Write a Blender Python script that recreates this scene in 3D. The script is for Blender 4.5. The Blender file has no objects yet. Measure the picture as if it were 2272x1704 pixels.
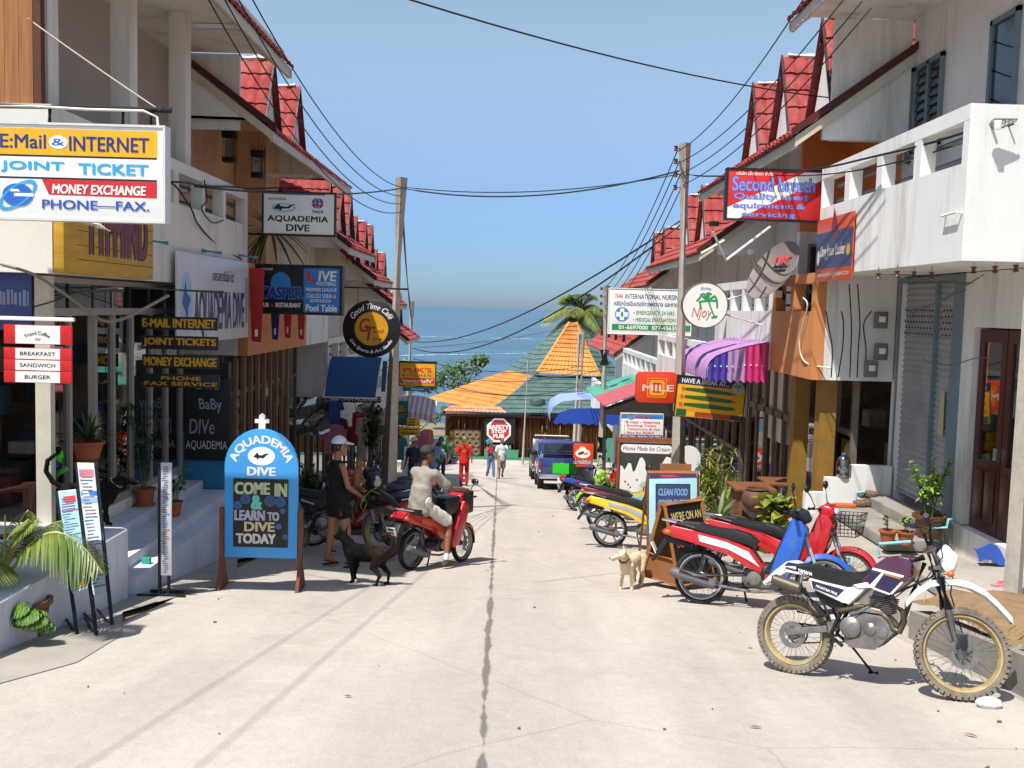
import bpy, bmesh, math, random
from mathutils import Vector as V, Matrix as M, Euler
R = math.radians
random.seed(7)
SC = bpy.context.scene
COL = SC.collection
# ---------------------------------------------------------------- camera
F, CX, CY = 2209.0, 1136.0, 852.0        # focal length and centre in photo pixels
YAW, PIT, ROLL, EYE = R(0.26886), R(4.34358), R(1.5), 1.7
_f = V((math.sin(YAW)*math.cos(PIT), math.cos(YAW)*math.cos(PIT), -math.sin(PIT)))
_r0 = _f.cross(V((0, 0, 1))).normalized(); _u0 = _r0.cross(_f)
_r = _r0*math.cos(ROLL) + _u0*math.sin(ROLL); _u = -_r0*math.sin(ROLL) + _u0*math.cos(ROLL)
cam = bpy.data.objects.new('camera', bpy.data.cameras.new('camera')); COL.objects.link(cam)
cam.data.sensor_width = 36; cam.data.lens = 36*F/2272
cam.data.clip_start = 0.1; cam.data.clip_end = 60000
cam.matrix_world = M(((_r.x, _u.x, -_f.x, 0), (_r.y, _u.y, -_f.y, 0), (_r.z, _u.z, -_f.z, EYE), (0, 0, 0, 1)))
SC.camera = cam
# ---------------------------------------------------------------- light
SUN = V((0.34, 0.42, -1.0)).normalized()
ELEV = math.asin(-SUN.z); AZ = math.atan2(-SUN.x, -SUN.y)
w = bpy.data.worlds.new('World'); SC.world = w; w.use_nodes = True
nt = w.node_tree; bg = nt.nodes['Background']
sky = nt.nodes.new('ShaderNodeTexSky'); sky.sky_type = 'NISHITA'; sky.sun_disc = False
sky.sun_elevation = ELEV; sky.sun_rotation = AZ % (2*math.pi)
sky.altitude = 0; sky.air_density = 1.0; sky.dust_density = 0.6; sky.ozone_density = 2.2
wc = nt.nodes.new('ShaderNodeTexCoord'); wx = nt.nodes.new('ShaderNodeSeparateXYZ'); wr = nt.nodes.new('ShaderNodeMapRange'); wm = nt.nodes.new('ShaderNodeMix'); wt = nt.nodes.new('ShaderNodeMix')
nt.links.new(wc.outputs['Generated'], wx.inputs[0]); nt.links.new(wx.outputs['Z'], wr.inputs[0]); wr.inputs[2].default_value = 0.35; wr.interpolation_type = 'SMOOTHERSTEP'
wm.data_type = wt.data_type = 'RGBA'; wm.inputs[6].default_value = (.275, .39, .61, 1); wm.inputs[7].default_value = (.92, .82, .69, 1)   # humid bluish air towards the horizon
nt.links.new(wr.outputs[0], wm.inputs[0]); wt.blend_type = 'MULTIPLY'; wt.inputs[0].default_value = 1
nt.links.new(sky.outputs[0], wt.inputs[6]); nt.links.new(wm.outputs[2], wt.inputs[7]); nt.links.new(wt.outputs[2], bg.inputs[0]); bg.inputs[1].default_value = 0.15
sl = bpy.data.lights.new('sun', 'SUN'); sl.energy = 4.2; sl.angle = R(0.53); sl.color = (1.0, 0.96, 0.90)
so = bpy.data.objects.new('sun', sl); COL.objects.link(so); so.location = (-20, -20, 50)
so.rotation_euler = SUN.to_track_quat('-Z', 'Y').to_euler()
SC.view_settings.view_transform = 'Standard'; SC.view_settings.look = 'None'
SC.view_settings.exposure = 0.62; SC.view_settings.gamma = 1.0
SC.cycles.max_bounces = 8; SC.cycles.transparent_max_bounces = 16
SC.cycles.caustics_reflective = False; SC.cycles.caustics_refractive = False
SC.cycles.sample_clamp_indirect = 6.0
SLOPE = 0.132
def ray(px, py): return _f + _r*((px-CX)/F) - _u*((py-CY)/F)
O = V((0, 0, EYE))
def at(px, py, Y): d = ray(px, py); return O + d*(Y/d.y)          # photo pixel -> world at depth Y
def atx(px, py, X): d = ray(px, py); return O + d*(X/d.x)
def gr(px, py): d = ray(px, py); return O + d*(-EYE/(d.z + SLOPE*d.y))
def gz(y): return -SLOPE*y
def zz(x0, y0, s): return lambda x, y: (x0 + x/s, y0 + y/s)
DD = lambda x, y: (x*1.02712, y*1.02712)
Z1 = zz(0, 0, 2.592); Z3 = zz(1640, 0, 2.592); Z6 = zz(1300, 360, 2.764); Z2 = zz(1700, 560, 2.304); Z3L = zz(360, 360, 2.765)
Z9 = zz(1500, 1080, 2.86); ZC = zz(860, 620, 3.19); ZA = zz(0, 1000, 4); ZT = zz(0, 600, 4); ZB = zz(600, 750, 4); ZD = zz(1280, 760, 4)
ZE = zz(1120, 700, 5.53); ZF = zz(1180, 960, 5.53); ZG = zz(440, 1020, 5.53); ZR = zz(640, 940, 4.365); Z8 = zz(1200, 900, 3.77)
ZP = zz(860, 900, 5.967); ZH = zz(1719, 1000, 4); ZI = zz(1719, 560, 4); ZJ = zz(1480, 800, 5.53)
# ================================================================ helpers
def lin(h):
    h = h.lstrip('#'); o = []
    for i in (0, 2, 4):
        c = int(h[i:i+2], 16)/255; o.append(c/12.92 if c <= .04045 else ((c+.055)/1.055)**2.4)
    return (*o, 1.0)
MATS = {}
def mat(name, col, rough=.6, metal=0, var=.12, scale=5, bump=0.0, bscale=60, stretch=(1, 1, 1), dirt=None, dscale=1.5, damt=.5, coat=0, spec=.5, trans=0):
    if name in MATS: return MATS[name]
    m = bpy.data.materials.new(name); m.use_nodes = True; n = m.node_tree.nodes; L = m.node_tree.links.new
    p = n['Principled BSDF']; c = lin(col) if isinstance(col, str) else col
    tc = n.new('ShaderNodeTexCoord'); mp = n.new('ShaderNodeMapping'); mp.inputs['Scale'].default_value = stretch
    L(tc.outputs['Object'], mp.inputs[0])
    nz = n.new('ShaderNodeTexNoise'); nz.inputs['Scale'].default_value = scale; nz.inputs['Detail'].default_value = 6; nz.inputs['Roughness'].default_value = .62
    L(mp.outputs[0], nz.inputs['Vector'])
    mr = n.new('ShaderNodeMapRange'); mr.inputs[1].default_value = .28; mr.inputs[2].default_value = .72; mr.inputs[3].default_value = 1-var; mr.inputs[4].default_value = 1+var*.6
    L(nz.outputs[0], mr.inputs[0])
    mx = n.new('ShaderNodeMix'); mx.data_type = 'RGBA'; mx.blend_type = 'MULTIPLY'; mx.inputs[0].default_value = 1; mx.inputs[6].default_value = c
    L(mr.outputs[0], mx.inputs[7]); out = mx.outputs[2]
    if dirt:
        n2 = n.new('ShaderNodeTexNoise'); n2.inputs['Scale'].default_value = dscale; n2.inputs['Detail'].default_value = 8; n2.inputs['Roughness'].default_value = .7
        mp2 = n.new('ShaderNodeMapping'); mp2.inputs['Scale'].default_value = (1.6*stretch[0], 1.6*stretch[1], .45*stretch[2]); L(tc.outputs['Object'], mp2.inputs[0]); L(mp2.outputs[0], n2.inputs['Vector'])
        r2 = n.new('ShaderNodeMapRange'); r2.inputs[1].default_value = .5; r2.inputs[2].default_value = .8; r2.inputs[4].default_value = damt; L(n2.outputs[0], r2.inputs[0])
        m2 = n.new('ShaderNodeMix'); m2.data_type = 'RGBA'; L(r2.outputs[0], m2.inputs[0]); L(out, m2.inputs[6]); m2.inputs[7].default_value = lin(dirt); out = m2.outputs[2]
    L(out, p.inputs['Base Color'])
    rr = n.new('ShaderNodeMapRange'); rr.inputs[1].default_value = .3; rr.inputs[2].default_value = .7; rr.inputs[3].default_value = max(.02, rough-.08); rr.inputs[4].default_value = min(1, rough+.1)
    L(nz.outputs[0], rr.inputs[0]); L(rr.outputs[0], p.inputs['Roughness'])
    p.inputs['Metallic'].default_value = metal; p.inputs['Coat Weight'].default_value = coat; p.inputs['Specular IOR Level'].default_value = spec
    if trans: p.inputs['Transmission Weight'].default_value = trans
    if bump:
        b = n.new('ShaderNodeTexNoise'); b.inputs['Scale'].default_value = bscale; b.inputs['Detail'].default_value = 5; L(mp.outputs[0], b.inputs['Vector'])
        bp = n.new('ShaderNodeBump'); bp.inputs['Strength'].default_value = bump; bp.inputs['Distance'].default_value = .02; L(b.outputs[0], bp.inputs['Height']); L(bp.outputs[0], p.inputs['Normal'])
    MATS[name] = m; return m
def glassmat(name, tint, alpha=.75, rough=.03):
    if name in MATS: return MATS[name]
    m = bpy.data.materials.new(name); m.use_nodes = True; n = m.node_tree.nodes; L = m.node_tree.links.new
    n.remove(n['Principled BSDF']); t = n.new('ShaderNodeBsdfTransparent'); t.inputs[0].default_value = lin(tint)
    g = n.new('ShaderNodeBsdfGlossy'); g.inputs['Roughness'].default_value = rough; nz = n.new('ShaderNodeTexNoise'); nz.inputs['Scale'].default_value = 1.2
    bp = n.new('ShaderNodeBump'); bp.inputs['Strength'].default_value = .04; L(nz.outputs[0], bp.inputs['Height']); L(bp.outputs[0], g.inputs['Normal'])
    fr = n.new('ShaderNodeFresnel'); fr.inputs[0].default_value = 1.5; mr = n.new('ShaderNodeMapRange'); mr.inputs[3].default_value = 1-alpha; mr.inputs[4].default_value = 1; L(fr.outputs[0], mr.inputs[0])
    mx = n.new('ShaderNodeMixShader'); L(mr.outputs[0], mx.inputs[0]); L(t.outputs[0], mx.inputs[1]); L(g.outputs[0], mx.inputs[2]); L(mx.outputs[0], n['Material Output'].inputs[0])
    MATS[name] = m; return m
def leafmat(name, a, b, rough=.5, sc=3):
    if name in MATS: return MATS[name]
    m = bpy.data.materials.new(name); m.use_nodes = True; n = m.node_tree.nodes; L = m.node_tree.links.new; p = n['Principled BSDF']
    tc = n.new('ShaderNodeTexCoord'); nz = n.new('ShaderNodeTexNoise'); nz.inputs['Scale'].default_value = sc; L(tc.outputs['Object'], nz.inputs['Vector'])
    gi = n.new('ShaderNodeNewGeometry'); ad = n.new('ShaderNodeMath'); ad.operation = 'ADD'; ml = n.new('ShaderNodeMath'); ml.operation = 'MULTIPLY'; ml.inputs[1].default_value = .6
    L(gi.outputs['Random Per Island'], ml.inputs[0]); L(ml.outputs[0], ad.inputs[0]); L(nz.outputs[0], ad.inputs[1])
    mr = n.new('ShaderNodeMapRange'); mr.inputs[1].default_value = .4; mr.inputs[2].default_value = 1.1; L(ad.outputs[0], mr.inputs[0])
    mx = n.new('ShaderNodeMix'); mx.data_type = 'RGBA'; mx.inputs[6].default_value = lin(a); mx.inputs[7].default_value = lin(b); L(mr.outputs[0], mx.inputs[0]); L(mx.outputs[2], p.inputs['Base Color'])
    p.inputs['Roughness'].default_value = rough; tr = n.new('ShaderNodeBsdfTranslucent'); L(mx.outputs[2], tr.inputs[0]); ms = n.new('ShaderNodeMixShader'); ms.inputs[0].default_value = .25
    L(p.outputs[0], ms.inputs[1]); L(tr.outputs[0], ms.inputs[2]); L(ms.outputs[0], n['Material Output'].inputs[0]); MATS[name] = m; return m
TXT = {}
def text_geo(s, bold=0.0, shear=0.0, space=1.0):
    k = (s, bold, shear, space)
    if k not in TXT:
        c = bpy.data.curves.new('t', 'FONT'); c.body = s; c.size = 1; c.offset = bold; c.shear = shear; c.resolution_u = 3; c.fill_mode = 'FRONT'; c.space_character = space
        o = bpy.data.objects.new('t', c); me = o.to_mesh()
        vs = [(v.co.x, v.co.y) for v in me.vertices]; fs = [tuple(p.vertices) for p in me.polygons]
        o.to_mesh_clear(); bpy.data.objects.remove(o); bpy.data.curves.remove(c)
        if vs:
            x0 = min(v[0] for v in vs); x1 = max(v[0] for v in vs); y0 = min(v[1] for v in vs); y1 = max(v[1] for v in vs)
            vs = [((x-x0)/max(1e-6, x1-x0), (y-y0)/max(1e-6, y1-y0)) for x, y in vs]
        TXT[k] = (vs, fs)
    return TXT[k]
def basis_to(d):
    d = V(d).normalized(); a = V((0, 0, 1)) if abs(d.z) < .95 else V((1, 0, 0)); x = d.cross(a).normalized(); y = x.cross(d).normalized(); return x, y, d
class MB:
    def __init__(s, *mats): s.bm = bmesh.new(); s.mats = list(mats); s.i = 0; s.T = M()
    def use(s, m):
        if m not in s.mats: s.mats.append(m)
        s.i = s.mats.index(m); return s
    def v(s, p): return s.bm.verts.new(s.T @ V(p))
    def f(s, vs, sm=False):
        try: f = s.bm.faces.new(vs)
        except ValueError: return None
        f.material_index = s.i; f.smooth = sm; return f
    def poly(s, pts): return s.f([s.v(p) for p in pts])
    def box(s, x0, x1, y0, y1, z0, z1, bev=0):
        vs = [s.v((x, y, z)) for x in (x0, x1) for y in (y0, y1) for z in (z0, z1)]
        fs = [s.f([vs[i] for i in q]) for q in ((0, 1, 3, 2), (4, 6, 7, 5), (0, 4, 5, 1), (2, 3, 7, 6), (0, 2, 6, 4), (1, 5, 7, 3))]
        if bev: s.bev([f for f in fs if f], bev)
        return s
    def bev(s, fs, b, seg=2):
        es = {e for f in fs for e in f.edges}
        r = bmesh.ops.bevel(s.bm, geom=list(es), offset=b, segments=seg, affect='EDGES', clamp_overlap=True, profile=.6)
        for f in r['faces']: f.material_index = s.i; f.smooth = True
    def prism(s, pts, y0, y1, bev=0, ax='y', seg=2):
        # pts (a,b): ax y -> x,z ; ax x -> y,z ; ax z -> x,y
        mk = {'y': lambda a, b, t: (a, t, b), 'x': lambda a, b, t: (t, a, b), 'z': lambda a, b, t: (a, b, t)}[ax]
        A = [s.v(mk(a, b, y0)) for a, b in pts]; B = [s.v(mk(a, b, y1)) for a, b in pts]; n = len(pts)
        fs = [s.f(A), s.f(B[::-1])] + [s.f([A[i], A[(i+1) % n], B[(i+1) % n], B[i]]) for i in range(n)]
        if bev: s.bev([f for f in fs if f], bev, seg)
        return s
    def ring(s, c, x, y, rx, ry, n): return [s.v(V(c) + V(x)*(math.cos(2*math.pi*k/n)*rx) + V(y)*(math.sin(2*math.pi*k/n)*ry)) for k in range(n)]
    def bridge(s, a, b, sm=True):
        n = len(a)
        for k in range(n): s.f([a[k], a[(k+1) % n], b[(k+1) % n], b[k]], sm)
    def tube(s, pts, r, n=8, cap=True, closed=False):
        pts = [V(p) for p in pts]; N = len(pts); rs = r if isinstance(r, (list, tuple)) else [r]*N; rings = []; px = None
        for i, p in enumerate(pts):
            if closed: d = pts[(i+1) % N] - pts[i-1]
            else: d = pts[min(i+1, N-1)] - pts[max(i-1, 0)]
            if d.length < 1e-9: d = V((0, 0, 1))
            d.normalize()
            if px is None: x, y, _ = basis_to(d)
            else:
                x = px - d*px.dot(d)
                x = x.normalized() if x.length > 1e-6 else basis_to(d)[0]; y = d.cross(x)
            px = x; rings.append(s.ring(p, x, y, rs[i], rs[i], n))
        for a, b in zip(rings, rings[1:]): s.bridge(a, b)
        if closed: s.bridge(rings[-1], rings[0])
        elif cap: s.f(rings[0][::-1]); s.f(rings[-1])
        return s
    def cap(s, a, b, ra, rb, n=10, fl=1.0, flx=None):
        # tapered capsule with rounded ends, optionally flattened along axis flx
        a, b = V(a), V(b); d = b - a
        if d.length < 1e-6: d = V((0, 0, 1e-4))
        d.normalize(); x, y, _ = basis_to(d)
        if flx is not None:
            y = V(flx) - d*V(flx).dot(d); y.normalize(); x = y.cross(d)
        rings = []
        for t in (-85, -55, -25): t = R(t); rings.append(s.ring(a + d*(ra*math.sin(t)), x, y, ra*math.cos(t), ra*math.cos(t)*fl, n))
        for t in (25, 55, 85): t = R(t); rings.append(s.ring(b + d*(rb*math.sin(t)), x, y, rb*math.cos(t), rb*math.cos(t)*fl, n))
        for p, q in zip(rings, rings[1:]): s.bridge(p, q)
        s.f(rings[0][::-1]); s.f(rings[-1]); return s
    def ball(s, c, r, n=12, m=8, rot=None, lo=-90, hi=90):
        r = V((r, r, r)) if isinstance(r, (int, float)) else V(r); q = rot.to_matrix() if rot else M.Identity(3); rings = []
        for j in range(m+1):
            t = R(lo + (hi-lo)*j/m); t = max(-1.56, min(1.56, t))
            rings.append([s.v(V(c) + q @ V((r.x*math.cos(t)*math.cos(2*math.pi*k/n), r.y*math.cos(t)*math.sin(2*math.pi*k/n), r.z*math.sin(t)))) for k in range(n)])
        for p, q2 in zip(rings, rings[1:]): s.bridge(p, q2)
        s.f(rings[0][::-1]); s.f(rings[-1]); return s
    def lathe(s, prof, c=(0, 0, 0), ax='z', n=24, cap=True):
        c = V(c); X, Y, Z = {'z': (V((1, 0, 0)), V((0, 1, 0)), V((0, 0, 1))), 'y': (V((1, 0, 0)), V((0, 0, 1)), V((0, 1, 0))), 'x': (V((0, 1, 0)), V((0, 0, 1)), V((1, 0, 0)))}[ax]
        rings = [s.ring(c + Z*h, X, Y, max(r, 1e-4), max(r, 1e-4), n) for r, h in prof]
        for p, q in zip(rings, rings[1:]): s.bridge(p, q)
        if cap: s.f(rings[0][::-1]); s.f(rings[-1])
        return s
    def torus(s, c, Rr, r, ax='y', n=32, m=8, ry=None):
        c = V(c); X, Y, Z = {'z': (V((1, 0, 0)), V((0, 1, 0)), V((0, 0, 1))), 'y': (V((1, 0, 0)), V((0, 0, 1)), V((0, 1, 0))), 'x': (V((0, 1, 0)), V((0, 0, 1)), V((1, 0, 0)))}[ax]; ry = ry or r; rings = []
        for k in range(n):
            e = X*math.cos(2*math.pi*k/n) + Y*math.sin(2*math.pi*k/n); rings.append([s.v(c + e*(Rr + r*math.cos(2*math.pi*j/m)) + Z*(ry*math.sin(2*math.pi*j/m))) for j in range(m)])
        for k in range(n): s.bridge(rings[k], rings[(k+1) % n])
        return s
    def leaf(s, p, d, L, w, droop=.3, seg=3, up=None, fold=.25):
        p = V(p); d = V(d).normalized(); up = V(up) if up else V((0, 0, 1)); sd = d.cross(up)
        if sd.length < .05: sd = d.cross(V((1, 0, 0)))
        sd.normalize(); nrm = sd.cross(d); prev = None
        for k in range(seg+1):
            t = k/seg; ww = w*math.sin(math.pi*min(1, (.12 + .88*t)))**.8*.5 if k < seg else 0.002
            c = p + d*(L*t) - V((0, 0, 1))*(droop*L*t*t); row = (s.v(c - sd*ww + nrm*(ww*fold)), s.v(c), s.v(c + sd*ww + nrm*(ww*fold)))
            if prev: s.f([prev[0], prev[1], row[1], row[0]], True); s.f([prev[1], prev[2], row[2], row[1]], True)
            prev = row
        return s
    def text(s, t, cx, cz, w, h, y=0, bold=0.0, shear=0.0, arc=None, space=1.0, flip=False):
        vs, fs = text_geo(t, 0, shear, space); k = min(bold*.7*h/.7, .12*w); sh = [(0, 0)] if bold <= 0 else [(-k, -k*.6), (k, -k*.6), (-k, k*.6), (k, k*.6)]; w -= 2*k; h -= 1.2*k
        for n, (dx, dz) in enumerate(sh):
            bv = []
            for a, b in vs:
                x = (a-.5)*w+dx; z = (b-.5)*h+dz
                if arc:
                    rr = arc + z if arc > 0 else -arc - z; th = x/abs(arc)
                    if arc > 0: x, z = rr*math.sin(th), rr*math.cos(th)
                    else: x, z = rr*math.sin(th), -rr*math.cos(th)
                bv.append(s.v((cx + x, y-n*.00006, cz + z)))
            for q in fs: s.f([bv[i] for i in q])
        return s
    def build(s, name, parent=None, label=None, cat=None, group=None, kind=None, ang=40, smooth=True, remesh=0, sm=0, rough=None, loc=None, recalc=True):
        if recalc: bmesh.ops.recalc_face_normals(s.bm, faces=s.bm.faces)
        me = bpy.data.meshes.new(name); s.bm.to_mesh(me); s.bm.free()
        for m in s.mats: me.materials.append(m)
        o = bpy.data.objects.new(name, me); COL.objects.link(o)
        if remesh:
            a = o.modifiers.new('r', 'REMESH'); a.mode = 'VOXEL'; a.voxel_size = remesh; a.use_smooth_shade = True
            if sm: b = o.modifiers.new('s', 'SMOOTH'); b.iterations = sm; b.factor = .5
            dg = bpy.context.evaluated_depsgraph_get(); me2 = bpy.data.meshes.new_from_object(o.evaluated_get(dg)); o.modifiers.clear(); o.data = me2; bpy.data.meshes.remove(me); me = me2; me.name = name
            if not me.materials:
                for m in s.mats: me.materials.append(m)
            if rough:
                from mathutils import noise as mn
                a, fq = rough; sv = V((7.3*len(me.vertices) % 50, 0, 0)); nn = [v.normal.copy() for v in me.vertices]
                for v, q in zip(me.vertices, nn): c = v.co; v.co = c + q*a*mn.noise(V((c.x*fq+c.z*fq*.5, c.y*fq, c.z*fq*.55-c.x*fq*.3))+sv)
            for p in me.polygons: p.use_smooth = True
        elif smooth:
            for p in me.polygons: p.use_smooth = True
            me.set_sharp_from_angle(angle=R(ang))
        if parent: o.parent = parent
        if loc is not None: o.location = loc
        return tag(o, label, cat, group, kind)
def tag(o, label=None, cat=None, group=None, kind=None):
    for k, v in (('label', label), ('category', cat), ('group', group), ('kind', kind)):
        if v: o[k] = v
    return o
def thing(name, label, cat, loc=(0, 0, 0), rz=0, group=None, rot=None, scale=1):
    o = bpy.data.objects.new(name, None); COL.objects.link(o); o.location = loc; o.rotation_euler = rot or (0, 0, rz); o.empty_display_size = .1
    if scale != 1: o.scale = (scale,)*3
    return tag(o, label, cat, group)
def part(mesh_obj, parent):        # a further child sharing mesh data
    o = mesh_obj.copy(); COL.objects.link(o); o.parent = parent
    for k in ('label', 'category', 'group'):
        if k in o: del o[k]
    return o
def copy_tree(root, loc, rz=None, label=None):
    def rec(o, par):
        c = o.copy(); COL.objects.link(c); c.parent = par
        for ch in [x for x in bpy.data.objects if x.parent == o]: rec(ch, c)
        return c
    r = rec(root, None); r.location = loc
    if rz is not None: r.rotation_euler = (0, 0, rz)
    if label: r['label'] = label
    return r
def wall_T(side, X, flipy=False):      # local sign frame on a street-facing wall
    pass
# ---------------------------------------------------------------- sign boards
class Sign:
    """local frame: x right, z up, front -y; u,v run 0..1 from the top left of the board"""
    def __init__(s, name, label, loc, w, h, rz=0, th=.06, panel=None, frame=None, fw=.03, cat='sign', group=None, rx=0, flatpanel=True):
        s.root = thing(name, label, cat, loc, group=group, rot=(rx, 0, rz)); s.w, s.h, s.th = w, h, th; s.y = -th/2; s.art = MB(); s.let = MB(); s.na = s.nl = 0
        if panel: MB(panel).box(-w/2, w/2, -th/2, th/2, -h/2, h/2, .004).build('panel', s.root)
        if frame:
            b = MB(frame); f = fw; d = th/2+.012
            b.box(-w/2-f, w/2+f, -d, d, h/2+.001, h/2+f+.001).box(-w/2-f, w/2+f, -d, d, -h/2-f-.001, -h/2-.001).box(-w/2-f, -w/2-.001, -d, d, -h/2, h/2).box(w/2+.001, w/2+f, -d, d, -h/2, h/2).build('frame', s.root)
    def P(s, u, v): return ((u-.5)*s.w, (.5-v)*s.h)
    def nx(s): s.y -= .0005; return s.y
    def text(s, t, u0, v0, u1, v1, m, bold=0.0, shear=0.0, arc=None, space=1.0):
        a = s.P(u0, v0); b = s.P(u1, v1); s.let.use(m).text(t, (a[0]+b[0])/2, (a[1]+b[1])/2, b[0]-a[0], a[1]-b[1], s.nx(), bold, shear, arc, space); s.nl += 1
    def arctext(s, t, cu, cv, rad, half, h, m, bold=0.0, up=True, shear=0.0):   # rad in metres, half angle in deg
        c = s.P(cu, cv); s.let.use(m).text(t, c[0], c[1], 2*R(half)*rad, h, s.nx(), bold, shear, rad if up else -rad); s.nl += 1
    def poly(s, pts, m): y = s.nx(); s.art.use(m).poly([(s.P(u, v)[0], y, s.P(u, v)[1]) for u, v in pts]); s.na += 1
    def rect(s, u0, v0, u1, v1, m): s.poly([(u0, v0), (u1, v0), (u1, v1), (u0, v1)], m)
    def ell(s, u, v, ru, rv, m, n=28, a0=0, a1=360, rot=0):
        pts = []
        for k in range(n+1 if a1-a0 < 360 else n):
            t = R(a0 + (a1-a0)*k/n); x = ru*s.w*math.cos(t); z = rv*s.h*math.sin(t); x, z = x*math.cos(rot)-z*math.sin(rot), x*math.sin(rot)+z*math.cos(rot); pts.append((u+x/s.w, v-z/s.h))
        s.poly(pts, m)
    def annulus(s, u, v, r1, r2, m, sx=1, sz=1, n=28, a0=0, a1=360, rot=0):
        y = s.nx(); c = s.P(u, v); s.art.use(m)
        def q(r, t):
            x = r*sx*math.cos(t); z = r*sz*math.sin(t); return (c[0]+x*math.cos(rot)-z*math.sin(rot), y, c[1]+x*math.sin(rot)+z*math.cos(rot))
        for k in range(n):
            t, t2 = R(a0+(a1-a0)*k/n), R(a0+(a1-a0)*(k+1)/n); s.art.poly([q(r1, t), q(r2, t), q(r2, t2), q(r1, t2)])
        s.na += 1
    def stroke(s, pts, wd, m):       # painted brush line through u,v points, width in metres
        y = s.nx(); s.art.use(m); P = [V(s.P(*p)) for p in pts]
        for a, b in zip(P, P[1:]):
            d = (b-a)
            if d.length < 1e-6: continue
            n = V((-d.y, d.x)).normalized()*wd/2; e = d.normalized()*wd*.3; a2, b2 = a-e, b+e
            s.art.poly([(q.x, y, q.y) for q in (a2-n, b2-n, b2+n, a2+n)]); y -= .00002
        s.na += 1
    def scrawl(s, u0, v0, u1, v1, m, seed=1):    # weathered marks too faint to read
        random.seed(seed); u = u0
        while u < u1:
            w = random.uniform(.03, .07)*(u1-u0+.2); s.rect(u, v0+random.uniform(0, .2)*(v1-v0), min(u1, u+w), v1-random.uniform(0, .15)*(v1-v0), m); u += w*random.uniform(1.15, 1.7)
    def done(s):
        if s.na: s.art.build('artwork', s.root, smooth=False, recalc=False)
        if s.nl: s.let.build('lettering', s.root, smooth=False, recalc=False)
        return s.root
def pxsign(name, label, x0, y0, x1, y1, Y, **k):
    c = at((x0+x1)/2, (y0+y1)/2, Y); s = Y/F; return Sign(name, label, c, (x1-x0)*s, (y1-y0)*s, **k)
# ---------------------------------------------------------------- roof tiles
def tiles(mb, O0, U, D, width, length, tw=.22, row=.36, amp=.028, lift=.03, clips=(), sub=4, thick=.02):
    O0, U, D = V(O0), V(U).normalized(), V(D).normalized(); N = U.cross(D)
    if N.z < 0: N = -N
    bm = bmesh.new(); nu = max(2, int(round(width/tw*sub))); nr = max(1, int(math.ceil(length/row)))
    prev = None
    for r in range(nr):
        v0, v1 = r*row, min((r+1)*row, length)
        rows = []
        for v, l in ((v0, 0.0), (v1, lift)):
            rows.append([bm.verts.new(O0 + U*(width*i/nu) + D*v + N*(l + amp*abs(math.sin(math.pi*(width*i/nu)/tw)) - .004*math.sin(i*12.9+r*7.1))) for i in range(nu+1)])
        for i in range(nu): bm.faces.new([rows[0][i], rows[0][i+1], rows[1][i+1], rows[1][i]])
        if prev:
            for i in range(nu): bm.faces.new([prev[i], prev[i+1], rows[0][i+1], rows[0][i]])
        prev = rows[1]
    lip = [bm.verts.new(v.co - N*(lift+thick)) for v in prev]
    for i in range(nu): bm.faces.new([prev[i], prev[i+1], lip[i+1], lip[i]])
    for co, no in clips:
        bmesh.ops.bisect_plane(bm, geom=bm.verts[:]+bm.edges[:]+bm.faces[:], plane_co=V(co), plane_no=V(no), clear_outer=True)
    mp = {v: mb.v(v.co) for v in bm.verts}
    for f in bm.faces: mb.f([mp[v] for v in f.verts], True)
    bm.free()
# common materials
WHT = mat('white_paint', 'e6e6e2', .6, var=.07, scale=1.2, bump=.12, bscale=25, dirt='8f887a', dscale=1.6, damt=.8, stretch=(1, 1, .5))
WHT2 = mat('cream_wall', 'dedad0', .7, var=.08, scale=1, bump=.1, bscale=25, dirt='857d70', dscale=1.5, damt=.6, stretch=(1, 1, .5))
SIGNW = mat('sign_white', 'f0f0ec', .35, var=.04, scale=3, dirt='b8ad98', dscale=2, damt=.3)
BLK = mat('black_paint', '16171a', .45, var=.2); DKM = mat('dark_metal', '25272b', .5, metal=.4, var=.25, scale=12)
INT = mat('dark_interior', 'a89c90', .85, var=.35, scale=2); CHR = mat('chrome', 'd8dadc', .18, metal=1, var=.08)
ALU = mat('aluminium', 'a8a8a4', .4, metal=.9, var=.2, scale=20); RUB = mat('tyre_rubber', '1c1b1a', .85, var=.3, scale=20, dirt='6a6257', dscale=6, damt=.5)
PLB = mat('black_plastic', '1a1b1d', .42, var=.2, scale=8); SEATM = mat('seat_vinyl', '17171a', .5, var=.15, scale=10, bump=.1, bscale=200)
REDT = mat('red_roof_tile', '9c4643', .85, var=.4, scale=4, dirt='b98a80', dscale=2.5, damt=.6, spec=.2); MORT = mat('ridge_mortar', 'cfc8bb', .9, var=.2)
CREAM = mat('cream_board', 'cdc6b4', .6, var=.15, scale=3, dirt='8a8272', damt=.35); MAROON = mat('maroon_edge', '4e1c1c', .6, var=.3)
CONC = mat('bare_concrete', '8f8a82', .9, var=.25, scale=3, bump=.25, bscale=40, dirt='5f5a54', damt=.5)
WOOD = mat('brown_wood', '7a4a2a', .65, var=.35, scale=3, stretch=(6, 6, .6), bump=.1); PIPE = mat('grey_pipe', '747a80', .5, var=.15)
GLASS = glassmat('shop_glass', 'b9c2c4', .68)
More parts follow.
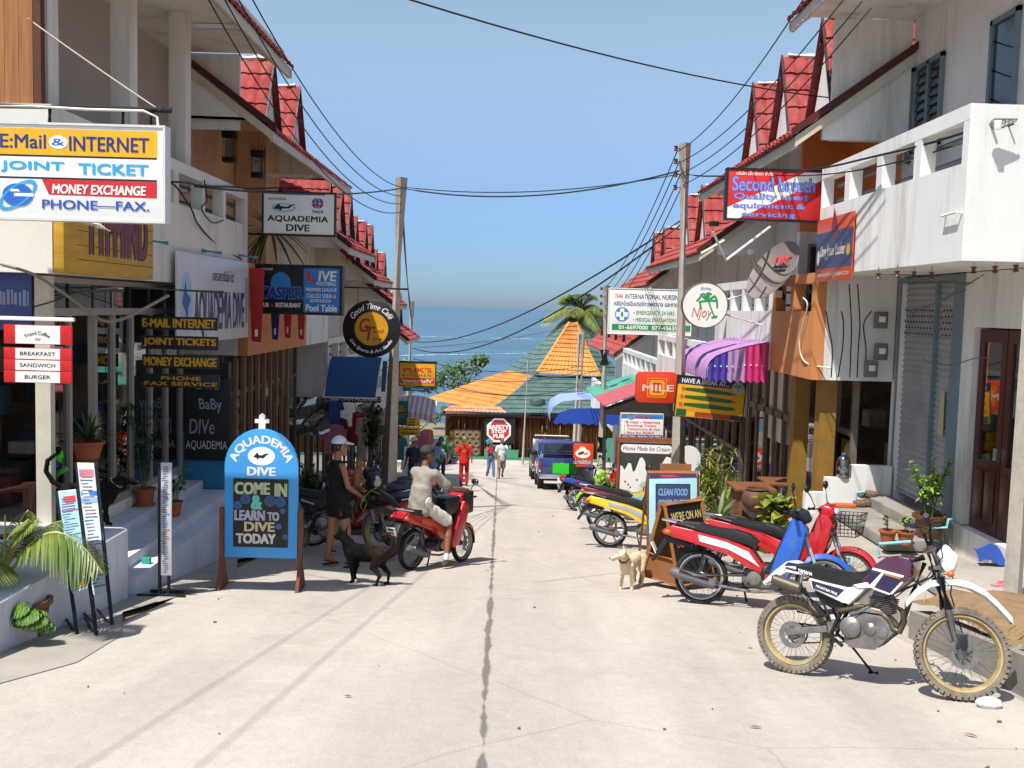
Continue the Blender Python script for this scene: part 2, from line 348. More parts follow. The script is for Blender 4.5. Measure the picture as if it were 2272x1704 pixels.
# ================================================================ the setting
def road_mat():
    m = mat('road_concrete', 'bcb2a8', .9, var=.1, scale=.7, bump=.22, bscale=30, stretch=(1, .35, 1), dirt='8d8378', dscale=.5, damt=.4)
    n = m.node_tree.nodes; L = m.node_tree.links.new; p = n['Principled BSDF']; src = p.inputs['Base Color'].links[0].from_socket
    tc = n.new('ShaderNodeTexCoord'); sx = n.new('ShaderNodeSeparateXYZ'); L(tc.outputs['Object'], sx.inputs[0])
    def math_(op, a, b=None, c=None):
        q = n.new('ShaderNodeMath'); q.operation = op
        for i, t in enumerate((a, b, c)):
            if t is None: continue
            if isinstance(t, (int, float)): q.inputs[i].default_value = t
            else: L(t, q.inputs[i])
        return q.outputs[0]
    def noise(sc, det=5, ro=.6):
        q = n.new('ShaderNodeTexNoise'); q.inputs['Scale'].default_value = sc; q.inputs['Detail'].default_value = det; q.inputs['Roughness'].default_value = ro; L(tc.outputs['Object'], q.inputs['Vector']); return q.outputs[0]
    cx = math_('MULTIPLY_ADD', sx.outputs['Y'], -.0068, -.05)
    d = math_('SUBTRACT', sx.outputs['X'], cx); d = math_('ADD', d, math_('MULTIPLY_ADD', noise(2.2), .05, -.025)); d = math_('ABSOLUTE', d)
    wd = math_('MULTIPLY_ADD', noise(1.9, 3), .1, -.034)
    a = n.new('ShaderNodeMapRange'); L(math_('SUBTRACT', d, wd), a.inputs[0]); a.inputs[1].default_value = .012; a.inputs[2].default_value = -.004
    # cross joints every 7 m, slightly wavy, and one long crack
    y = math_('ADD', sx.outputs['Y'], math_('MULTIPLY_ADD', noise(2), .05, -.025)); fr = math_('ABSOLUTE', math_('SUBTRACT', math_('FRACT', math_('DIVIDE', y, 7.3)), .5))
    b = n.new('ShaderNodeMapRange'); L(fr, b.inputs[0]); b.inputs[1].default_value = .0016; b.inputs[2].default_value = .0004; b.inputs[4].default_value = .7
    mk = math_('MAXIMUM', a.outputs[0], b.outputs[0])
    mx = n.new('ShaderNodeMix'); mx.data_type = 'RGBA'; L(math_('MULTIPLY', mk, .75), mx.inputs[0]); L(src, mx.inputs[6]); mx.inputs[7].default_value = lin('57544f')
    # worn tyre bands
    tb = n.new('ShaderNodeTexNoise'); tb.inputs['Scale'].default_value = 1.1; tb.inputs['Detail'].default_value = 4; mp = n.new('ShaderNodeMapping'); mp.inputs['Scale'].default_value = (1.2, .05, 1); L(tc.outputs['Object'], mp.inputs[0]); L(mp.outputs[0], tb.inputs['Vector'])
    tr = n.new('ShaderNodeMapRange'); tr.inputs[1].default_value = .45; tr.inputs[2].default_value = .7; tr.inputs[3].default_value = 1.03; tr.inputs[4].default_value = .86; L(tb.outputs[0], tr.inputs[0])
    m2 = n.new('ShaderNodeMix'); m2.data_type = 'RGBA'; m2.blend_type = 'MULTIPLY'; m2.inputs[0].default_value = 1; L(mx.outputs[2], m2.inputs[6]); L(tr.outputs[0], m2.inputs[7]); last = m2.outputs[2]
    for sc, lo, hi, a_, b_ in ((75, .35, .65, .86, 1.06), (9, .3, .75, 1.04, .9), (.9, .55, .75, 1, .84)):
        g = n.new('ShaderNodeMapRange'); g.inputs[1].default_value = lo; g.inputs[2].default_value = hi; g.inputs[3].default_value = a_; g.inputs[4].default_value = b_; L(noise(sc, 4, .7), g.inputs[0])
        m3 = n.new('ShaderNodeMix'); m3.data_type = 'RGBA'; m3.blend_type = 'MULTIPLY'; m3.inputs[0].default_value = 1; L(last, m3.inputs[6]); L(g.outputs[0], m3.inputs[7]); last = m3.outputs[2]
    vo = n.new('ShaderNodeTexVoronoi'); vo.feature = 'DISTANCE_TO_EDGE'; vo.inputs['Scale'].default_value = .16; wv = n.new('ShaderNodeTexNoise'); wv.inputs['Scale'].default_value = 1.5; wv.inputs['Detail'].default_value = 6; av = n.new('ShaderNodeMix'); av.data_type = 'RGBA'; av.inputs[0].default_value = .12; L(tc.outputs['Object'], wv.inputs['Vector']); L(tc.outputs['Object'], av.inputs[6]); L(wv.outputs['Color'], av.inputs[7]); L(av.outputs[2], vo.inputs['Vector'])
    ck = n.new('ShaderNodeMapRange'); ck.inputs[1].default_value = .0006; ck.inputs[2].default_value = .0016; ck.inputs[3].default_value = .85; ck.inputs[4].default_value = 1; L(vo.outputs['Distance'], ck.inputs[0])
    m4 = n.new('ShaderNodeMix'); m4.data_type = 'RGBA'; m4.blend_type = 'MULTIPLY'; m4.inputs[0].default_value = 1; L(last, m4.inputs[6]); L(ck.outputs[0], m4.inputs[7]); L(m4.outputs[2], p.inputs['Base Color'])
    return m
ROAD = road_mat(); SOIL = mat('dry_soil', '8a6f50', .95, var=.35, scale=4, bump=.5, bscale=25, dirt='5d4a36', dscale=2)
PAVE = mat('pavement_concrete', 'a39c92', .92, var=.2, scale=1.5, bump=.25, bscale=35, dirt='6d675f', dscale=1.2, damt=.55)
PALEC = mat('pale_blue_concrete', 'cdcfd8', .85, var=.15, scale=1.5, bump=.2, bscale=30, dirt='85818a', dscale=1.4, damt=.5)
# ground sheet: the slope, the flat by the pub and the beach
b = MB(mat('earth', '877a68', .95, var=.3, scale=1, bump=.3, dirt='5a6040', dscale=.3))
ys = [(-30, -gz(30)-.05), (0, -.05), (66, gz(66)-.05), (90, -8.9), (100, -10.2), (125, -13)]
for (y0, z0), (y1, z1) in zip(ys, ys[1:]): b.poly([(-90, y0, z0), (90, y0, z0), (90, y1, z1), (-90, y1, z1)])
b.build('ground', kind='structure', smooth=False)
b = MB(ROAD); yy = [-12 + 2*k for k in range(39)]
for y0, y1 in zip(yy, yy[1:]): b.poly([(-3.3, y0, gz(y0)), (3.55, y0, gz(y0)), (3.55, y1, gz(y1)), (-3.3, y1, gz(y1))])
b.poly([(-30, 64, gz(64)+.004), (30, 64, gz(64)+.004), (30, 72, gz(64)-.15), (-30, 72, gz(64)-.15)])
b.build('road', kind='structure', smooth=False)
b = MB(PAVE); random.seed(3)
e = [(-3.3 + .22*math.sin(k*1.7) + .12*random.random(), -12 + 1.0*k) for k in range(76)]
for (xa, ya), (xb, yb) in zip(e, e[1:]): b.poly([(-6, ya, gz(ya)+.004), (xa, ya, gz(ya)+.006), (xb, yb, gz(yb)+.006), (-6, yb, gz(yb)+.004)])
b.build('pavement', kind='structure', smooth=False)
b = MB(PAVE)
for y0 in range(-12, 62, 2): b.poly([(3.55, y0, gz(y0)-.004), (6, y0, gz(y0)-.004), (6, y0+2, gz(y0+2)-.004), (3.55, y0+2, gz(y0+2)-.004)])
b.build('verge', kind='structure', smooth=False)
# sea
def sea_mat():
    m = bpy.data.materials.new('sea_water'); m.use_nodes = True; n = m.node_tree.nodes; L = m.node_tree.links.new; p = n['Principled BSDF']
    tc = n.new('ShaderNodeTexCoord'); mp = n.new('ShaderNodeMapping'); mp.inputs['Scale'].default_value = (.012, .05, 1); L(tc.outputs['Object'], mp.inputs[0])
    a = n.new('ShaderNodeTexNoise'); a.inputs['Scale'].default_value = 1; a.inputs['Detail'].default_value = 7; a.inputs['Roughness'].default_value = .6; L(mp.outputs[0], a.inputs['Vector'])
    mr = n.new('ShaderNodeMapRange'); mr.inputs[1].default_value = .3; mr.inputs[2].default_value = .7; L(a.outputs[0], mr.inputs[0])
    mx = n.new('ShaderNodeMix'); mx.data_type = 'RGBA'; mx.inputs[6].default_value = lin('2c4f66'); mx.inputs[7].default_value = lin('4a6d80'); L(mr.outputs[0], mx.inputs[0]); L(mx.outputs[2], p.inputs['Base Color'])
    p.inputs['Roughness'].default_value = .3; p.inputs['Specular IOR Level'].default_value = .35
    c = n.new('ShaderNodeTexNoise'); c.inputs['Scale'].default_value = .35; c.inputs['Detail'].default_value = 8; mp2 = n.new('ShaderNodeMapping'); mp2.inputs['Scale'].default_value = (.5, 1, 1); L(tc.outputs['Object'], mp2.inputs[0]); L(mp2.outputs[0], c.inputs['Vector'])
    bp = n.new('ShaderNodeBump'); bp.inputs['Strength'].default_value = .6; bp.inputs['Distance'].default_value = .8; L(c.outputs[0], bp.inputs['Height']); L(bp.outputs[0], p.inputs['Normal']); return m
b = MB(sea_mat()); b.poly([(-30000, 92, -11.5), (30000, 92, -11.5), (30000, 40000, -11.5), (-30000, 40000, -11.5)]); b.build('sea', kind='structure', smooth=False)
b = MB(mat('wake_foam', '8fa8b8', .7)); random.seed(5)
for (x0, y0, x1, y1, w_) in ((-28, 262, 42, 330, 3.2), (-80, 420, 90, 452, 4)):
    N = 24
    for k in range(N):
        t0, t1 = k/N, (k+.86)/N; q = lambda t, o: (x0+(x1-x0)*t, y0+(y1-y0)*t+o, -11.42)
        h0, h1 = w_*random.uniform(.3, 1), w_*random.uniform(.3, 1); b.poly([q(t0, -h0), q(t1, -h1), q(t1, h1), q(t0, h0)])
b.build('boat_wake', kind='structure', smooth=False)
# ---- right terrace, kerb wall, steps
b = MB(PAVE)
b.prism([(3.9, 8.75), (5.58, 8.75), (5.58, 14.3), (4.3, 14.3), (3.9, 13.6)], -2.3, -1.14, ax='z')
b.build('terrace', kind='structure', smooth=False)
b = MB(PAVE); b.box(4.45, 5.57, 8.9, 10.95, -1.12, -1.0, .012); b.build('door_slab', kind='structure')
b = MB(CONC)
b.box(4.66, 5.2, 11.9, 14.22, -1.12, -.985, .015); b.box(5.2, 5.58, 12.1, 14.2, -1.12, -.85, .015)
b.build('front_steps', label='two bare concrete steps below the roller shutters', cat='steps')
b = MB(CONC)
b.prism([(3.56, 4.0), (3.74, 4.0), (3.86, 8.74), (3.66, 8.74)], -1.6, -.3, ax='z')
kb = b
for v_ in kb.bm.verts:
    y = v_.co.y; v_.co.z = gz(y)-.3 if v_.co.z < -1 else gz(y)+.34-(y-4)*.02
kb.build('kerb_wall', label='stained concrete kerb wall holding back dry soil behind the front motorcycle wheel', cat='kerb wall')
b = MB(SOIL); random.seed(2); G = {}
for i in range(13):
    for j in range(19):
        x = 3.7 + i*.19; y = 4 + j*.27; G[i, j] = b.v((x, y, gz(y) + .26 + .11*random.random() + (.08 if 1 < i < 8 else 0)))
for i in range(12):
    for j in range(18): b.f([G[i, j], G[i+1, j], G[i+1, j+1], G[i, j+1]], True)
b.build('dry_soil_bed', kind='structure', ang=80)
b = MB(leafmat('dry_grass', '8a7a3c', 'b39a58'))
for k in range(420):
    x = random.uniform(3.75, 5.2); y = random.uniform(5.2, 8.7); b.leaf((x, y, gz(y)+.33), (random.uniform(-1, 1), random.uniform(-1, 1), random.uniform(.3, 1.2)), random.uniform(.05, .16), .012, .4, 2)
b.build('dry_grass', kind='stuff')
# ---- left terrace and steps (pale blue-grey painted)
b = MB(PALEC)
b.prism([(-5.55, 6.2), (-3.72, 6.2), (-3.72, 9.75), (-3.9, 9.95), (-5.55, 9.95)], -1.9, -.58, ax='z', bev=.03)
b.build('raised_walkway', label='pale blue grey painted walkway with a high front face where the black dog stands', cat='walkway')
b = MB(PALEC)
b.box(-3.93, -3.72, 9.96, 14.2, -2.6, -1.13, .015); b.box(-4.34, -3.93, 9.96, 14.2, -2.6, -1.01, .015); b.box(-4.62, -4.34, 9.96, 14.2, -2.6, -.88, .012)
b.build('shop_steps', label='pale lilac grey painted steps leading up to the dive shop glass front', cat='steps')
# ================================================================ shophouses
ORANGE = mat('orange_wall', 'c9854f', .7, var=.1, scale=1.2, bump=.08, dirt='9a6238', damt=.3); ORBR = mat('bright_orange', 'e08a4e', .6, var=.15)
BROWN = mat('ochre_brown_wall', 'd8b08c', .75, var=.25, scale=1.4, dirt='c08a60', dscale=1.5, damt=.5)
SHUT = mat('roller_shutter_steel', 'a0a3a6', .5, metal=.1, var=.2, scale=3, dirt='5f6266', damt=.4); BGREY = mat('blue_grey_paint', '6f828c', .6, var=.12, dirt='55646b')
YELW = mat('ochre_post', '8f6c2c', .6, var=.2); DOORW = mat('dark_red_door', '4a2220', .35, var=.3, scale=2, stretch=(8, 8, .5)); FRAMED = mat('dark_frame', '74685c', .6, var=.3, scale=4); FRAMEG = mat('grey_frame', '9a948a', .5, var=.15); TEAL = mat('teal_blue_paint', '2f7ba4', .6, var=.1, dirt='28668a')
GOODS = [mat('goods_'+str(k), c, .8, var=.3, scale=6) for k, c in enumerate(('6e5a48', '8a7a66', '5a5f66', '9a8f80', '7a3f38', '3f4f60', 'a89468', '4f5a44', 'b5aa9c'))]
GARM = [mat('cloth_'+n, c, .9, var=.25, scale=8) for n, c in (('red', 'a82c30'), ('blue', '2c4f94'), ('pink', 'c06f88'), ('cream', 'd6cdb8'), ('green', '3f6f4a'), ('orange', 'cc6a2a'), ('teal', '2f7c80'), ('brown', '6a4630'), ('white', 'd9d9d6'))]
def shop(label, sd, Y0, Y1, zb, zt, ze, we=4.0, wb=4.4, wall=WHT, bal=None, rear=None, openings=None, dormers=(), cols=(), endA=True, endB=False, gable=True, flat=False, zc=None, front=True, wf=5.1, pipes=True, colsplit=None, rowt=.2, wr=7.0, extra=None, lites=(), ry1=0, ry0=0):
    zf = zb - 3.05; root = thing('shophouse', label, 'building', (sd*5, (Y0+Y1)/2, zf)); T = M.Translation(-root.location) @ M.Diagonal((sd, 1, 1, 1))
    def B(*m): b = MB(*m); b.T = T; return b
    tn = .75; zr = ze + tn*(wr-we); rz = lambda w_: ze + tn*(w_-we); zc = zc or ze - .12
    b = B(wall); e = .075
    # party walls, rear upper wall, back wall, slab, floor
    b.box(5.62, 9.5, Y0+.005, Y0+.14, zf-1.5, rz(5.62)-.2); b.box(5.62, 9.5, Y1-.14, Y1-.005, zf-1.5, rz(5.62)-.2); b.box(9.5, 9.7, Y0+.01, Y1-.01, zf-1.5, ze+.4)
    b.box(4.56, 9.5, Y0+.145, Y1-.145, zb+.01, zb+.16)
    if flat: b.box(we+.02, 5.9, Y0+.03, Y1-.01+ry1, zc, zc+.06)
    b.build('wall', root)
    b = B(rear or wall); b.box(5.6, 5.72, Y0+.15, Y1-.15, zb+.17, rz(5.62)-.25); b.build('rear_wall', root)
    b = B(INT); b.box(max(wf, 5.1) if front else 5.78, 9.45, Y0+.15, Y1-.15, zf-.2, zf); b.box(9.3, 9.46, Y0+.15, Y1-.15, zf+.01, zb); b.box(5.75, 9.3, Y0+.145, Y0+.16, zf+.01, zb); b.box(5.75, 9.3, Y1-.16, Y1-.145, zf+.01, zb); b.build('shop_interior', root)
    if gable:
        for y in (Y0+ry0, Y1-.1):
            b = B(wall); b.prism([(we+.3, zc+.02), (9.5, zc+.02), (9.5, rz(wr)-.75*2.5-.2), (wr, zr-.12), (we+.3, rz(we+.3)-.13)], y+.01, y+.09); b.build('gable_wall', root)
    # balcony
    if openings is None:
        n = max(1, int((Y1-Y0-.3)/1.12)); openings = [(Y0+.15+k*(Y1-Y0-.2)/n, Y0+.15+(k+1)*(Y1-Y0-.2)/n-.14) for k in range(n)]
    zo0, zo1 = zt-.56, zt-.15; bm_ = bal or wall; b = B(bm_); w0, w1 = wb, wb+.17
    segs = [(Y0+.02, Y1-.02, bm_)] if not colsplit else colsplit
    for a, c, m in segs:
        b.use(m); b.box(w0, w1, a, c, zb, zo0); b.box(w0, w1, a, c, zo1, zt); cur = a
        for oa, ob in sorted(openings):
            if oa >= a-.01 and ob <= c+.01: b.box(w0+.002, w1-.002, cur, oa, zo0, zo1); cur = ob
        b.box(w0+.002, w1-.002, cur, c, zo0, zo1)
    b.use(wall)
    if endA: b.box(w1, 5.58, Y0+.022, Y0+.13, zb+.002, zt-.002)
    if endB: b.box(w1, 5.58, Y1-.13, Y1-.022, zb+.002, zt-.002)
    b.build('balcony', root)
    if pipes:
        b = B(PIPE)
        for z in (zo0+.1, zo0+.31): b.tube([(wb+.2, Y0+.2, z), (wb+.2, Y1-.2, z)], .038, 8)
        b.build('balcony_rail', root)
    if cols:
        for y in cols: b = B(wall); b.box(4.62, 4.86, y-.24, y, zt-.3, zc-.002, .006); b.build('column', root)
    # roof
    Y1s = Y1; Y0s = Y0; Y1 = Y1 + ry1; Y0 = Y0 + ry0
    b = B(REDT, MORT); L_ = math.hypot(wr-we+.12, tn*(wr-we+.12)); c_ = 1/math.sqrt(1+tn*tn)
    tiles(b, (wr, Y0, zr), (0, 1, 0), (-c_, 0, -tn*c_), Y1-Y0, L_, tw=rowt+.02, row=.34)
    b.use(REDT); b.poly([(wr, Y0, zr), (wr, Y1, zr), (wr+3, Y1, zr-2.3), (wr+3, Y0, zr-2.3)]); b.use(MORT); b.tube([(wr, Y0, zr+.03), (wr, Y1, zr+.03)], .09, 6)
    rf = b.build('roof', root)
    b = B(CREAM)
    for y in (Y0-.05, Y1-.01): b.prism([(we-.1, ze-.24), (we-.1, ze-.09), (wr, zr-.05), (wr, zr-.21)], y, y+.045)
    b.box(we-.085, we-.04, Y0, Y1-.02, ze-.24, ze-.08)
    b.use(mat('soffit_board', 'c4bdae', .75, var=.1)); 
    b.poly([(we-.04, Y0, ze-.16), (5.7, Y0, rz(5.7)-.16), (5.7, Y1, rz(5.7)-.16), (we-.04, Y1, ze-.16)])
    b.build('barge_board', root)
    b = B(MAROON)
    b.prism([(we-.16, ze-.1), (we-.16, ze+.02), (wr, zr+.06), (wr, zr-.05)], Y0-.09, Y0-.052); b.build('verge_tile', root)
    Y1 = Y1s; Y0 = Y0s
    for (yc, za, wd) in dormers:
        d = B(WHT); hb = .6; zb_ = rz(wd)-.05; H = za-zb_
        d.prism([(yc-hb, zb_), (yc+hb, zb_), (yc, za-.1)], wd+.05, wd+.11, ax='x'); dm = d.build('dormer', root)
        d = B(REDT)
        for s in (-1, 1):
            dv = V((0, s*(hb+.06), -H-.02)).normalized()
            tiles(d, (wd-.03, yc, za), (1, 0, 0), dv, (za-rz(wd))/tn+.1, H+.15, tw=.2, row=.34, clips=[((wd, yc, rz(wd)+.03), (tn, 0, -1))])
        d.build('dormer_roof', dm)
        d = B(MAROON)
        for s in (-1, 1): d.prism([(yc, za-.02), (yc, za+.035), (yc+s*(hb+.075), zb_-.02), (yc+s*(hb+.035), zb_-.04)], wd-.07, wd-.035, ax='x')
        d.build('dormer_edge', dm)
        d = B(MORT); random.seed(int(yc*10)); x1 = wd+(za-rz(wd))/tn-.1
        d.tube([(wd+.04+(x1-wd)*k/8, yc+random.uniform(-.01, .01), za+.015+random.uniform(-.012, .015)) for k in range(9)], [.055*random.uniform(.7, 1.2) for k in range(9)], 6); d.build('ridge_mortar', dm)
    for (w_, y, z) in lites:
        b = B(SIGNW); b.box(w_-.55, w_+.55, y-.06, y+.06, z-.05, z-.001); b.tube([(w_-.52, y, z-.075), (w_+.52, y, z-.075)], .018, 8); b.build('tube_light', root)
    if front:
        b = B(FRAMED); y = Y0+.25; fr = []
        n = max(2, int((Y1-Y0)/.8)); st = (Y1-Y0-.5)/n
        for k in range(n+1): b.box(wf, wf+.09, Y0+.25+k*st-.035, Y0+.25+k*st+.035, zf+.01, zb-.003)
        b.box(wf+.01, wf+.08, Y0+.25, Y1-.25, zf+2.2, zf+2.28); b.box(wf+.01, wf+.08, Y0+.25, Y1-.25, zf, zf+.1); sf = b.build('shopfront', root)
        b = B(GLASS)
        for k in range(n):
            if k % 3 != 1: b.box(wf+.03, wf+.04, Y0+.25+k*st+.04, Y0+.25+(k+1)*st-.04, zf+.1, zf+2.2)
        b.build('pane', sf)
        random.seed(int(Y0*7)); b = B(*GOODS)
        for k in range(60):
            b.use(random.choice(GOODS)); yy = random.uniform(Y0+.4, Y1-.4); z0 = zf+random.choice((.05, .5, .95, 1.4, 1.85)); ww = random.uniform(6.2, 8.6); h = random.uniform(.12, .42); b.box(ww, ww+random.uniform(.15, .5), yy, yy+random.uniform(.12, .4), z0, z0+h, .01)
        b.build('merchandise', root)['kind'] = 'stuff'
    if extra: extra(root, B)
    return root
D_ = lambda za, wd, *ys: [(y, za, wd) for y in ys]
# ---------------- right side
def r1x(root, B):
    # roller shutters, blue-grey pillar, white door wall, louvred windows
    b = B(WHT); b.box(5.6, 5.8, 11.98, 12.28, -.79, 2.28); b.box(5.6, 5.8, 9.2, 11.98, 1.62, 2.28); b.box(5.6, 5.8, 9.2, 10.2, -.8, 1.62); b.box(5.55, 5.8, 9.2, 12.28, -1.2, -.8); b.build('ground_wall', root)
    b = B(BGREY); b.box(5.56, 5.8, 12.282, 12.5, -.8, 2.275); b.box(5.585, 5.8, 12.5, 14.34, 2.2, 2.27); b.build('shutter_surround', root)
    for y0, y1 in ((12.5, 13.1), (13.14, 14.3)):
        b = B(SHUT); n = 36; z0, z1 = -.78, 2.2; pr = [(5.66+.013*math.sin(2*math.pi*k/4), z0+(z1-z0)*k/(n*4)) for k in range(n*4+1)]
        rows = [(b.v((w_, y0, z)), b.v((w_, y1, z))) for w_, z in pr]
        for a, c in zip(rows, rows[1:]): b.f([a[0], a[1], c[1], c[0]], True)
        s_ = b.build('roller_shutter', root, ang=80)
        b = B(BLK)
        for r_ in range(5):
            for k in range(int((y1-y0)/.1)): b.lathe([(.013, 0), (.013, .012)], (5.642, y0+.06+.1*k+(.05 if r_ % 2 else 0), 1.5+.08*r_), 'x', 8)
        b.build('vent_hole', s_)['kind'] = 'stuff'
        b = B(BGREY); b.box(5.6, 5.7, y1, y1+.04, z0, z1); b.build('guide_rail', s_)
    b = B(mat('paper_notice', 'b5ae8e', .8)); b.T = b.T @ M.Translation((0, 0, 0)); b.prism([(12.72, .2), (12.86, .22), (12.84, .78), (12.74, .78)], 5.62, 5.626, ax='x'); b.build('notice', root, label='faded paper notice hanging on the shutter')
    # door: dark red panelled leaves with glass
    for k, (y0, y1) in enumerate(((11.28, 11.94), (10.6, 11.26))):
        b = B(DOORW); b.box(5.66, 5.72, y0, y1, -.78, .05, .004); b.box(5.66, 5.72, y0, y0+.12, .05, 1.6); b.box(5.66, 5.72, y1-.12, y1, .05, 1.6); b.box(5.66, 5.72, y0+.12, y1-.12, 1.45, 1.6)
        for q in (0, 1): b.box(5.64, 5.661, y0+.08+q*.28, y0+.3+q*.28, -.65, -.05, .01)
        d = b.build('door', root); b = B(GLASS); b.box(5.68, 5.69, y0+.12, y1-.12, .05, 1.45); b.build('glass_panel', d); b = B(CHR); b.box(5.6, 5.66, y0+.02, y0+.06, .1, .24, .004); b.build('handle', d)
    for y0, y1, z0, z1, lo in ((13.24, 14.13, 4.0, 5.19, 1), (14.2, 14.34, 3.9, 5.2, 0), (11.3, 11.95, 3.55, 5.2, 0)):
        b = B(BGREY); b.box(5.55, 5.62, y0, y0+.06, z0, z1); b.box(5.55, 5.62, y1-.06, y1, z0, z1); b.box(5.55, 5.62, y0, y1, z1-.06, z1); b.box(5.55, 5.62, y0, y1, z0, z0+.06)
        if lo: b.box(5.55, 5.62, (y0+y1)/2-.03, (y0+y1)/2+.03, z0, z1)
        w_ = b.build('window', root); b = B(mat('window_glass', '39434a', .12, var=.2, spec=.8))
        if lo:
            for k in range(9): z = z0+.08+k*(z1-z0-.1)/9; b.prism([(5.56, z), (5.57, z), (5.61, z+.13), (5.6, z+.13)], y0+.05, y1-.05)
        else: b.box(5.585, 5.595, y0+.05, y1-.05, z0+.05, z1-.05)
        b.build('pane', w_)
        if not lo and z0 < 3.8:
            b = B(BLK)
            for k in range(4): b.tube([(5.58, y0+.05, z0+.2+k*.33), (5.58, y1-.05, z0+.42+k*.33)], .01, 5)
            b.build('mullion', w_)
    b = B(WHT); b.prism([(4.35, -1.3), (4.35, -.84), (4.64, -.84), (4.64, -.62), (5.0, -.62), (5.0, -.43), (5.58, -.43), (5.58, -1.3)], 14.21, 14.34); b.build('stair_parapet', root)
    b = B(WHT); b.box(4.5, 5.6, 14.37, 14.45, 4.2, 5.895); b.build('party_wall', root)
R1 = shop('white two storey shophouse on the right with grey roller shutters and a bright white balcony', 1, 9.75, 14.36, 2.28, 3.79, 5.92, we=3.95, openings=[(9.9, 10.9), (11.08, 12.03), (12.2, 13.15), (13.34, 14.3)], flat=True, zc=5.9, front=False, gable=False, extra=r1x, ry1=.02)
def r2x(root, B):
    b = B(ORBR); b.box(4.8, 5.58, 16.7, 16.84, 3.1, 4.9); b.use(WHT); b.box(4.8, 5.58, 16.7, 16.84, .95, 3.098); pt = b.build('partition', root)
    b = B(ORBR); b.box(5.56, 5.598, 14.52, 16.7, .95, 5.2); b.build('orange_wall', root)
    b = B(BGREY); b.box(4.95, 5.4, 16.66, 16.699, 1.5, 2.9); w_ = b.build('window', root); b = B(GLASS, BLK); b.use(BLK).box(4.99, 5.36, 16.65, 16.659, 1.55, 2.85); b.build('pane', w_)
    b = B(YELW)
    for y in (14.6, 15.9): b.box(4.62, 4.86, y, y+.24, -2.3, .77)
    b.build('post', root)
    b = B(mat('brown_slat', '7d6656', .7, var=.3, scale=4))
    for k in range(7): b.box(4.9, 4.96, 16.3+k*.62, 16.3+k*.62+.09, -2.2, .7)
    b.box(4.9, 4.95, 16.3, 20.2, -.15, -.03); b.box(4.9, 4.96, 14.9, 16, -.2, -.1); b.build('slat_screen', root)
    b = B(WHT); b.box(4.95, 5.05, 17.6, 18.7, -.6, .77); b.build('pillar_panel', root)
R2 = shop('shophouse with an orange and a white balcony section beside the satellite dish', 1, 14.37, 21.3, .78, 2.33, 4.3, we=4.05, dormers=D_(6.1, 4.6, 15.17, 17.37, 19.41), rear=WHT, colsplit=[(14.39, 16.7, ORANGE), (16.702, 21.28, WHT)], openings=[(14.55, 15.45), (15.65, 16.5), (16.95, 17.8), (17.95, 18.8), (18.95, 19.8), (19.95, 20.9)], zc=4.17, ry0=-.14, extra=r2x, lites=[(4.9, 18.6, 4.3)])
R3 = shop('white shophouse behind the wooden ice cream board and the round palm sign', 1, 21.32, 29.4, -.5, 1.05, 3.05, we=4.1, dormers=D_(4.75, 4.6, 24.2, 26.3))
R4 = shop('white shophouse behind the large nursing clinic sign', 1, 29.42, 38.2, -1.2, .3, 2.55, we=4.15, dormers=D_(4.2, 4.6, 29.95, 32), rear=WHT2)
R5 = shop('farthest right shophouse with a brown upper door beside the green and pink tin roof', 1, 38.22, 52, -3.3, -1.8, .05, we=4.2, dormers=D_(1.5, 4.7, 40, 43, 46, 49.5), openings=[(39, 40.6), (41, 42.6), (43, 44.6), (45, 46.6), (47, 48.6), (49, 50.6)], front=False)
# ---------------- left side
def l1x(root, B):
    b = B(WHT); b.box(4.5, 5.6, 16.6, 16.68, 4.5, 5.715); b.build('party_wall', root)
    b = B(mat('unseen_shade_sheet', '8d8a84', .6, metal=.5)); b.box(4.6, 6.6, 5.2, 8.7, 1.9, 1.96); b.build('canopy', root)  # unseen sheet outside the frame, added to shade the raised walkway
    # glazed shop front under the balcony
    b = B(FRAMEG); ys = [10.05, 10.55, 11.2, 11.72, 12.3, 12.95, 13.55, 14.16]
    for y in ys: b.box(4.63, 4.71, y-.035, y+.035, -.72, 1.5)
    b.box(4.635, 4.705, 10.05, 14.16, 1.5, 1.58); b.box(4.635, 4.705, 10.05, 14.16, -.74, -.66); b.box(4.64, 4.7, 10.05, 14.16, 1.84, 1.9)
    sf = b.build('shopfront', root)
    b = B(GLASS)
    for k, (y0, y1) in enumerate(zip(ys, ys[1:])):
        if k != 1: b.box(4.665, 4.672, y0+.04, y1-.04, -.66, 1.5)
        b.box(4.665, 4.672, y0+.04, y1-.04, 1.58, 1.84)
    b.build('pane', sf)
    b = B(WHT2); b.box(4.63, 4.75, 10.05, 14.16, -1.2, -.745); b.build('sill_wall', root)
    b = B(CREAM); b.box(4.55, 4.7, 9.9, 10.0, -.6, 1.9); b.build('post', root)
    b = B(TEAL); b.box(4.0, 5.6, 14.25, 14.4, -1.9, -.2); b.use(BLK); b.box(4.0, 5.6, 14.25, 14.4, -.198, .82); b.build('side_wall', root)
    b = B(INT); b.box(4.72, 5.7, 9.0, 16.6, -1, -.72); b.build('shop_floor', root)
    random.seed(11); b = B(*GOODS)
    for k in range(70): b.use(random.choice(GOODS)); y = random.uniform(10, 14); z = random.choice((-.7, -.2, .3, .8)); w_ = random.uniform(5.5, 7.5); b.box(w_, w_+.3, y, y+random.uniform(.1, .4), z, z+random.uniform(.12, .4), .01)
    b.build('merchandise', root)['kind'] = 'stuff'
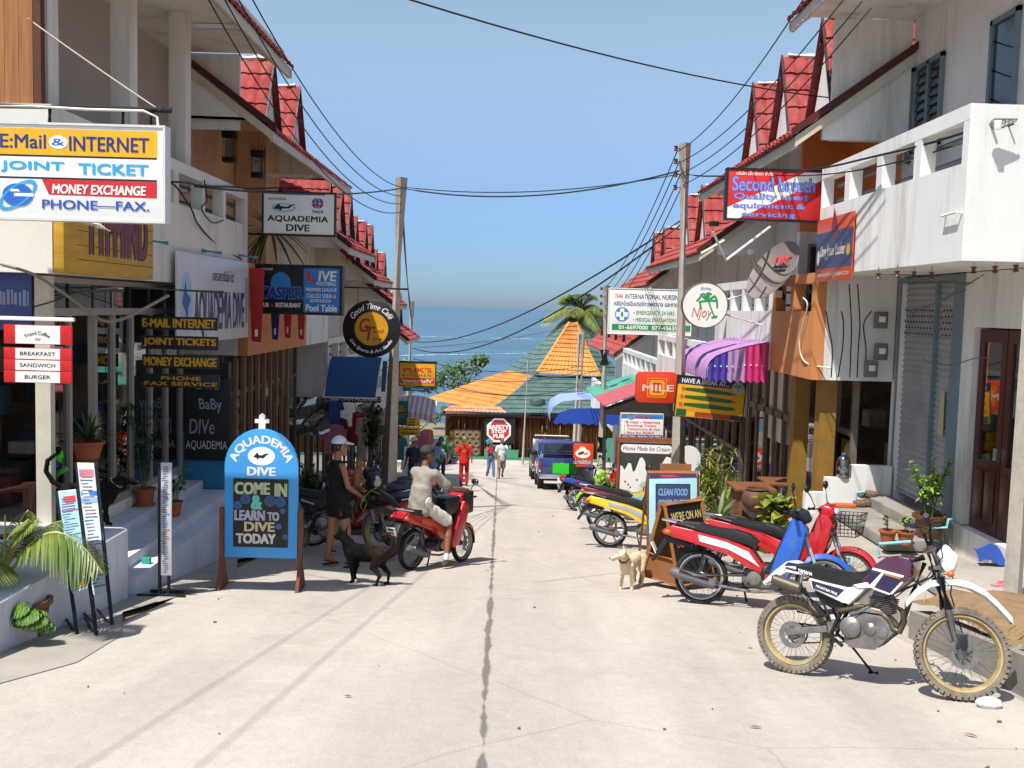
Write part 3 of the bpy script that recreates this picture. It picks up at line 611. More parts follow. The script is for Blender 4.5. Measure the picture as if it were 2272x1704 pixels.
L1 = shop('pale two storey shophouse on the left with open columned balcony above the dive shop', -1, 9.62, 16.8, 1.92, 3.52, 5.58, we=3.75, openings=[(9.9, 10.75), (10.95, 11.9), (12.1, 13.14), (13.32, 14.33), (14.45, 15.36), (15.5, 16.66)], flat=True, zc=5.72, cols=(10.3, 12.45, 14.5), wall=WHT2, rear=mat('grey_plaster', 'b9b3ab', .85, var=.08), gable=False, front=False, extra=l1x, ry1=-.22, ry0=-.75, lites=[(4.5, 14.9, 5.71)])
def l2x(root, B):
    b = B(BROWN); b.box(4.95, 5.58, 20.3, 20.42, .95, 5.1); b.build('partition', root)
    b = B(mat('wood_slat', '8a6c52', .7, var=.35, scale=3))
    for k in range(9): b.box(4.68, 4.75, 17.2+k*.5, 17.28+k*.5, -2.3, .7)
    b.build('slat_screen', root)
L2 = shop('shophouse with an orange balcony hung with strips and ochre brown upper walls', -1, 16.82, 24.28, .78, 2.35, 4.55, we=4.0, dormers=D_(6.25, 4.6, 19.2, 21.5), rear=BROWN, colsplit=[(16.84, 21.7, ORANGE), (21.702, 24.26, WHT)], openings=[(17, 17.9), (18.05, 18.95), (19.1, 20), (20.15, 21.05), (21.85, 22.7), (22.85, 23.9)], zc=4.66, ry0=-.36, extra=l2x, lites=[(4.7, 20.9, 4.35)])
L3 = shop('pale shophouse beyond the black and blue pub sign with a maroon edged roof', -1, 24.3, 28.9, -.6, .85, 3.15, we=4.0, dormers=D_(4.8, 4.55, 25, 26.7, 28.2), wall=WHT2)
L4 = shop('pale shophouse behind the round black cafe sign', -1, 28.92, 33.2, -1.3, .1, 2.5, we=4.0, dormers=D_(4.25, 4.55, 29.3, 31.2, 32.6), wall=WHT2)
L5 = shop('small pale shophouse behind the leaning concrete pole', -1, 33.22, 37.9, -2.0, -.6, 1.8, we=4.0, dormers=D_(3.55, 4.55, 33.8, 36), wall=WHT2)
L6 = shop('lowest shophouse on the left side next to the sea', -1, 37.92, 43, -2.9, -1.5, .45, we=3.95, wall=WHT2, dormers=D_(2.2, 4.55, 39, 41.5))
# wooden panel standing on the end of the left balcony
b = MB(mat('weathered_plank', 'a8703f', .75, var=.45, scale=2.5, stretch=(7, 7, .35), bump=.2))
for k in range(5): b.box(-5.25+k*.135, -5.25+k*.135+.131, 9.66, 9.7, 3.4, 5.32)
b.use(mat('plank_edge_shade', '5c3420', .8, var=.3)); b.box(-4.572, -4.5, 9.655, 9.74, 3.4, 5.34); b.build('plank_screen', label='weathered orange brown plank screen standing on the left balcony end', cat='screen', loc=(0, 0, 0))  # edge strip in a darker colour: shade of the side face painted in
# ================================================================ signs
C = lambda n, c, r=.4: mat('ink_'+n, c, r, var=.1, scale=10)
NAVY, BLUE, CYAN, RED, YEL, GRN, BK, WH, ORG, LBL, PNK = C('navy', '2b3277'), C('blue', '2f6cc4'), C('cyan', '35a7e0'), C('red', 'cf2b2b'), C('yellow', 'e8b023'), C('green', '2f8f55'), C('black', '141416'), SIGNW, C('orange', 'dd5520'), C('light_blue', '8fd0e0'), C('pink', 'c98fb0')
SIGNK = mat('sign_black', '121315', .5, var=.3, scale=6)
def hang(root, m, segs, r=.018, name='bracket'):
    b = MB(m)
    for a, c in segs: b.tube([a, c], r, 6)
    return b.build(name, root)
# 1 big e-mail sign, left foreground
s = pxsign('light_box_sign', 'big white and yellow e-mail and joint ticket light box at the left edge', -70, 284, 364, 484, 9.0, panel=SIGNW, frame=mat('sign_rim', 'd8d8d4', .4), fw=.02, th=.12)
U = lambda x: (x/2.592+70)/434; W_ = lambda y: (y/2.592-284)/200
s.rect(U(-170), W_(755), U(912), W_(903), YEL); s.rect(U(-170), W_(903), U(908), W_(913), BK); s.rect(U(-170), W_(1026), U(908), W_(1036), BK)
s.poly([(U(260), W_(1037)), (U(908), W_(1037)), (U(908), W_(1128)), (U(300), W_(1122))], RED)
s.text('E:Mail', U(28), W_(790), U(286), W_(868), NAVY, .02); s.ell(U(355), W_(830), .047, .072, WH); s.text('&', U(318), W_(810), U(388), W_(850), BLUE, .03); s.text('INTERNET', U(416), W_(795), U(864), W_(875), NAVY, .02)
s.text('JOINT', U(30), W_(938), U(388), W_(1000), CYAN, .045); s.text('TICKET', U(466), W_(942), U(862), W_(1004), CYAN, .045)
s.text('MONEY EXCHANGE', U(318), W_(1062), U(848), W_(1116), WH, .04, .12); s.text('PHONE\u2014FAX.', U(262), W_(1150), U(866), W_(1202), C('royal', '2d4fae'), .03)
ec = (U(125), W_(1128)); s.annulus(*ec, .0, 1, BLUE, .135, .1, 30); s.annulus(*ec, .82, 1.0, CYAN, .2, .085, 36, 0, 360, .62); s.rect(U(105), W_(1118), U(215), W_(1136), WH); s.poly([(U(88), W_(1096)), (U(128), W_(1096)), (U(140), W_(1110)), (U(84), W_(1110))], WH)
r_ = s.done(); hh = s.h/2
hang(r_, DKM, [((-.95, .02, hh+.17), (.93, .02, hh+.17))], .028, 'hanging_bar'); hang(r_, DKM, [((x, .01, hh+.02), (x, .02, hh+.16)) for x in (-.15, .5, .75)], .016)
b = MB(mat('white_cable', 'd8d4c8', .5)); b.tube([(-.95, -.03, hh+.15), (-.3, -.03, hh+.165), (.2, -.03, hh+.15), (.7, -.03, hh+.15), (.82, -.03, hh+.1), (.875, -.05, -.0), (.885, -.05, hh-.2), (.88, -.05, -hh+.02)], .012, 6); b.build('cable', r_)
# 2 hanging white dive sign
s = pxsign('light_box_sign', 'white dive shop light box with globe emblem hung from the balcony corner', 588, 431, 741, 519, 16.98, panel=SIGNW, frame=DKM, fw=.03, th=.1, rz=R(2))
U = lambda x: (x-630)/425; W_ = lambda y: (y-196)/244
s.text('AQUADEMIA', U(652), W_(330), U(1020), W_(372), BK, .05, space=1.05); s.text('DIVE', U(765), W_(382), U(908), W_(424), BK, .05); s.text('PADI', U(925), W_(294), U(988), W_(312), BK, .05)
s.ell(U(954), W_(252), .085, .135, C('globe', '3a55a8')); s.ell(U(954), W_(252), .035, .135, WH); s.ell(U(954), W_(252), .028, .12, C('globe', '3a55a8')); s.rect(U(918), W_(250), U(990), W_(256), WH); s.text('PADI', U(925), W_(243), U(985), W_(265), RED, .06)
s.text('\u0e1a\u0e08\u0e01.\u0e2d\u0e04\u0e27\u0e32\u0e14\u0e35\u0e40\u0e21\u0e35\u0e22', U(655), W_(222), U(765), W_(238), BK, .02)
s.ell(U(750), W_(284), .17, .11, C('wash', '9cc8e4')); s.ell(U(750), W_(283), .13, .07, WH)
s.poly([(U(686), W_(292)), (U(722), W_(256)), (U(730), W_(274)), (U(770), W_(278)), (U(800), W_(262)), (U(832), W_(262)), (U(804), W_(268)), (U(786), W_(288)), (U(740), W_(290)), (U(735), W_(304)), (U(720), W_(294))], BK)
r_ = s.done(); hang(r_, DKM, [((-1.0, .03, s.h/2+.015), (-.58, .03, s.h/2+.015)), ((-1.0, .03, -s.h/2-.015), (-.58, .03, -s.h/2-.015))], .025)
# 3 black and blue pub sign (name lettering only, the cartoon figure is left out)
s = pxsign('pub_sign', 'black and blue pub and live football sign', 573, 591, 759, 695, 17.4, panel=SIGNK, frame=mat('sign_edge', '1c1d20', .5), fw=.02, th=.22)
U = lambda x: (x-590)/516; W_ = lambda y: (y-635)/290
s.rect(U(877), W_(648), U(1094), W_(917), C('sky', '2d7fc9')); s.ell(U(738), W_(748), .12, .25, C('sky', '2d7fc9'))
s.text('CASPER', U(604), W_(760), U(876), W_(842), C('sky', '2d7fc9'), .1); s.text('CASPER', U(610), W_(766), U(870), W_(834), NAVY, .05); s.text('PUB', U(620), W_(864), U(666), W_(890), WH, .03); s.text('&', U(676), W_(866), U(694), W_(889), RED, .04); s.text('RESTAURANT', U(708), W_(862), U(862), W_(890), WH, .03)
s.text('\u0e04\u0e32\u0e2a\u0e40\u0e1b\u0e2d\u0e23\u0e4c', U(618), W_(650), U(688), W_(666), WH, .01)
s.text('L', U(895), W_(660), U(954), W_(726), RED, .06); s.text('IVE', U(966), W_(662), U(1078), W_(724), WH, .04, .1); s.text('FOOTBALL', U(956), W_(728), U(1078), W_(752), WH, .02); s.text('PREMIER LEAGUE', U(892), W_(766), U(1078), W_(788), WH, .02); s.text('CALCIO SERIA A', U(896), W_(802), U(1076), W_(828), WH, .02); s.text('BUNDESLIGA', U(918), W_(834), U(1046), W_(854), WH, .02); s.text('Pool Table', U(892), W_(868), U(1082), W_(910), WH, .04)
r_ = s.done(); hang(r_, DKM, [((-1.0, .05, s.h/2+.01), (-.7, .05, s.h/2+.01)), ((-1.0, .05, -s.h/2-.01), (-.7, .05, -s.h/2-.01))], .02)
# hanging cloth strips on the orange balcony
for k, (px, py0, py1, m, n) in enumerate(((578, 650, 1105, C('strip_red', 'b32a2e', .8), 'red'), (692, 930, 1092, C('strip_navy', '26336f', .8), 'navy'), (769, 930, 1080, C('strip_red', 'b32a2e', .8), 'red'), (852, 930, 1090, C('strip_red', 'b32a2e', .8), 'red'))):
    p0 = atx(*Z3L(px, py0), -4.25); p1 = atx(*Z3L(px, py1), -4.25); b = MB(m); w_ = .05 if k else .08; hgt = max(.5, p0.z-p1.z)
    b.prism([(-w_*1.6, hgt), (w_*1.6, hgt), (w_, 0), (-w_, .02)], -.012, .012, bev=.004); b.use(WH)
    b.box(-w_*.3, w_*.3, -.014, -.0125, .1, .22)
    b.build('banner_strip', label=('%s strip hanging on the orange balcony, %s' % (n, ('longest, leftmost of the four', 'the only dark blue one', 'between the navy strip and the rightmost red one', 'rightmost of the four, with a white mark')[k])), cat='banner', group='strips hanging on the orange balcony', loc=(-4.25, p1.y, p1.z))
b = MB(WOOD)
# 4 white vinyl dive banner on the left balcony face
c0 = atx(385, 600, -4.33); c1 = atx(552, 600, -4.33); Ym = (12.95+16.5)/2
s = Sign('vinyl_banner', 'wrinkled white vinyl dive banner tied on the left balcony face', (-4.32, Ym, 1.72), 3.55, 1.22, rz=R(90), th=.02, panel=mat('vinyl', 'cfcfd2', .35, var=.12, scale=2.5, bump=.5, bscale=5), rx=0)
s.text('AQUADEMIA DIVE', .2, .4, .93, .95, C('banner_ink', '2c3a68'), .03); s.text('\u0e1a\u0e08\u0e01.\u0e2d\u0e04\u0e27\u0e32\u0e14\u0e35\u0e40\u0e21\u0e35\u0e22 \u0e44\u0e14\u0e27\u0e4c', .44, .14, .76, .28, BK, .03)
s.ell(.11, .55, .07, .34, C('wash', '9cc8e4')); s.poly([(.06, .55), (.1, .3), (.12, .45), (.16, .5), (.13, .62), (.12, .85), (.1, .65)], C('whale', '35588f')); s.rect(.95, .2, .985, .8, C('pale_ink', '8a90b5')); s.done()
# 5 yellow board with worn letters on the left balcony
s = Sign('plank_sign', 'yellow plank board with worn dark letters on the left balcony face', (-4.34, 10.84, 2.36), 2.4, .86, rz=R(90), th=.1, panel=mat('yellow_plank', 'c79a2c', .55, var=.25, scale=2, stretch=(1, 1, 5), dirt='a87718', damt=.5), flatpanel=0)
for k in range(1, 6): s.rect(.12, k/6-.004, 1, k/6+.004, mat('plank_gap', '5c4412', .9))
s.text('TYPMIND', .2, .05, .93, .76, C('worn', '35282a', .8), .07); s.text('TYPMIND', .205, .06, .925, .74, C('slate', '6a6878', .8), .03); s.text('TYPMIND', .21, .07, .92, .73, C('wornred', '8c3f42', .8), .01)
s.done(); b.bm.free()
# street lamp arm
b = MB(WHT); b.tube([(-4.42, 9.7, 2.47), (-4.1, 9.95, 2.42)], .03, 8); b.tube([(-4.1, 9.95, 2.42), (-4.0, 10.02, 2.36)], [.035, .01], 8); b.build('wall_lamp', label='small white pipe lamp sticking out over the yellow plank board', cat='lamp')
# 6 friend coffee boards
root = thing('coffee_sign', 'red and white coffee and breakfast boards hanging from a white bar', 'sign', at(*ZT(340, 740), 9.2))
RP = mat('red_panel', 'cf2326', .45, var=.08); q = 9.2/F
for k, (y0, y1, t, tv) in enumerate(((485, 655, 'Friend Coffee', None), (688, 790, 'BREAKFAST', 1), (793, 890, 'SANDWICH', 1), (893, 998, 'BURGER', 1))):
    c = at(*ZT(340, (y0+y1)/2), 9.2) - root.location; w_, h_ = 600/4*q, (y1-y0)/4*q
    bb = MB(RP); bb.T = M.Translation(c); bb.box(-w_/2, w_/2, -.012, .012, -h_/2, h_/2, .003); bb.use(SIGNW).box(-w_*.33, w_*.33, -.0135, -.0125, -h_/2+.004, h_/2-.004)
    p = bb.build('board', root); l = MB(BK); l.T = M.Translation(c)
    if k == 0: l.text(t, 0, -.2, .24, .035, -.0155, .01, arc=.215); l.use(C('cup', 'd8a79a')); l.poly([(-.03, -.0155, -.03), (.03, -.0155, -.03), (.02, -.0155, -.055), (-.02, -.0155, -.055)])
    else: l.text(t, .0, -.0, w_*.52 if k < 3 else w_*.38, .034, -.0155, .012)
    l.build('lettering', p, smooth=False, recalc=False)
bb = MB(SIGNW); bb.box(-.42, .335, -.02, .02, .305, .34, .004); bb.build('hanging_bar', root)
bb = MB(DKM)
for x in (-.2, .22): bb.tube([(x, 0, .31), (x, 0, -.2)], .004, 5)
bb.build('chain', root)
# 7 four black boards with yellow text
root = thing('board_sign', 'four hanging black boards with yellow travel service lettering', 'sign', at(*ZT(1592, 725), 12.3)); q = 12.3/F
for y0, y1, ts in ((412, 526, ['E-MAIL INTERNET']), (582, 702, ['JOINT TICKETS']), (752, 870, ['MONEY EXCHANGE']), (922, 1040, ['PHONE', 'FAX SERVICE'])):
    c = at(*ZT(1592 + (y0-412)*.035, (y0+y1)/2), 12.3) - root.location; w_, h_ = 678/4*q, (y1-y0)/4*q; bb = MB(SIGNK); bb.T = M.Translation(c); bb.box(-w_/2, w_/2, -.015, .015, -h_/2, h_/2, .003); p = bb.build('board', root)
    l = MB(C('amber', 'cf9a18')); l.T = M.Translation(c)
    if len(ts) == 1: l.text(ts[0], 0, 0, w_*.95, h_*.68, -.017, .045)
    else: l.text(ts[0], 0, h_*.2, w_*.52, h_*.3, -.017, .04); l.text(ts[1], 0, -h_*.22, w_*.95, h_*.3, -.017, .04)
    l.build('lettering', p, smooth=False, recalc=False)
hang(root, DKM, [((x, .0, .75), (x, 0, -.36)) for x in (-.3, .33)], .005, 'chain'); hang(root, ALU, [((-.75, 0, .78), (.55, 0, .75))], .02, 'hanging_bar')
# 8 round cafe sign
s = pxsign('round_sign', 'round black cafe sign with a yellow centre hanging from a bar', 824.7-64, 729.6-64, 824.7+64, 729.6+64, 20.8)
r = s.w/2; b = MB(SIGNK); b.lathe([(r*.97, -.045), (r, -.035), (r, .035), (r*.97, .045)], (0, 0, 0), 'y', 48); b.build('panel', s.root); s.y = -.047
s.annulus(.5, .5, 0, r*.565, C('dial', 'd79a1d'), 1, 1, 40); s.annulus(.5, .5, r*.565, r*.585, C('rim', 'b8801a'), 1, 1, 40)
s.arctext('Good Time Caf\u00e9', .5, .5, r*.78, 62, r*.2, WH, .02, True, .3); s.arctext('Live Sports & Art Studio', .5, .5, r*.8, 62, r*.15, WH, .02, False, .3)
s.text('G', .29, .32, .47, .56, C('wine', 'a3241f'), .02, .2); s.text('T', .38, .46, .58, .7, C('wine', 'a3241f'), .02, .2); s.text('ood', .53, .5, .72, .57, C('wine', 'a3241f'), .01, .3); s.text('ime', .52, .64, .69, .7, C('wine', 'a3241f'), .01, .3);
r_ = s.done(); hang(r_, DKM, [((-.95, 0, r+.25), (.75, 0, r+.24))], .025, 'hanging_bar'); hang(r_, DKM, [((-.3, 0, r*.9), (-.3, 0, r+.25)), ((.3, 0, r*.9), (.3, 0, r+.25))], .008, 'chain')
# 9 kitchen sign
s = pxsign('light_box_sign', 'yellow and red kitchen light box beyond the round cafe sign', 887, 805, 966, 856, 30, panel=C('kyel', 'e2a51c'), frame=DKM, th=.14, fw=.025)
s.text("PUK'S", .11, .2, .9, .42, RED, .05); s.text('K I T C H E N', .09, .48, .88, .6, NAVY, .02); s.rect(.02, .66, .98, .88, RED); s.text('"\u0e2d\u0e32\u0e2b\u0e32\u0e23\u0e15\u0e32\u0e21\u0e2a\u0e31\u0e48\u0e07"', .06, .68, .94, .86, WH, .02); r_ = s.done()
hang(r_, DKM, [((-.9, 0, s.h/2+.04), (.6, 0, s.h/2+.04))], .02, 'hanging_bar')
s = pxsign('small_sign', 'small blue sign hanging under the yellow kitchen light box', 893, 859, 953, 868, 30.4, panel=C('sky', '2d7fc9'), th=.08); s.rect(.3, .3, .8, .7, WH); s.done()
# 10 teal cloth flag
s = pxsign('cloth_banner', 'hanging teal cloth banner with an orange and green emblem', 875, 889, 906, 944, 29, panel=mat('teal_cloth', '2c5e5c', .9, var=.2), th=.015); s.ell(.5, .38, .3, .06, ORG); s.ell(.5, .27, .16, .1, C('leafg', '5f8f3a')); s.rect(.2, .55, .8, .58, C('leafg', '5f8f3a')); s.rect(.25, .64, .75, .67, C('leafg', '5f8f3a')); s.done()
for px, lab in (((903, 927.5, 931.5, 946), 'upper yellow board beside the teal banner'), ((886, 947.5, 932, 966), 'lower wider yellow board under the teal banner')):
    s = pxsign('yellow_board', lab, *px, 28.5, panel=C('ybd', 'cf9f14'), th=.03, group='yellow boards beside the teal banner')
    if 'lower' in lab: s.scrawl(.12, .18, .85, .36, BK, 5); s.scrawl(.1, .6, .92, .82, BK, 6)
    else: s.scrawl(.18, .08, .7, .24, BK, 7); s.scrawl(.12, .4, .62, .56, BK, 8); s.scrawl(.12, .72, .62, .9, BK, 9)
    s.done()
s = pxsign('black_sign', 'black open morning sign under the blue awning', 752, 879, 845, 893, 24.6, panel=SIGNK, th=.05); s.text('OPEN MORNING', .03, .2, .97, .8, WH, .03); s.done()
# blue awnings
b = MB(mat('blue_canvas', '2f5f9c', .8, var=.12, scale=3)); p = at(782, 836, 23.7); hw, hh = .58, .48
for k in range(8):
    t0, t1 = k/8, (k+1)/8; f_ = lambda t: (-.06*math.sin(t*3.1)-.25*t, -hh+0+2*hh*(1-t)); y0, z0 = f_(t0); y1, z1 = f_(t1)
    b.poly([(-hw-.04+.1*(1-t0), y0, z0), (hw+.1*(1-t0), y0, z0), (hw+.1*(1-t1), y1, z1), (-hw-.04+.1*(1-t1), y1, z1)])
aw = thing('canvas_awning', 'steep blue canvas awning in a white frame below the round cafe sign', 'awning', p); b.build('canvas', aw)
b = MB(SIGNW); b.tube([(hw+.11, 0, hh), (hw+.02, -.26, -hh), (-hw-.06, -.26, -hh), (-hw+.06, 0, hh)], .022, 6); b.build('frame', aw)
b = MB(mat('dark_canvas', '2a5078', .8)); b.poly([(.6, .9, .35), (.72, .9, .35), (.7, .7, -.4), (.6, .7, -.4)]); b.build('rear_flap', aw)
# plastic sheet
b = MB(glassmat('clear_plastic', 'a89c94', .62, .12)); random.seed(4); G = {}
for i in range(15):
    for j in range(11):
        u, v = i/14, j/10; p = at(622+109*u, 881+80*v+6*math.sin(u*math.pi)*v, 24.1); G[i, j] = b.v((p.x, p.y+.05*math.sin(9*u+5*v)+.04*math.sin(14*v+3*u*u), p.z))
for i in range(14):
    for j in range(10): b.f([G[i, j], G[i+1, j], G[i+1, j+1], G[i, j+1]], True)
b.build('plastic_sheet', label='creased clear plastic sheet hanging below the pale balcony end', cat='plastic sheet', ang=80)
# 17 blue arched sandwich board
p = at(597, 1190, 10.55); q = 10.55/F; x0, x1 = (503-597)*q, (670-597)*q
root = thing('arched_sign', 'blue arched dive school board on wooden feet', 'sign board', (-2.6, 10.55, gz(10.55)))
zb, zt = at(584, 1237, 10.55).z-root.location.z, at(584, 951, 10.55).z-root.location.z; hw = (670-506)/2*q; cz = zt-.57*2*hw*.92
AB = mat('arch_blue', '3d98da', .5, var=.06); b = MB(AB)
pts = [(-hw, zb), (hw, zb)] + [(hw*math.cos(R(a)), cz+(zt-cz)*math.sin(R(a))) for a in range(0, 181, 10)]
b.prism(pts, -.02, .02, bev=.006); b.build('board', root)
l = MB(); l.use(SIGNK).box(-hw*.754, hw*.742, -.028, -.021, zt-.915*(zt-zb), zt-.385*(zt-zb))
l.build('chalk_panel', root); bx0, bx1, bz0, bz1 = -hw*.754, hw*.742, zt-.915*(zt-zb), zt-.385*(zt-zb)
bw, bh = bx1-bx0, bz1-bz0; X = lambda u: bx0+bw*u; Zf = lambda v: bz1-bh*v
l = MB(); CK = [C('chalk_'+n, c, .9) for n, c in (('lime', 'b9c49a'), ('mint', '6fc8b2'), ('lilac', 'b3b2c4'), ('cream', 'cfc09a'), ('white', 'cfcfc8'))]
for t, u0, v0, u1, v1, m in (('COME', .02, .05, .67, .23, 0), ('IN', .75, .06, .98, .25, 0), ('&', .32, .24, .53, .45, 1), ('LEARN', .02, .46, .58, .61, 2), ('TO', .62, .48, .84, .61, 2), ('DIVE', .2, .63, .76, .77, 3), ('TODAY', .05, .8, .78, .95, 4)):
    l.use(CK[m]).text(t, X((u0+u1)/2), Zf((v0+v1)/2), bw*(u1-u0), bh*(v1-v0), -.0295, .06)
l.use(C('arch_white', 'dfe3e2')); l.text('AQUADEMIA', 0, cz-.02, R(150)*hw*.8, .105, -.0222, .05, arc=hw*.79); l.text('DIVE', 0, zt-.328*(zt-zb), hw*.78, .068*(zt-zb), -.0222, .06); l.build('lettering', root, smooth=False, recalc=False)
a = MB(C('swirl', '4a6b9c', .9))
for u, v, r in ((.22, .3, .05), (.67, .32, .055), (.86, .33, .05), (.08, .39, .04), (.9, .46, .025), (.83, .69, .028), (.95, .84, .025)):
    for f_ in (.35, .7, 1): 
        for k in range(14):
            t, t2 = R(k*360/14), R((k+1)*360/14); pt = lambda rr, tt: (X(u)+rr*math.cos(tt), -.0291, Zf(v)+rr*math.sin(tt)); a.poly([pt(r*f_-.006, t), pt(r*f_+.004, t), pt(r*f_+.004, t2), pt(r*f_-.006, t2)])
a.use(SIGNW); cy = zt-.21*(zt-zb); S_ = .085; a.poly([(.145*math.cos(R(t)), -.0223, cy+.1*math.sin(R(t))) for t in range(0, 360, 12)])
a.use(BK); a.poly([(x*S_-.01, -.024, cy+z*S_) for x, z in ((-.9, -.1), (-.35, .5), (-.25, .15), (.2, .1), (.6, .35), (1.1, .3), (.7, .1), (.4, -.25), (-.2, -.2), (-.35, -.5), (-.5, -.2))]); a.build('artwork', root, smooth=False, recalc=False)
for sx in (-1, 1):
    b = MB(mat('old_wood', '6e4030', .75, var=.3)); x = sx*(hw+.03); b.box(x-.022, x+.022, -.03, .03, .02, zb+.62*(zt-zb)*.62); b.prism([(-.2, 0), (.2, 0), (.18, .04), (.035, .32), (-.035, .32), (-.18, .04)], x-.018, x+.018, ax='x'); b.build('foot', root)
b = MB(SIGNW); b.prism([(-.035, zt-.02), (.035, zt-.02), (.035, zt+.06), (.075, zt+.06), (.075, zt+.1), (.03, zt+.1), (.03, zt+.14), (0, zt+.165), (-.03, zt+.14), (-.03, zt+.1), (-.075, zt+.1), (-.075, zt+.06), (-.035, zt+.06)], -.012, .012); b.build('finial', root)
# 18 menu boards on black metal frames, left foreground
def easel(label, ptl, ptr, pbl, pbr, Yt, Yb, legs, cols_, seed):
    TL, TR, BL, BR = at(*ptl, Yt), at(*ptr, Yt), at(*pbl, Yb), at(*pbr, Yb); base = V(((BL.x+BR.x)/2, Yb, gz(Yb))); root = thing('menu_board', label, 'menu board', base, group='menu boards on black metal frames'); q = lambda u, v, o=0: (TL*(1-u)*(1-v)+TR*u*(1-v)+BL*(1-u)*v+BR*u*v) - base + V((.3, -1, .1)).normalized()*o
    b = MB(mat('menu_paper', 'c9d3da', .35, var=.06)); A = [b.v(q(u, v, .004)) for u, v in ((0, 0), (1, 0), (1, 1), (0, 1))]; B_ = [b.v(q(u, v, -.02)) for u, v in ((0, 0), (1, 0), (1, 1), (0, 1))]; b.f(A); b.f(B_[::-1]); b.bridge(A, B_, False); b.build('panel', root)
    random.seed(seed); a = MB(); o = .006
    for (u0, v0, u1, v1, m) in cols_: a.use(m).poly([q(u0, v0, o), q(u1, v0, o), q(u1, v1, o), q(u0, v1, o)]); o += .0012
    ink = [C('txt', '56607a'), C('txt2', '9a5560'), C('txt3', '4f7f9a')]
    for k in range(34):
        v = .08+.88*k/34; u = .1+random.random()*.1; a.use(random.choice(ink)); u2 = min(.9, u+random.uniform(.25, .7)); a.poly([q(u, v, o), q(u2, v, o), q(u2, v+.008, o), q(u, v+.008, o)])
    a.build('artwork', root, smooth=False, recalc=False)
    b = MB(DKM); fb = V((BL.x, Yb, gz(Yb)))-base
    for c0, c1 in ((TL, BL), (TR, BR)):
        d = (c1-c0).normalized(); e = c1+d*((c1.z-gz(Yb)-.0)/-d.z); b.tube([c0-base, e-base], .016, 4)
        b.tube([c0*.65+c1*.35-base, V((c0.x-.28, Yb+.75, gz(Yb)+.18))-base], .014, 4); b.tube([e-base, V((e.x-.3, Yb+.3, gz(Yb)+.02))-base], .013, 4)
    b.build('frame', root); return root
easel('taller narrow white menu board with blue header and magenta fish strip, on a black easel', ZA(675, 105), ZA(850, 110), ZA(815, 1290), ZA(965, 1255), 8.95, 8.5, None, [(.08, .22, .95, .26, BLUE), (.45, .55, .62, .8, C('magenta', 'b0307a')), (.1, .05, .85, .11, C('hdr', 'c86a7a')), (.05, .27, .9, .31, C('hdr2', '7fa8d8'))], 3)
easel('shorter leaning menu board with orange tower picture on a black easel', ZA(505, 360), ZA(690, 340), ZA(635, 1270), ZA(800, 1210), 8.45, 8.1, None, [(.04, .02, .96, .98, C('mb_blue', '9cc6de')), (.25, .06, .85, .13, RED), (.45, .62, .62, .92, C('tower', 'c9743a')), (.2, .9, .95, .97, C('sand', 'c8a24a')), (.1, .2, .9, .21, C('mg', '8f4a70'))], 5)
# tall thin strip board
p = gr(*ZA(1440, 1290)); root = thing('strip_board', 'tall thin strip board with fish pictures on a black cross foot', 'sign board', (p.x, p.y, p.z)); k_ = p.y/F; H = (1290-70)/4*k_
b = MB(mat('strip_paper', 'c4c4c8', .5)); b.box(-.01, .1, -.02, .0, .16*H, H, .003); b.build('panel', root)
a = MB(); random.seed(8)
for k in range(48):
    z = .18*H+.8*H*k/48; a.use(random.choice([C('txt', '56607a'), C('txt3', '4f7f9a'), C('txt2', '9a5560'), C('txt4', '6a6a6a')])); x = random.uniform(.0, .03); a.poly([(x, -.0215, z), (x+random.uniform(.02, .065), -.0215, z), (x+.05, -.0215, z+.012), (x, -.0215, z+.012)])
for z in (.72, .8, .55, .36): a.use(C('fishy', '6f9ab0')).poly([(.045+.014*math.cos(R(t)), -.022, z*H+.05*math.sin(R(t))) for t in range(0, 360, 30)])
a.build('artwork', root, smooth=False, recalc=False)
b = MB(DKM); b.box(-.035, -.011, -.03, .01, 0, H); b.box(.06, .08, -.03, .01, 0, .16*H); b.box(-.24, .25, -.06, -.03, 0, .03); b.box(-.16, .3, .1, .13, 0, .03); b.box(-.03, -.01, -.06, .13, 0, .025); b.build('stand', root)
# chalkboard lettering on the dark partition wall
s = Sign('chalkboard', 'black chalkboard with pastel dive lettering on the wall behind the arched board', at(*ZT(1845, 1320), 14.2), 410/4*14.2/F, 740/4*14.2/F, th=.03, panel=SIGNK)
s.text('Dive', .25, .02, .75, .14, C('chalk_pink', 'a98a9c', .9), .01, .1); s.text('BaBy', .3, .25, .8, .42, C('chalk_bluish', '8fa3b8', .9), .01, -.15); s.text('DIVe', .1, .5, .65, .68, C('chalk_pink', 'a98a9c', .9), .01, .1); s.text('AQUADEMIA', .03, .76, .93, .88, C('chalk_white', 'a8acae', .9), .0); s.done()
# signs under the left balcony
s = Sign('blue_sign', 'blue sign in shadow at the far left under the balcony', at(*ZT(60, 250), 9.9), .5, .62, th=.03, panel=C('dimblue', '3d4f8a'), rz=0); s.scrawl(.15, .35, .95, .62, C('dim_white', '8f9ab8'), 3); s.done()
s = Sign('red_sign', 'dark red exchange sign under the left balcony', at(*ZT(325, 220), 9.95), .22, .75, th=.03, panel=C('dimred', '8a2230')); s.text('EXCHANGE', .05, .55, .95, .95, C('dim_grey', '9a9088'), .02); s.scrawl(.2, .03, .75, .2, C('dim_grey', '9a9088'), 4); s.done()
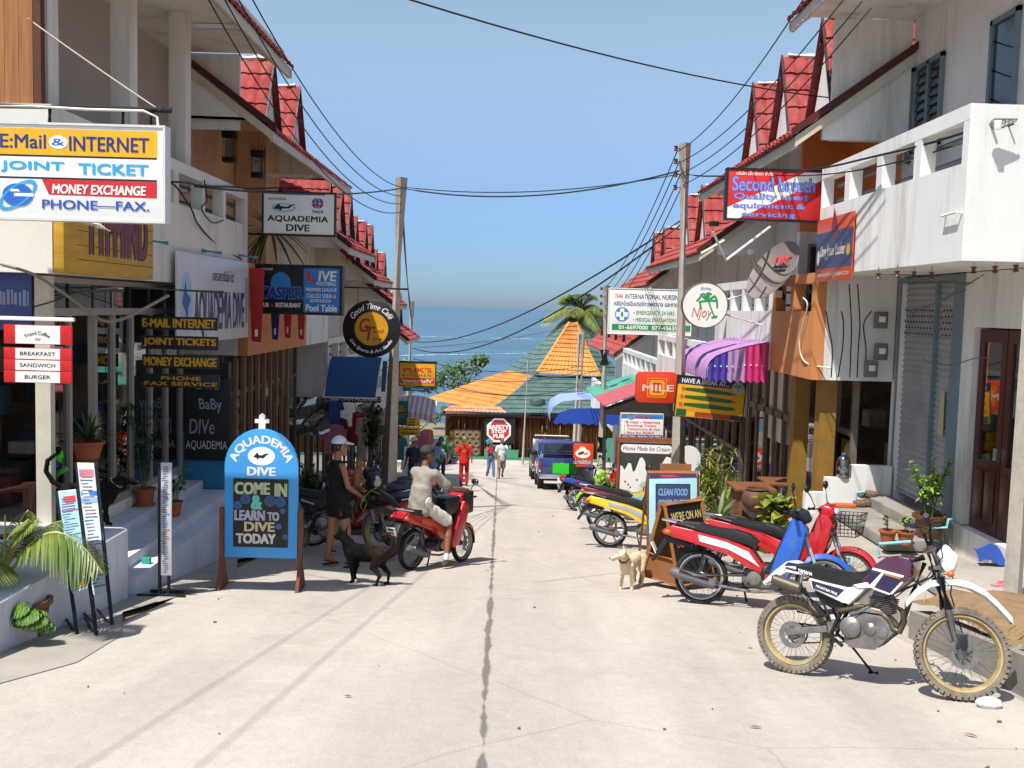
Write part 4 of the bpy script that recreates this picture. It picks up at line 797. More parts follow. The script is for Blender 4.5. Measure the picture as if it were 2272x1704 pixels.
# ================================================================ right-hand signs
s = pxsign('dive_sign', 'red dive equipment sign with a white diagonal stripe', 1613, 381, 1818, 486, 14.55, panel=RED, frame=DKM, fw=.025, th=.1, rz=R(1))
U = lambda x: (x-870)/560; W_ = lambda y: (y-52)/295
s.poly([(0, 1), (0, .78), (.82, .02), (1, .02), (1, .18), (.13, 1)], WH); PB = C('pale_violet', '8f9be0'); DB = C('deep_blue', '4a5cc0')
for t, x0, y0, x1, y1 in (('Second breath', 893, 90, 1398, 182), ('Quality used', 905, 190, 1352, 242), ('equipment &', 905, 250, 1342, 295), ('servicing', 960, 305, 1285, 346)):
    s.text(t, U(x0), W_(y0), U(x1), W_(y1), DB, .06); s.text(t, U(x0+5), W_(y0+3), U(x1-5), W_(y1-3), PB, .015)
s.text('\u0e1a\u0e23\u0e34\u0e29\u0e31\u0e17 \u0e40\u0e2d\u0e47\u0e01\u0e0b\u0e4c\u0e15\u0e23\u0e32 \u0e08\u0e33\u0e01\u0e31\u0e14', U(918), W_(60), U(1145), W_(84), WH, .02); s.done()
p0 = atx(*Z3(455, 1255), 4.36); p1 = atx(*Z3(664, 1212), 4.36); p2 = atx(*Z3(640, 1605), 4.36); h = p1.z-p2.z; wd = p0.y-p1.y
s = Sign('wall_banner', 'navy and orange diving banner on the corner of the white balcony', (4.365, (p0.y+p1.y)/2, (p1.z+p2.z)/2), wd, h, rz=R(-90), th=.02, panel=C('banner_orange', 'c4512c'))
s.rect(0, .22, 1, .8, C('banner_navy', '3c4468')); s.text("Davy Jones' Locker", .12, .42, .82, .66, C('cream_ink', 'd8d0c0'), .02, .2); s.text('www.techdivingthailand.com', .06, .85, .94, .95, C('cream_ink', 'd8d0c0')); s.poly([(.48, -.15), (.58, .1), (.6, .3), (.5, .36), (.42, .22)], C('shell', '7a2f3c')); s.ell(.9, .55, .05, .09, C('amber', 'cf9a18')); s.ell(.08, .62, .04, .12, C('cream_ink', 'd8d0c0')); s.done()
# satellite dish
c = at(*Z6(1180, 688), 15.9); root = thing('satellite_dish', 'grey satellite dish with red lettering beside the orange balcony', 'satellite dish', c)
q = 15.9/F/2.764*1; rad = 395/2*q/math.cos(R(12))*1.02
ax = V((-.80, -.32, .52)).normalized(); rot = ax.to_track_quat('Z', 'Y').to_matrix().to_4x4(); DG = mat('dish_grey', '7d736d', .5, var=.12, dirt='6a625c', damt=.4)
b = MB(DG); b.T = rot; b.lathe([(0.001, 0), (rad*.3, .012), (rad*.6, .05), (rad*.85, .1), (rad, .14), (rad*1.01, .135), (rad*.85, .09), (rad*.6, .035), (rad*.3, -.005), (0.001, -.02)], n=40, cap=False); b.build('reflector', root)
b = MB(RED); T2 = rot.copy(); xx = V((0, 0, 1)) - ax*ax.z; 
up = xx.normalized(); rt = up.cross(ax) * -1; rt = ax.cross(up) * -1
B3 = M(((rt.x, -ax.x, up.x, 0), (rt.y, -ax.y, up.y, 0), (rt.z, -ax.z, up.z, 0), (0, 0, 0, 1))); rt2 = up.cross(ax)
B3 = M(((rt2.x, -ax.x, up.x, 0), (rt2.y, -ax.y, up.y, 0), (rt2.z, -ax.z, up.z, 0), (0, 0, 0, 1)))
b.T = B3; b.text('UBC', .02, rad*.42, rad*.72, rad*.3, -.075, .03); b.use(BK).poly([(x, -.06, z) for x, z in ((-rad*.25, rad*.14), (rad*.3, rad*.14), (rad*.3, rad*.24), (-rad*.25, rad*.24))]); b.build('lettering', root, smooth=False, recalc=False)
b = MB(ALU); l0 = at(*Z6(1130, 640), 15.9)-c; l1 = at(*Z6(1015, 555), 15.3)-c; b.tube([at(*Z6(1085, 660), 15.8)-c, at(*Z6(1030, 610), 15.5)-c, l1], .02, 6); b.box(l1.x-.06, l1.x+.05, l1.y-.04, l1.y+.04, l1.z-.03, l1.z+.05, .01); b.build('feed_horn', root)
b = MB(DKM); b.tube([at(*Z6(1190, 770), 15.95)-c, at(*Z6(1215, 830), 16)-c, V((4.38, 16, at(*Z6(1395, 850), 16).z))-c], .03, 8); b.use(WHT).box(-.02, .08, .0, .1, -.36, -.25, .01); b.build('mount', root)
b = MB(SIGNW); A = at(*Z6(860, 600), 15.6); b.tube([at(*Z6(778, 425), 15.5)-A, V((0, 0, 0)), at(*Z6(1128, 398), 16.2)-A], .022, 6); b.use(PLB); t_ = at(*Z6(775, 385), 15.5)-A; b.box(t_.x-.05, t_.x+.1, t_.y-.04, t_.y+.04, t_.z-.02, t_.z+.06, .015); b.use(CREAM); b.tube([at(*Z6(705, 560), 15.7)-A, at(*Z6(845, 480), 16)-A], .025, 4)
b.build('pipe_bracket', label='bent white pipe bracket with a small camera-like head above the dish', cat='bracket', loc=A)
# round palm sign
s = pxsign('round_sign', 'round white light box with a green palm tree', 1563-51, 677-51, 1563+51, 677+51, 17.3); r = s.w/2
b = MB(SIGNW); b.lathe([(r*.96, -.06), (r*.965, -.055), (r*.965, .055), (r*.96, .06)], (0, 0, 0), 'y', 48); b.build('panel', s.root); b = MB(mat('rim_brown', '5c5048', .5)); b.lathe([(r*.965, -.066), (r, -.062), (r, .062), (r*.965, .066)], (0, 0, 0), 'y', 48, cap=False); b.build('rim', s.root); s.y = -.0605
G1 = C('palm_green', '2f9a5c'); U = lambda x: .5+(x-727)/280; W_ = lambda y: .5+(y-878)/280
s.stroke([(U(745), W_(850)), (U(760), W_(890)), (U(778), W_(930)), (U(790), W_(950))], .028, G1); s.poly([(U(765), W_(945)), (U(808), W_(938)), (U(800), W_(955)), (U(770), W_(960))], G1)
for dx, dy, b1x, b1y in ((-65, 5, -40, -28), (-45, -32, -25, -40), (20, -38, 8, -42), (55, -5, 40, -28), (58, 40, 55, 0), (-40, 50, -48, 8), (5, -46, -8, -40)):
    s.stroke([(U(742), W_(850)), (U(742+b1x), W_(850+b1y)), (U(742+dx), W_(850+dy))], .034, G1)
s.text('Njoy', U(645), W_(892), U(772), W_(970), C('pinkred', 'd07a76'), 0, .3); s.arctext('\u0e40\u0e2d\u0e47\u0e19\u0e08\u0e2d\u0e22', .5, .5, r*.74, 18, r*.12, C('royal', '2d4fae'), .02)
r_ = s.done(); r_.children  # keep
b = MB(WHT); A = s.root.location; b.tube([(.38, .05, .1), V((4.42, 17.35, at(*Z6(1030, 770), 17.3).z))-A], .018, 6); b.tube([(.38, .05, -.15), V((4.42, 17.35, at(*Z6(1035, 1000), 17.3).z))-A], .018, 6); b.tube([V((4.42, 17.35, 1.2))-A, V((4.42, 17.35, 2.5))-A], .016, 6); b.build('bracket', r_)
# nursing clinic sign
s = pxsign('clinic_sign', 'large white nursing clinic sign with a blue cross disc and a green telephone strip', 1351, 643, 1532, 741, 24.5, panel=SIGNW, frame=SIGNW, fw=.02, th=.12)
U = lambda x: (x/2.764+1300-1351)/181; W_ = lambda y: (y/2.764+360-643)/98
s.text('THAI', U(172), W_(812), U(222), W_(840), RED, .03); s.text('INTERNATIONAL NURSING CL', U(236), W_(812), U(625), W_(842), NAVY, .02); s.text('\u0e04\u0e25\u0e34\u0e19\u0e34\u0e01\u0e44\u0e17\u0e22\u0e2d\u0e34\u0e19\u0e40\u0e15\u0e2d\u0e23\u0e4c\u0e01\u0e32\u0e23\u0e1e\u0e22\u0e32\u0e1a\u0e32\u0e25 \u0e41\u0e25\u0e30\u0e01\u0e32\u0e23\u0e41\u0e1e\u0e17', U(170), W_(852), U(600), W_(885), NAVY, .02)
s.ell(U(221), W_(937), .088, .163, C('discblue', '3a8fd0')); 
for a, c_ in ((.012, .05), (.05, .012)): s.rect(U(221)-a*1.3-.01, W_(937)-c_*2-.03, U(221)+a*1.3+.01, W_(937)+c_*2+.03, WH)
s.ell(U(221), W_(937), .014, .06, GRN); s.text('\u2022 EMERGENCY 24 HRS', U(290), W_(912), U(540), W_(936), GRN, .01); s.text('\u2022 MEDICAL EVACUATION CENTRE', U(290), W_(955), U(640), W_(978), GRN, .01)
s.rect(U(162), W_(996), U(640), W_(1032), GRN); s.text('01-6697000', U(202), W_(1002), U(382), W_(1027), WH, .04); s.text('077-456358', U(405), W_(1002), U(580), W_(1027), WH, .04); s.done()
# orange smile sign and yellow break sign
s = pxsign('light_box_sign', 'rounded orange red light box with yellow square rings', 1411, 826, 1502, 893, 18.0); w_, h_ = s.w/2, s.h/2
def rr(w, h, r, n=6):
    P = []
    for cx, cy, a0 in ((w-r, h-r, 0), (-w+r, h-r, 90), (-w+r, -h+r, 180), (w-r, -h+r, 270)):
        P += [(cx+r*math.cos(R(a0+90*k/n)), cy+r*math.sin(R(a0+90*k/n))) for k in range(n+1)]
    return P
b = MB(C('smile_orange', 'd8401c')); b.prism(rr(w_, h_, .09), -.07, .07, bev=.01); b.build('panel', s.root); b = MB(RED); b.prism(rr(w_+.008, h_+.008, .095), -.055, .055); b.build('rim', s.root); s.y = -.0712
for sc, m in ((.48, C('amber2', 'e09a20')), (.44, C('smile_orange', 'd8401c')), (.37, C('kyel', 'e2a51c')), (.25, C('smile_red', 'c8301c'))):
    y = s.nx(); s.art.use(m).poly([(x*1, y, z) for x, z in rr(w_*sc*1.0, h_*sc*1.35, .04)]); s.na += 1
s.text('MILE', .14, .4, .91, .62, C('palepink', 'e8c4b4'), .05); s.done()
s = pxsign('menu_sign', 'yellow hanging sign with three dark green pointed shapes', 1500, 840, 1650, 929, 17.25, panel=C('menu_yel', 'd8a018'), frame=DKM, fw=.015, th=.06, rz=R(-3))
s.rect(0, 0, 1, .2, C('ink_navy2', '23294f')); s.text('HAVE A BREAK AT...', .06, .04, .76, .16, WH, .02); s.rect(0, .86, 1, 1, C('kyel', 'e2a51c')); s.rect(.3, .86, .82, .99, C('brickred', '9a3a1c')); s.rect(.82, .86, 1, .99, BK); s.rect(.02, .82, .17, .99, C('darkgreen', '1f5a2a'))
for k in range(3):
    v = .31+.19*k; s.poly([(.12, v-.03), (.45, v-.055), (.75+.05*k, v-.02), (.9, v+.035), (.75, v+.065), (.4, v+.06), (.12, v+.03)], C('darkgreen', '1f4a2a')); s.ell(.09-.008*k, v, .026, .048, ORG)
s.ell(.89, .17, .09, .15, C('palegrey', 'a5aaa5')); s.stroke([(.89, .14), (.9, .26)], .02, G1); 
for dx, dy in ((-.05, .02), (.05, .02), (-.03, -.05), (.03, -.05), (.06, -.02), (-.06, -.02)): s.stroke([(.89, .14), (.89+dx, .14+dy)], .022, G1)
s.root.rotation_euler[1] = R(4); s.done()
# email and booking sign
s = pxsign('travel_sign', 'white and blue internet and ticket booking light box above the ice cream board', 1377, 918, 1470, 972, 22.5, panel=SIGNW, frame=mat('sign_rim', 'd8d8d4', .4), fw=.012, th=.1)
s.rect(0, .05, 1, .2, C('sky', '2d7fc9')); s.ell(.24, .13, .1, .12, C('globe2', '6f8fb8')); s.scrawl(.34, .08, .75, .17, RED, 11); s.text('E-mail - Internet', .12, .27, .94, .38, RED, .02); s.text('Booking Ticket', .14, .43, .84, .53, RED, .02); s.text('Telephone & Fax', .14, .58, .94, .67, RED, .02); s.text('Bike for RENT', .14, .72, .8, .81, RED, .02)
for v in (.33, .48, .63, .77): s.ell(.08, v, .012, .02, NAVY)
s.rect(0, .86, 1, 1, NAVY); s.text('Joint Ticket - Boat Bus Train Plane', .04, .88, .96, .97, WH, .02); s.done()
# ice cream board
def stand_px(name, label, x0, y0, x1, Y, legs=True, **k):
    q = Y/F; c = at((x0+x1)/2, y0, Y); H = c.z-gz(Y); return c, (x1-x0)*q, H
c, w_, H = stand_px('', '', 1370, 976, 1500, 19.3); s = Sign('ice_cream_board', 'tall wooden framed home made ice cream board with white ice cream peaks', (c.x, c.y, c.z-.72), w_-.1, 1.36, rz=R(-4), th=.04, panel=mat('board_dark', '3a3432', .7))
b = MB(mat('board_frame', '8a4f28', .6, var=.3, scale=4)); f = .05; w2, h2 = s.w/2, s.h/2
b.box(-w2-f, -w2-.001, -.04, .04, -h2-.35, h2+f).box(w2+.001, w2+f, -.04, .04, -h2-.35, h2+f).box(-w2-f-.02, w2+f+.02, -.045, .045, h2+.001, h2+f+.03).box(-w2, w2, -.04, .04, -h2-f, -h2-.001).build('frame', s.root)
s.rect(.0, .0, 1, .015, WH); y = s.nx(); s.art.use(WH).poly([(x, y, z+s.P(.5, .1)[1]) for x, z in rr(s.w*.48, .085, .08)]); s.text('Home Made Ice Cream', .06, .065, .94, .13, C('maroon_ink', '6a2a2c'), .01, .3)
s.poly([(.02, .35), (.06, .36), (.1, .42), (.14, .36), (.17, .31), (.22, .32), (.26, .44), (.3, .42), (.38, .24), (.42, .22), (.48, .28), (.52, .45), (.6, .5), (.76, .45), (.8, .3), (.88, .2), (.97, .22), (.98, .8), (.02, .8)], WH)
s.poly([(.02, .72), (.3, .66), (.6, .7), (.98, .66), (.98, .86), (.02, .86)], C('lemon', 'd8d27a')); s.poly([(.02, .8), (.98, .8), (.85, .98), (.15, .98)], C('bowl', '8fd0dc')); s.poly([(.38, .64), (.44, .58), (.56, .56), (.6, .64), (.5, .7)], C('mintg', 'a8d0b0')); 
for k in range(4): s.poly([(.45+.045*k, .72), (.47+.045*k, .64), (.5+.045*k, .64), (.48+.045*k, .72)], C('pinkred2', 'c83a5a'))
for u, v in ((.12, .58), (.18, .62), (.34, .55), (.55, .53), (.22, .66)): s.ell(u, v, .018, .014, RED)
s.ell(.3, .7, .1, .035, WH); s.poly([(.5, .93), (.65, .86), (.8, .86), (.75, .98), (.52, .98)], RED); s.ell(.3, .92, .12, .04, WH); s.done()
# white arched board behind the pole
c = at(1528, 1024, 19.9); root = thing('arched_board', 'white arched board with an orange and blue picture behind the concrete pole', 'sign board', (c.x, c.y, gz(c.y))); hw = 26*19.9/F; zt = at(1528, 989, 19.9).z-gz(19.9)
b = MB(SIGNW); b.prism([(-hw, .1), (hw, .1)] + [(hw*math.cos(R(a)), zt-hw+hw*math.sin(R(a))) for a in range(0, 181, 12)], -.015, .015); b.build('board', root)
b = MB(ORG); b.poly([(-.2, -.0165, zt-.3), (-.05, -.0165, zt-.34), (-.05, -.0165, zt-.5), (-.2, -.0165, zt-.55)]); b.use(BLUE).poly([(.06, -.0165, zt-.72), (.14, -.0165, zt-.45), (.22, -.0165, zt-.38), (.2, -.0165, zt-.6), (.1, -.0165, zt-.75)]); b.build('artwork', root, smooth=False, recalc=False)
b = MB(mat('cardboard', '96683f', .85, var=.15, scale=6)); b.box(-.24, .24, -.01, .01, -.1, .09); c = at(1499, 1042, 15.1); b.build('cardboard_sheet', label='brown cardboard sheet propped behind the pale blue clean food board', cat='cardboard', loc=(c.x, c.y, c.z))
# clean food board
c, w_, H = stand_px('', '', 1441, 1050, 1551, 14.6); s = Sign('food_board', 'pale blue food board with a dark chalk panel', (c.x, c.y, c.z-.52), w_, 1.02, rz=R(6), th=.03, rx=R(-8), panel=C('pale_blue_board', 'a5d0da'))
s.rect(0, .87, 1, 1, C('teal_strip', '2f7fa0')); s.poly([(0, 0), (.98, .0), (1, .06), (0, .08)], C('purple_strip', '4a3a5a')); s.poly([(.2, .02), (.5, .02), (.66, .05), (.3, .055)], C('pinkred2', 'c83a5a')); s.rect(.13, .15, .86, .82, C('dark_rim', '33343f')); s.rect(.16, .17, .83, .8, C('chalk_navy', '3a4468'))
s.text('CLEAN FOOD', .19, .22, .8, .32, C('chalk_sky', '7fb4d8', .9), .01, .15); s.text('GOOD TASTE', .19, .38, .77, .48, C('chalk_sky', '7fb4d8', .9), .01, .15); s.annulus(.26, .6, .06, .09, C('chalk_violet', 'a05aa8', .9)); s.text('0861', .06, .89, .38, .97, C('chalk_lime', 'b9d06a', .9), .01); s.done()
b = MB(mat('board_leg', '8f5c34', .6, var=.3)); hz = s.root.location.z-gz(14.6)
for x in (-s.w/2-.02, s.w/2+.02): b.tube([(x, -.0, .5), (x, -.0, -hz-.02)], .02, 4); b.tube([(x, .02, .45), (x-.0, .5, -hz+.03)], .018, 4)
b.use(mat('scalloped_top', 'b8743c', .6)); b.box(-s.w/2-.02, s.w/2+.02, -.02, .02, .512, .55); b.build('frame', s.root)
# expedition A-board
p = gr(*Z8(1020, 1515)); root = thing('chalk_a_board', 'wooden A-frame chalkboard about an expedition', 'A-board', (p.x+.2, p.y+.12, gz(p.y+.1)), rz=R(37)); AW = mat('a_board_wood', 'a06a38', .55, var=.35, scale=3, stretch=(1, 1, .3)); Hh = 1.03; wd = .66; sp = .31
for sy, nm in ((-1, 'front_panel'), (1, 'rear_panel')):
    b = MB(AW); q = lambda x, t, o=0: (x, sy*(sp*(1-t)+.02+o), Hh*t)
    for x in (-wd/2, wd/2-.045): b.tube([q(x+.02, 0), q(x+.02, 1)], .026, 4)
    for t in (.1, .97): b.tube([q(-wd/2, t), q(wd/2, t)], .022, 4)
    b.use(SIGNK if sy < 0 else mat('hardboard', '8a5a30', .8)); b.poly([q(-wd/2+.03, .1), q(wd/2-.03, .1), q(wd/2-.03, .96), q(-wd/2+.03, .96)]); fp = b.build(nm, root)
    if sy < 0:
        l = MB(C('chalk_lemon', 'c9bd6a', .9)); th_ = math.atan2(sp, Hh); l.T = M.Translation((0, -sp-.034, 0)) @ M.Rotation(-th_, 4, 'X')
        l.text("WE'RE ON AN", 0, .9, .5, .1, 0, .015); l.text('EXPEDITION.', -.02, .73, .46, .1, 0, .015); l.use(C('chalk_rose', '9a5a66', .9)).text('DO', -.17, .58, .12, .08, 0, .01); l.build('lettering', fp, smooth=False, recalc=False)
b = MB(AW)
for t in (.1, .38): b.tube([(-wd/2+.02, -sp*(1-t), Hh*t), (-wd/2+.02, sp*(1-t), Hh*t)], .018, 4)
b.use(mat('hardboard', '8a5a30', .8)); b.poly([(-wd/2+.03, -sp*.9, .11), (-wd/2+.03, sp*.9, .11), (-wd/2+.03, sp*.62, .39), (-wd/2+.03, -sp*.62, .39)]); b.build('side_brace', root)
# breakfast board
s = pxsign('breakfast_board', 'orange red breakfast board with a plate of food', 1272, 984, 1316, 1036, 31, panel=C('bf_orange', 'd8421c'), th=.05); s.ell(.48, .42, .38, .2, WH); s.ell(.45, .24, .17, .12, WH); s.poly([(.2, .42), (.5, .3), (.55, .42), (.3, .5)], C('maroon_ink', '6a2a2c')); s.poly([(.5, .42), (.7, .36), (.75, .46), (.55, .5)], C('amber', 'cf9a18')); s.text('Breakfast', .08, .66, .95, .9, BK, .06); s.text('Breakfast', .09, .67, .93, .88, C('silver', 'c8c8cc'), .02); s.done()
b = MB(C('bf_orange', 'd8421c')); hz = s.root.location.z-gz(31)
for x in (-.26, .26): b.tube([(x, 0, -.3), (x*1.08, 0, -hz)], .03, 4); b.tube([(x, .05, .3), (x*1.08, .5, -hz)], .03, 4)
b.use(SIGNK).box(-.25, .25, .0, .03, -hz+.35, -.38); b.build('leg_frame', s.root)
# awnings and tin roofs on the right
AWM = [mat('awn_violet', '4a3a9c', .45, var=.08), mat('awn_lilac', 'a584b4', .45, var=.08), mat('awn_magenta', 'c02c6c', .45, var=.08)]
AWP = mat('awn_pinklilac', 'b978a6', .45, var=.08); AWV = mat('awn_paleviolet', '8a72b8', .45, var=.08)
root = thing('scalloped_awning', 'curved violet, lilac and magenta fibreglass awning with a scalloped edge', 'awning', (4.38, 16.72, .62)); b = MB(*AWM)
prof = [(-1.03, 0), (-1.02, .14), (-.97, .26), (-.87, .36), (-.7, .44), (-.4, .53), (0, .62)]; NY = 48; rows = []
for j in range(NY+1):
    y = 2.8*j/NY; a = .018*math.cos(2*math.pi*j/4); rows.append([b.v((x-(a if k < 4 else 0), y, z+(a if k > 1 else 0) - (.0 if k else .05*abs(math.sin(j*math.pi/4)))) ) for k, (x, z) in enumerate(prof)])
for j in range(NY):
    b.use(AWM[1] if (j//4) % 2 == 0 else AWP if (j//4) % 3 else AWV)
    for k in range(len(prof)-1): b.f([rows[j][k], rows[j][k+1], rows[j+1][k+1], rows[j+1][k]], True)
b.build('canopy', root, ang=80)
b = MB(*AWM); N = 36
for i in range(N):
    x0, x1 = -1.02+1.02*i/N, -1.02+1.02*(i+1)/N
    def top(x):
        for (xa, za), (xb, zb) in zip(prof, prof[1:]):
            if xa <= x <= xb: return za+(zb-za)*(x-xa)/max(1e-6, xb-xa)
        return .62
    dr = lambda i: -.02-.05*abs(math.sin(math.pi*i/4)); wv = lambda i: .012*math.cos(2*math.pi*i/4)
    b.use(AWM[0] if i < 12 else AWM[1] if i < 22 else AWM[2]); b.poly([(x0, wv(i)-.01, dr(i)), (x1, wv(i+1)-.01, dr(i+1)), (x1, wv(i+1)-.01, top(x1)), (x0, wv(i)-.01, top(x0))])
b.use(SIGNW)
for i in range(9): b.ball((-.9+.1*i, -.03, .2+.03*(i > 4)), .014, 6, 4)
b.build('valance', root)
def tin(name, label, m, P, n=26, amp=.03):
    b = MB(m); c = sum((V(p) for p in P), V())/4; g = []
    for i in range(n+1):
        u = i/n; a, d = V(P[0])*(1-u)+V(P[3])*u, V(P[1])*(1-u)+V(P[2])*u; z = V((0, 0, amp*math.sin(i*1.6))); g.append((b.v(a+z-c), b.v(d+z-c), b.v(a+z-c-V((0, 0, .015))), b.v(d+z-c-V((0, 0, .015)))))
    for a, d in zip(g, g[1:]): b.f([a[0], a[1], d[1], d[0]], True); b.f([a[2], a[3], d[3], d[2]], True)
    b.build(name, label=label, cat='roof', loc=c, ang=80)
p0, p1 = at(*ZE(1205, 1040), 26.5), at(*ZE(1690, 900), 28)
tin('tin_roof', 'pink corrugated tin roof over the shop entrance beside the orange light box', mat('pink_tin', 'b0545c', .5, var=.12, dirt='8a4a48', damt=.3), [(p0.x, 26.2, p0.z-.12), (4.45, 26.2, p0.z+.62), (4.45, 29, p0.z+.62), (p0.x, 29, p0.z-.12)])
b = MB(mat('dark_rafter', '2e2624', .8)); b.prism([(p0.x+.02, p0.z-.36), (p0.x+.02, p0.z-.18), (4.4, p0.z+.54), (4.4, p0.z-.36)], 26.25, 26.33); b.build('gable_board', label='dark board closing the end of the pink tin roof', cat='board')
tin('tin_roof', 'green corrugated tin roof behind the pink one', mat('green_tin', '4f9a86', .5, var=.12), [(2.75, 31, -1.0), (4.4, 31, -.45), (4.4, 35, -.5), (2.75, 35, -1.05)])
p = at(*ZE(985, 1210), 38); root = thing('canvas_awning', 'pale and royal blue barrel awning in front of the log pub', 'awning', p); b = MB(mat('awn_paleblue', '8fa4dc', .5, var=.08)); hw = 1.25
pf = [(-hw-.1, -.28), (-hw-.12, .0), (-hw, .3), (-hw+.35, .52), (-.2, .6), (hw, .72)]; rr_ = []
for (x, z) in pf: rr_.append((b.v((x+.25, -.9, z-.38)) if 0 else b.v((x, -.5, z)), b.v((x, 2.2, z+.05))))
for a, d in zip(rr_, rr_[1:]): b.f([a[0], a[1], d[1], d[0]], True)
b.build('canopy', root); b = MB(mat('awn_royal', '2a52b8', .5, var=.08))
b.poly([(hw, -.51, -.3)] + [(-hw+.15*k, -.51, -.3-.07*(k % 2)) for k in range(17, -1, -1)] + [(-hw+.25, -.51, .1), (-.5, -.51, .26), (hw, -.51, .32)]); b.build('valance', root)
# striped parasol awning left
p = at(930, 905, 36); root = thing('striped_awning', 'faded pink and white striped awning at the bottom of the left row', 'awning', (p.x, p.y, p.z)); b = MB(mat('faded_pink', 'b08a98', .7), mat('faded_white', 'd0c4c8', .7)); N = 16
for k in range(N):
    u0, u1 = k/N, (k+1)/N; f_ = lambda u, t: (-.9+1.5*u, -.4+1.2*t, .28-.5*(1-t)+.15*math.sin(u*3.1)-.1*u); b.use(b.mats[k % 2]); b.poly([f_(u0, 0), f_(u1, 0), f_(u1, 1), f_(u0, 1)]); q = f_(u0, 0); r2 = f_(u1, 0); b.poly([q, r2, (r2[0], r2[1], r2[2]-.22), (q[0], q[1], q[2]-.22)])
b.build('canopy', root)
# ================================================================ log pub, sea-side trees
def tilequad(b, P, nu, nv, amp=.05, lift=.05, ext=0):
    A, B_, Cc, D = [V(p) for p in P]   # top-left, top-right, bottom-right, bottom-left
    N = (B_-A if (B_-A).length > .01 else Cc-D).cross(D-A).normalized(); N = -N if N.z < 0 else N; prev = None
    for j in range(nv):
        for e in (0, 1):
            t = (j+e)/nv; row = []
            for i in range(nu*3+1):
                u = i/(nu*3); p = (A*(1-u)+B_*u)*(1-t)+(D*(1-u)+Cc*u)*t; row.append(b.v(p+N*(amp*abs(math.sin(math.pi*i/3))+lift*e)))
            if prev:
                for i in range(nu*3): b.f([prev[i], prev[i+1], row[i+1], row[i]], True)
            prev = row
TG = mat('green_tile', '4f6b66', .75, var=.35, scale=1.5, dirt='7d8c86', dscale=1, damt=.4); TO = mat('orange_tile', 'c98a44', .75, var=.3, scale=1.5, dirt='a86f34', damt=.5); TS = mat('salmon_tile', 'c98a66', .7, var=.3, scale=3, dirt='d8cbb8', dscale=2, damt=.7)
LOG = mat('varnished_log', '6e431c', .45, var=.6, scale=1.6, stretch=(7, 7, .5), dirt='a8763c', dscale=3, damt=.7)
YF = 66.8; zg = -8.75; ze = at(1120, 921, YF).z; xl = at(987, 960, YF).x; xr = at(1400, 960, YF).x
pub = thing('log_pub', 'brown log walled pub with orange and green tiled cone roof at the street end', 'building', (2, YF+5, zg)); T = M.Translation(-pub.location)
def PB_(*m): b = MB(*m); b.T = T; return b
b = PB_(LOG); random.seed(6); x = xl+.1
while x < xr:
    r = random.uniform(.08, .13); b.tube([(x, YF, zg+.3), (x+random.uniform(-.03, .03), YF, ze)], r, 6, cap=False); x += r*1.7
b.box(xl, xr, YF+.05, YF+11, zg, ze); b.build('wall', pub)
b = PB_(mat('pale_cane', 'c9a05c', .5, var=.3))
for k in range(34):
    x = random.choice((random.uniform(xl+.3, xl+1.6), random.uniform(2.3, 5), random.uniform(5, xr))); h = random.uniform(.8, 1.9); z = zg+.5+random.uniform(0, 1.0); b.tube([(x, YF-.13, z), (x+.05, YF-.13, z+h)], .035, 5)
b.build('cane_strip', pub)['kind'] = 'stuff'
b = PB_(mat('green_plinth', '4a8a70', .7, var=.15)); b.box(xl-.2, xr, YF-.4, YF-.1, zg-.2, zg+.42); x0, x1 = at(1075, 1000, YF).x, at(1150, 1000, YF).x; b.box(x0, x1, YF-.42, YF-.15, zg+.42, zg+.95); b.box(x0+.4, x1-.5, YF-.42, YF-.15, zg+.95, zg+1.3); b.box(at(1325, 990, YF).x, xr, YF-.42, YF-.15, zg+.4, zg+1.9); b.build('plinth', pub)
b = PB_(MAROON); b.box(xl-.3, xr, YF-.35, YF-.22, ze-.12, ze+.02); b.build('eave_board', pub)
b = PB_(mat('lattice_wood', '4a2f1c', .7)); x0, x1 = at(1008, 980, YF).x, at(1064, 980, YF).x; z0, z1 = at(1030, 1010, YF).z, at(1030, 954, YF).z
b.box(x0-.1, x1+.1, YF-.22, YF-.14, z0-.1, z1+.1); w_ = b.build('window', pub); b = PB_(mat('lattice_pale', '9a8a6a', .7))
for i in range(4):
    for j in range(3):
        cx, cz = x0+(x1-x0)*(i+.5)/4, z0+(z1-z0)*(j+.5)/3; b.torus((cx, YF-.24, cz), .14, .03, 'y', 14, 4); b.torus((cx, YF-.24, cz), .24, .02, 'y', 14, 4)
b.build('lattice', w_)
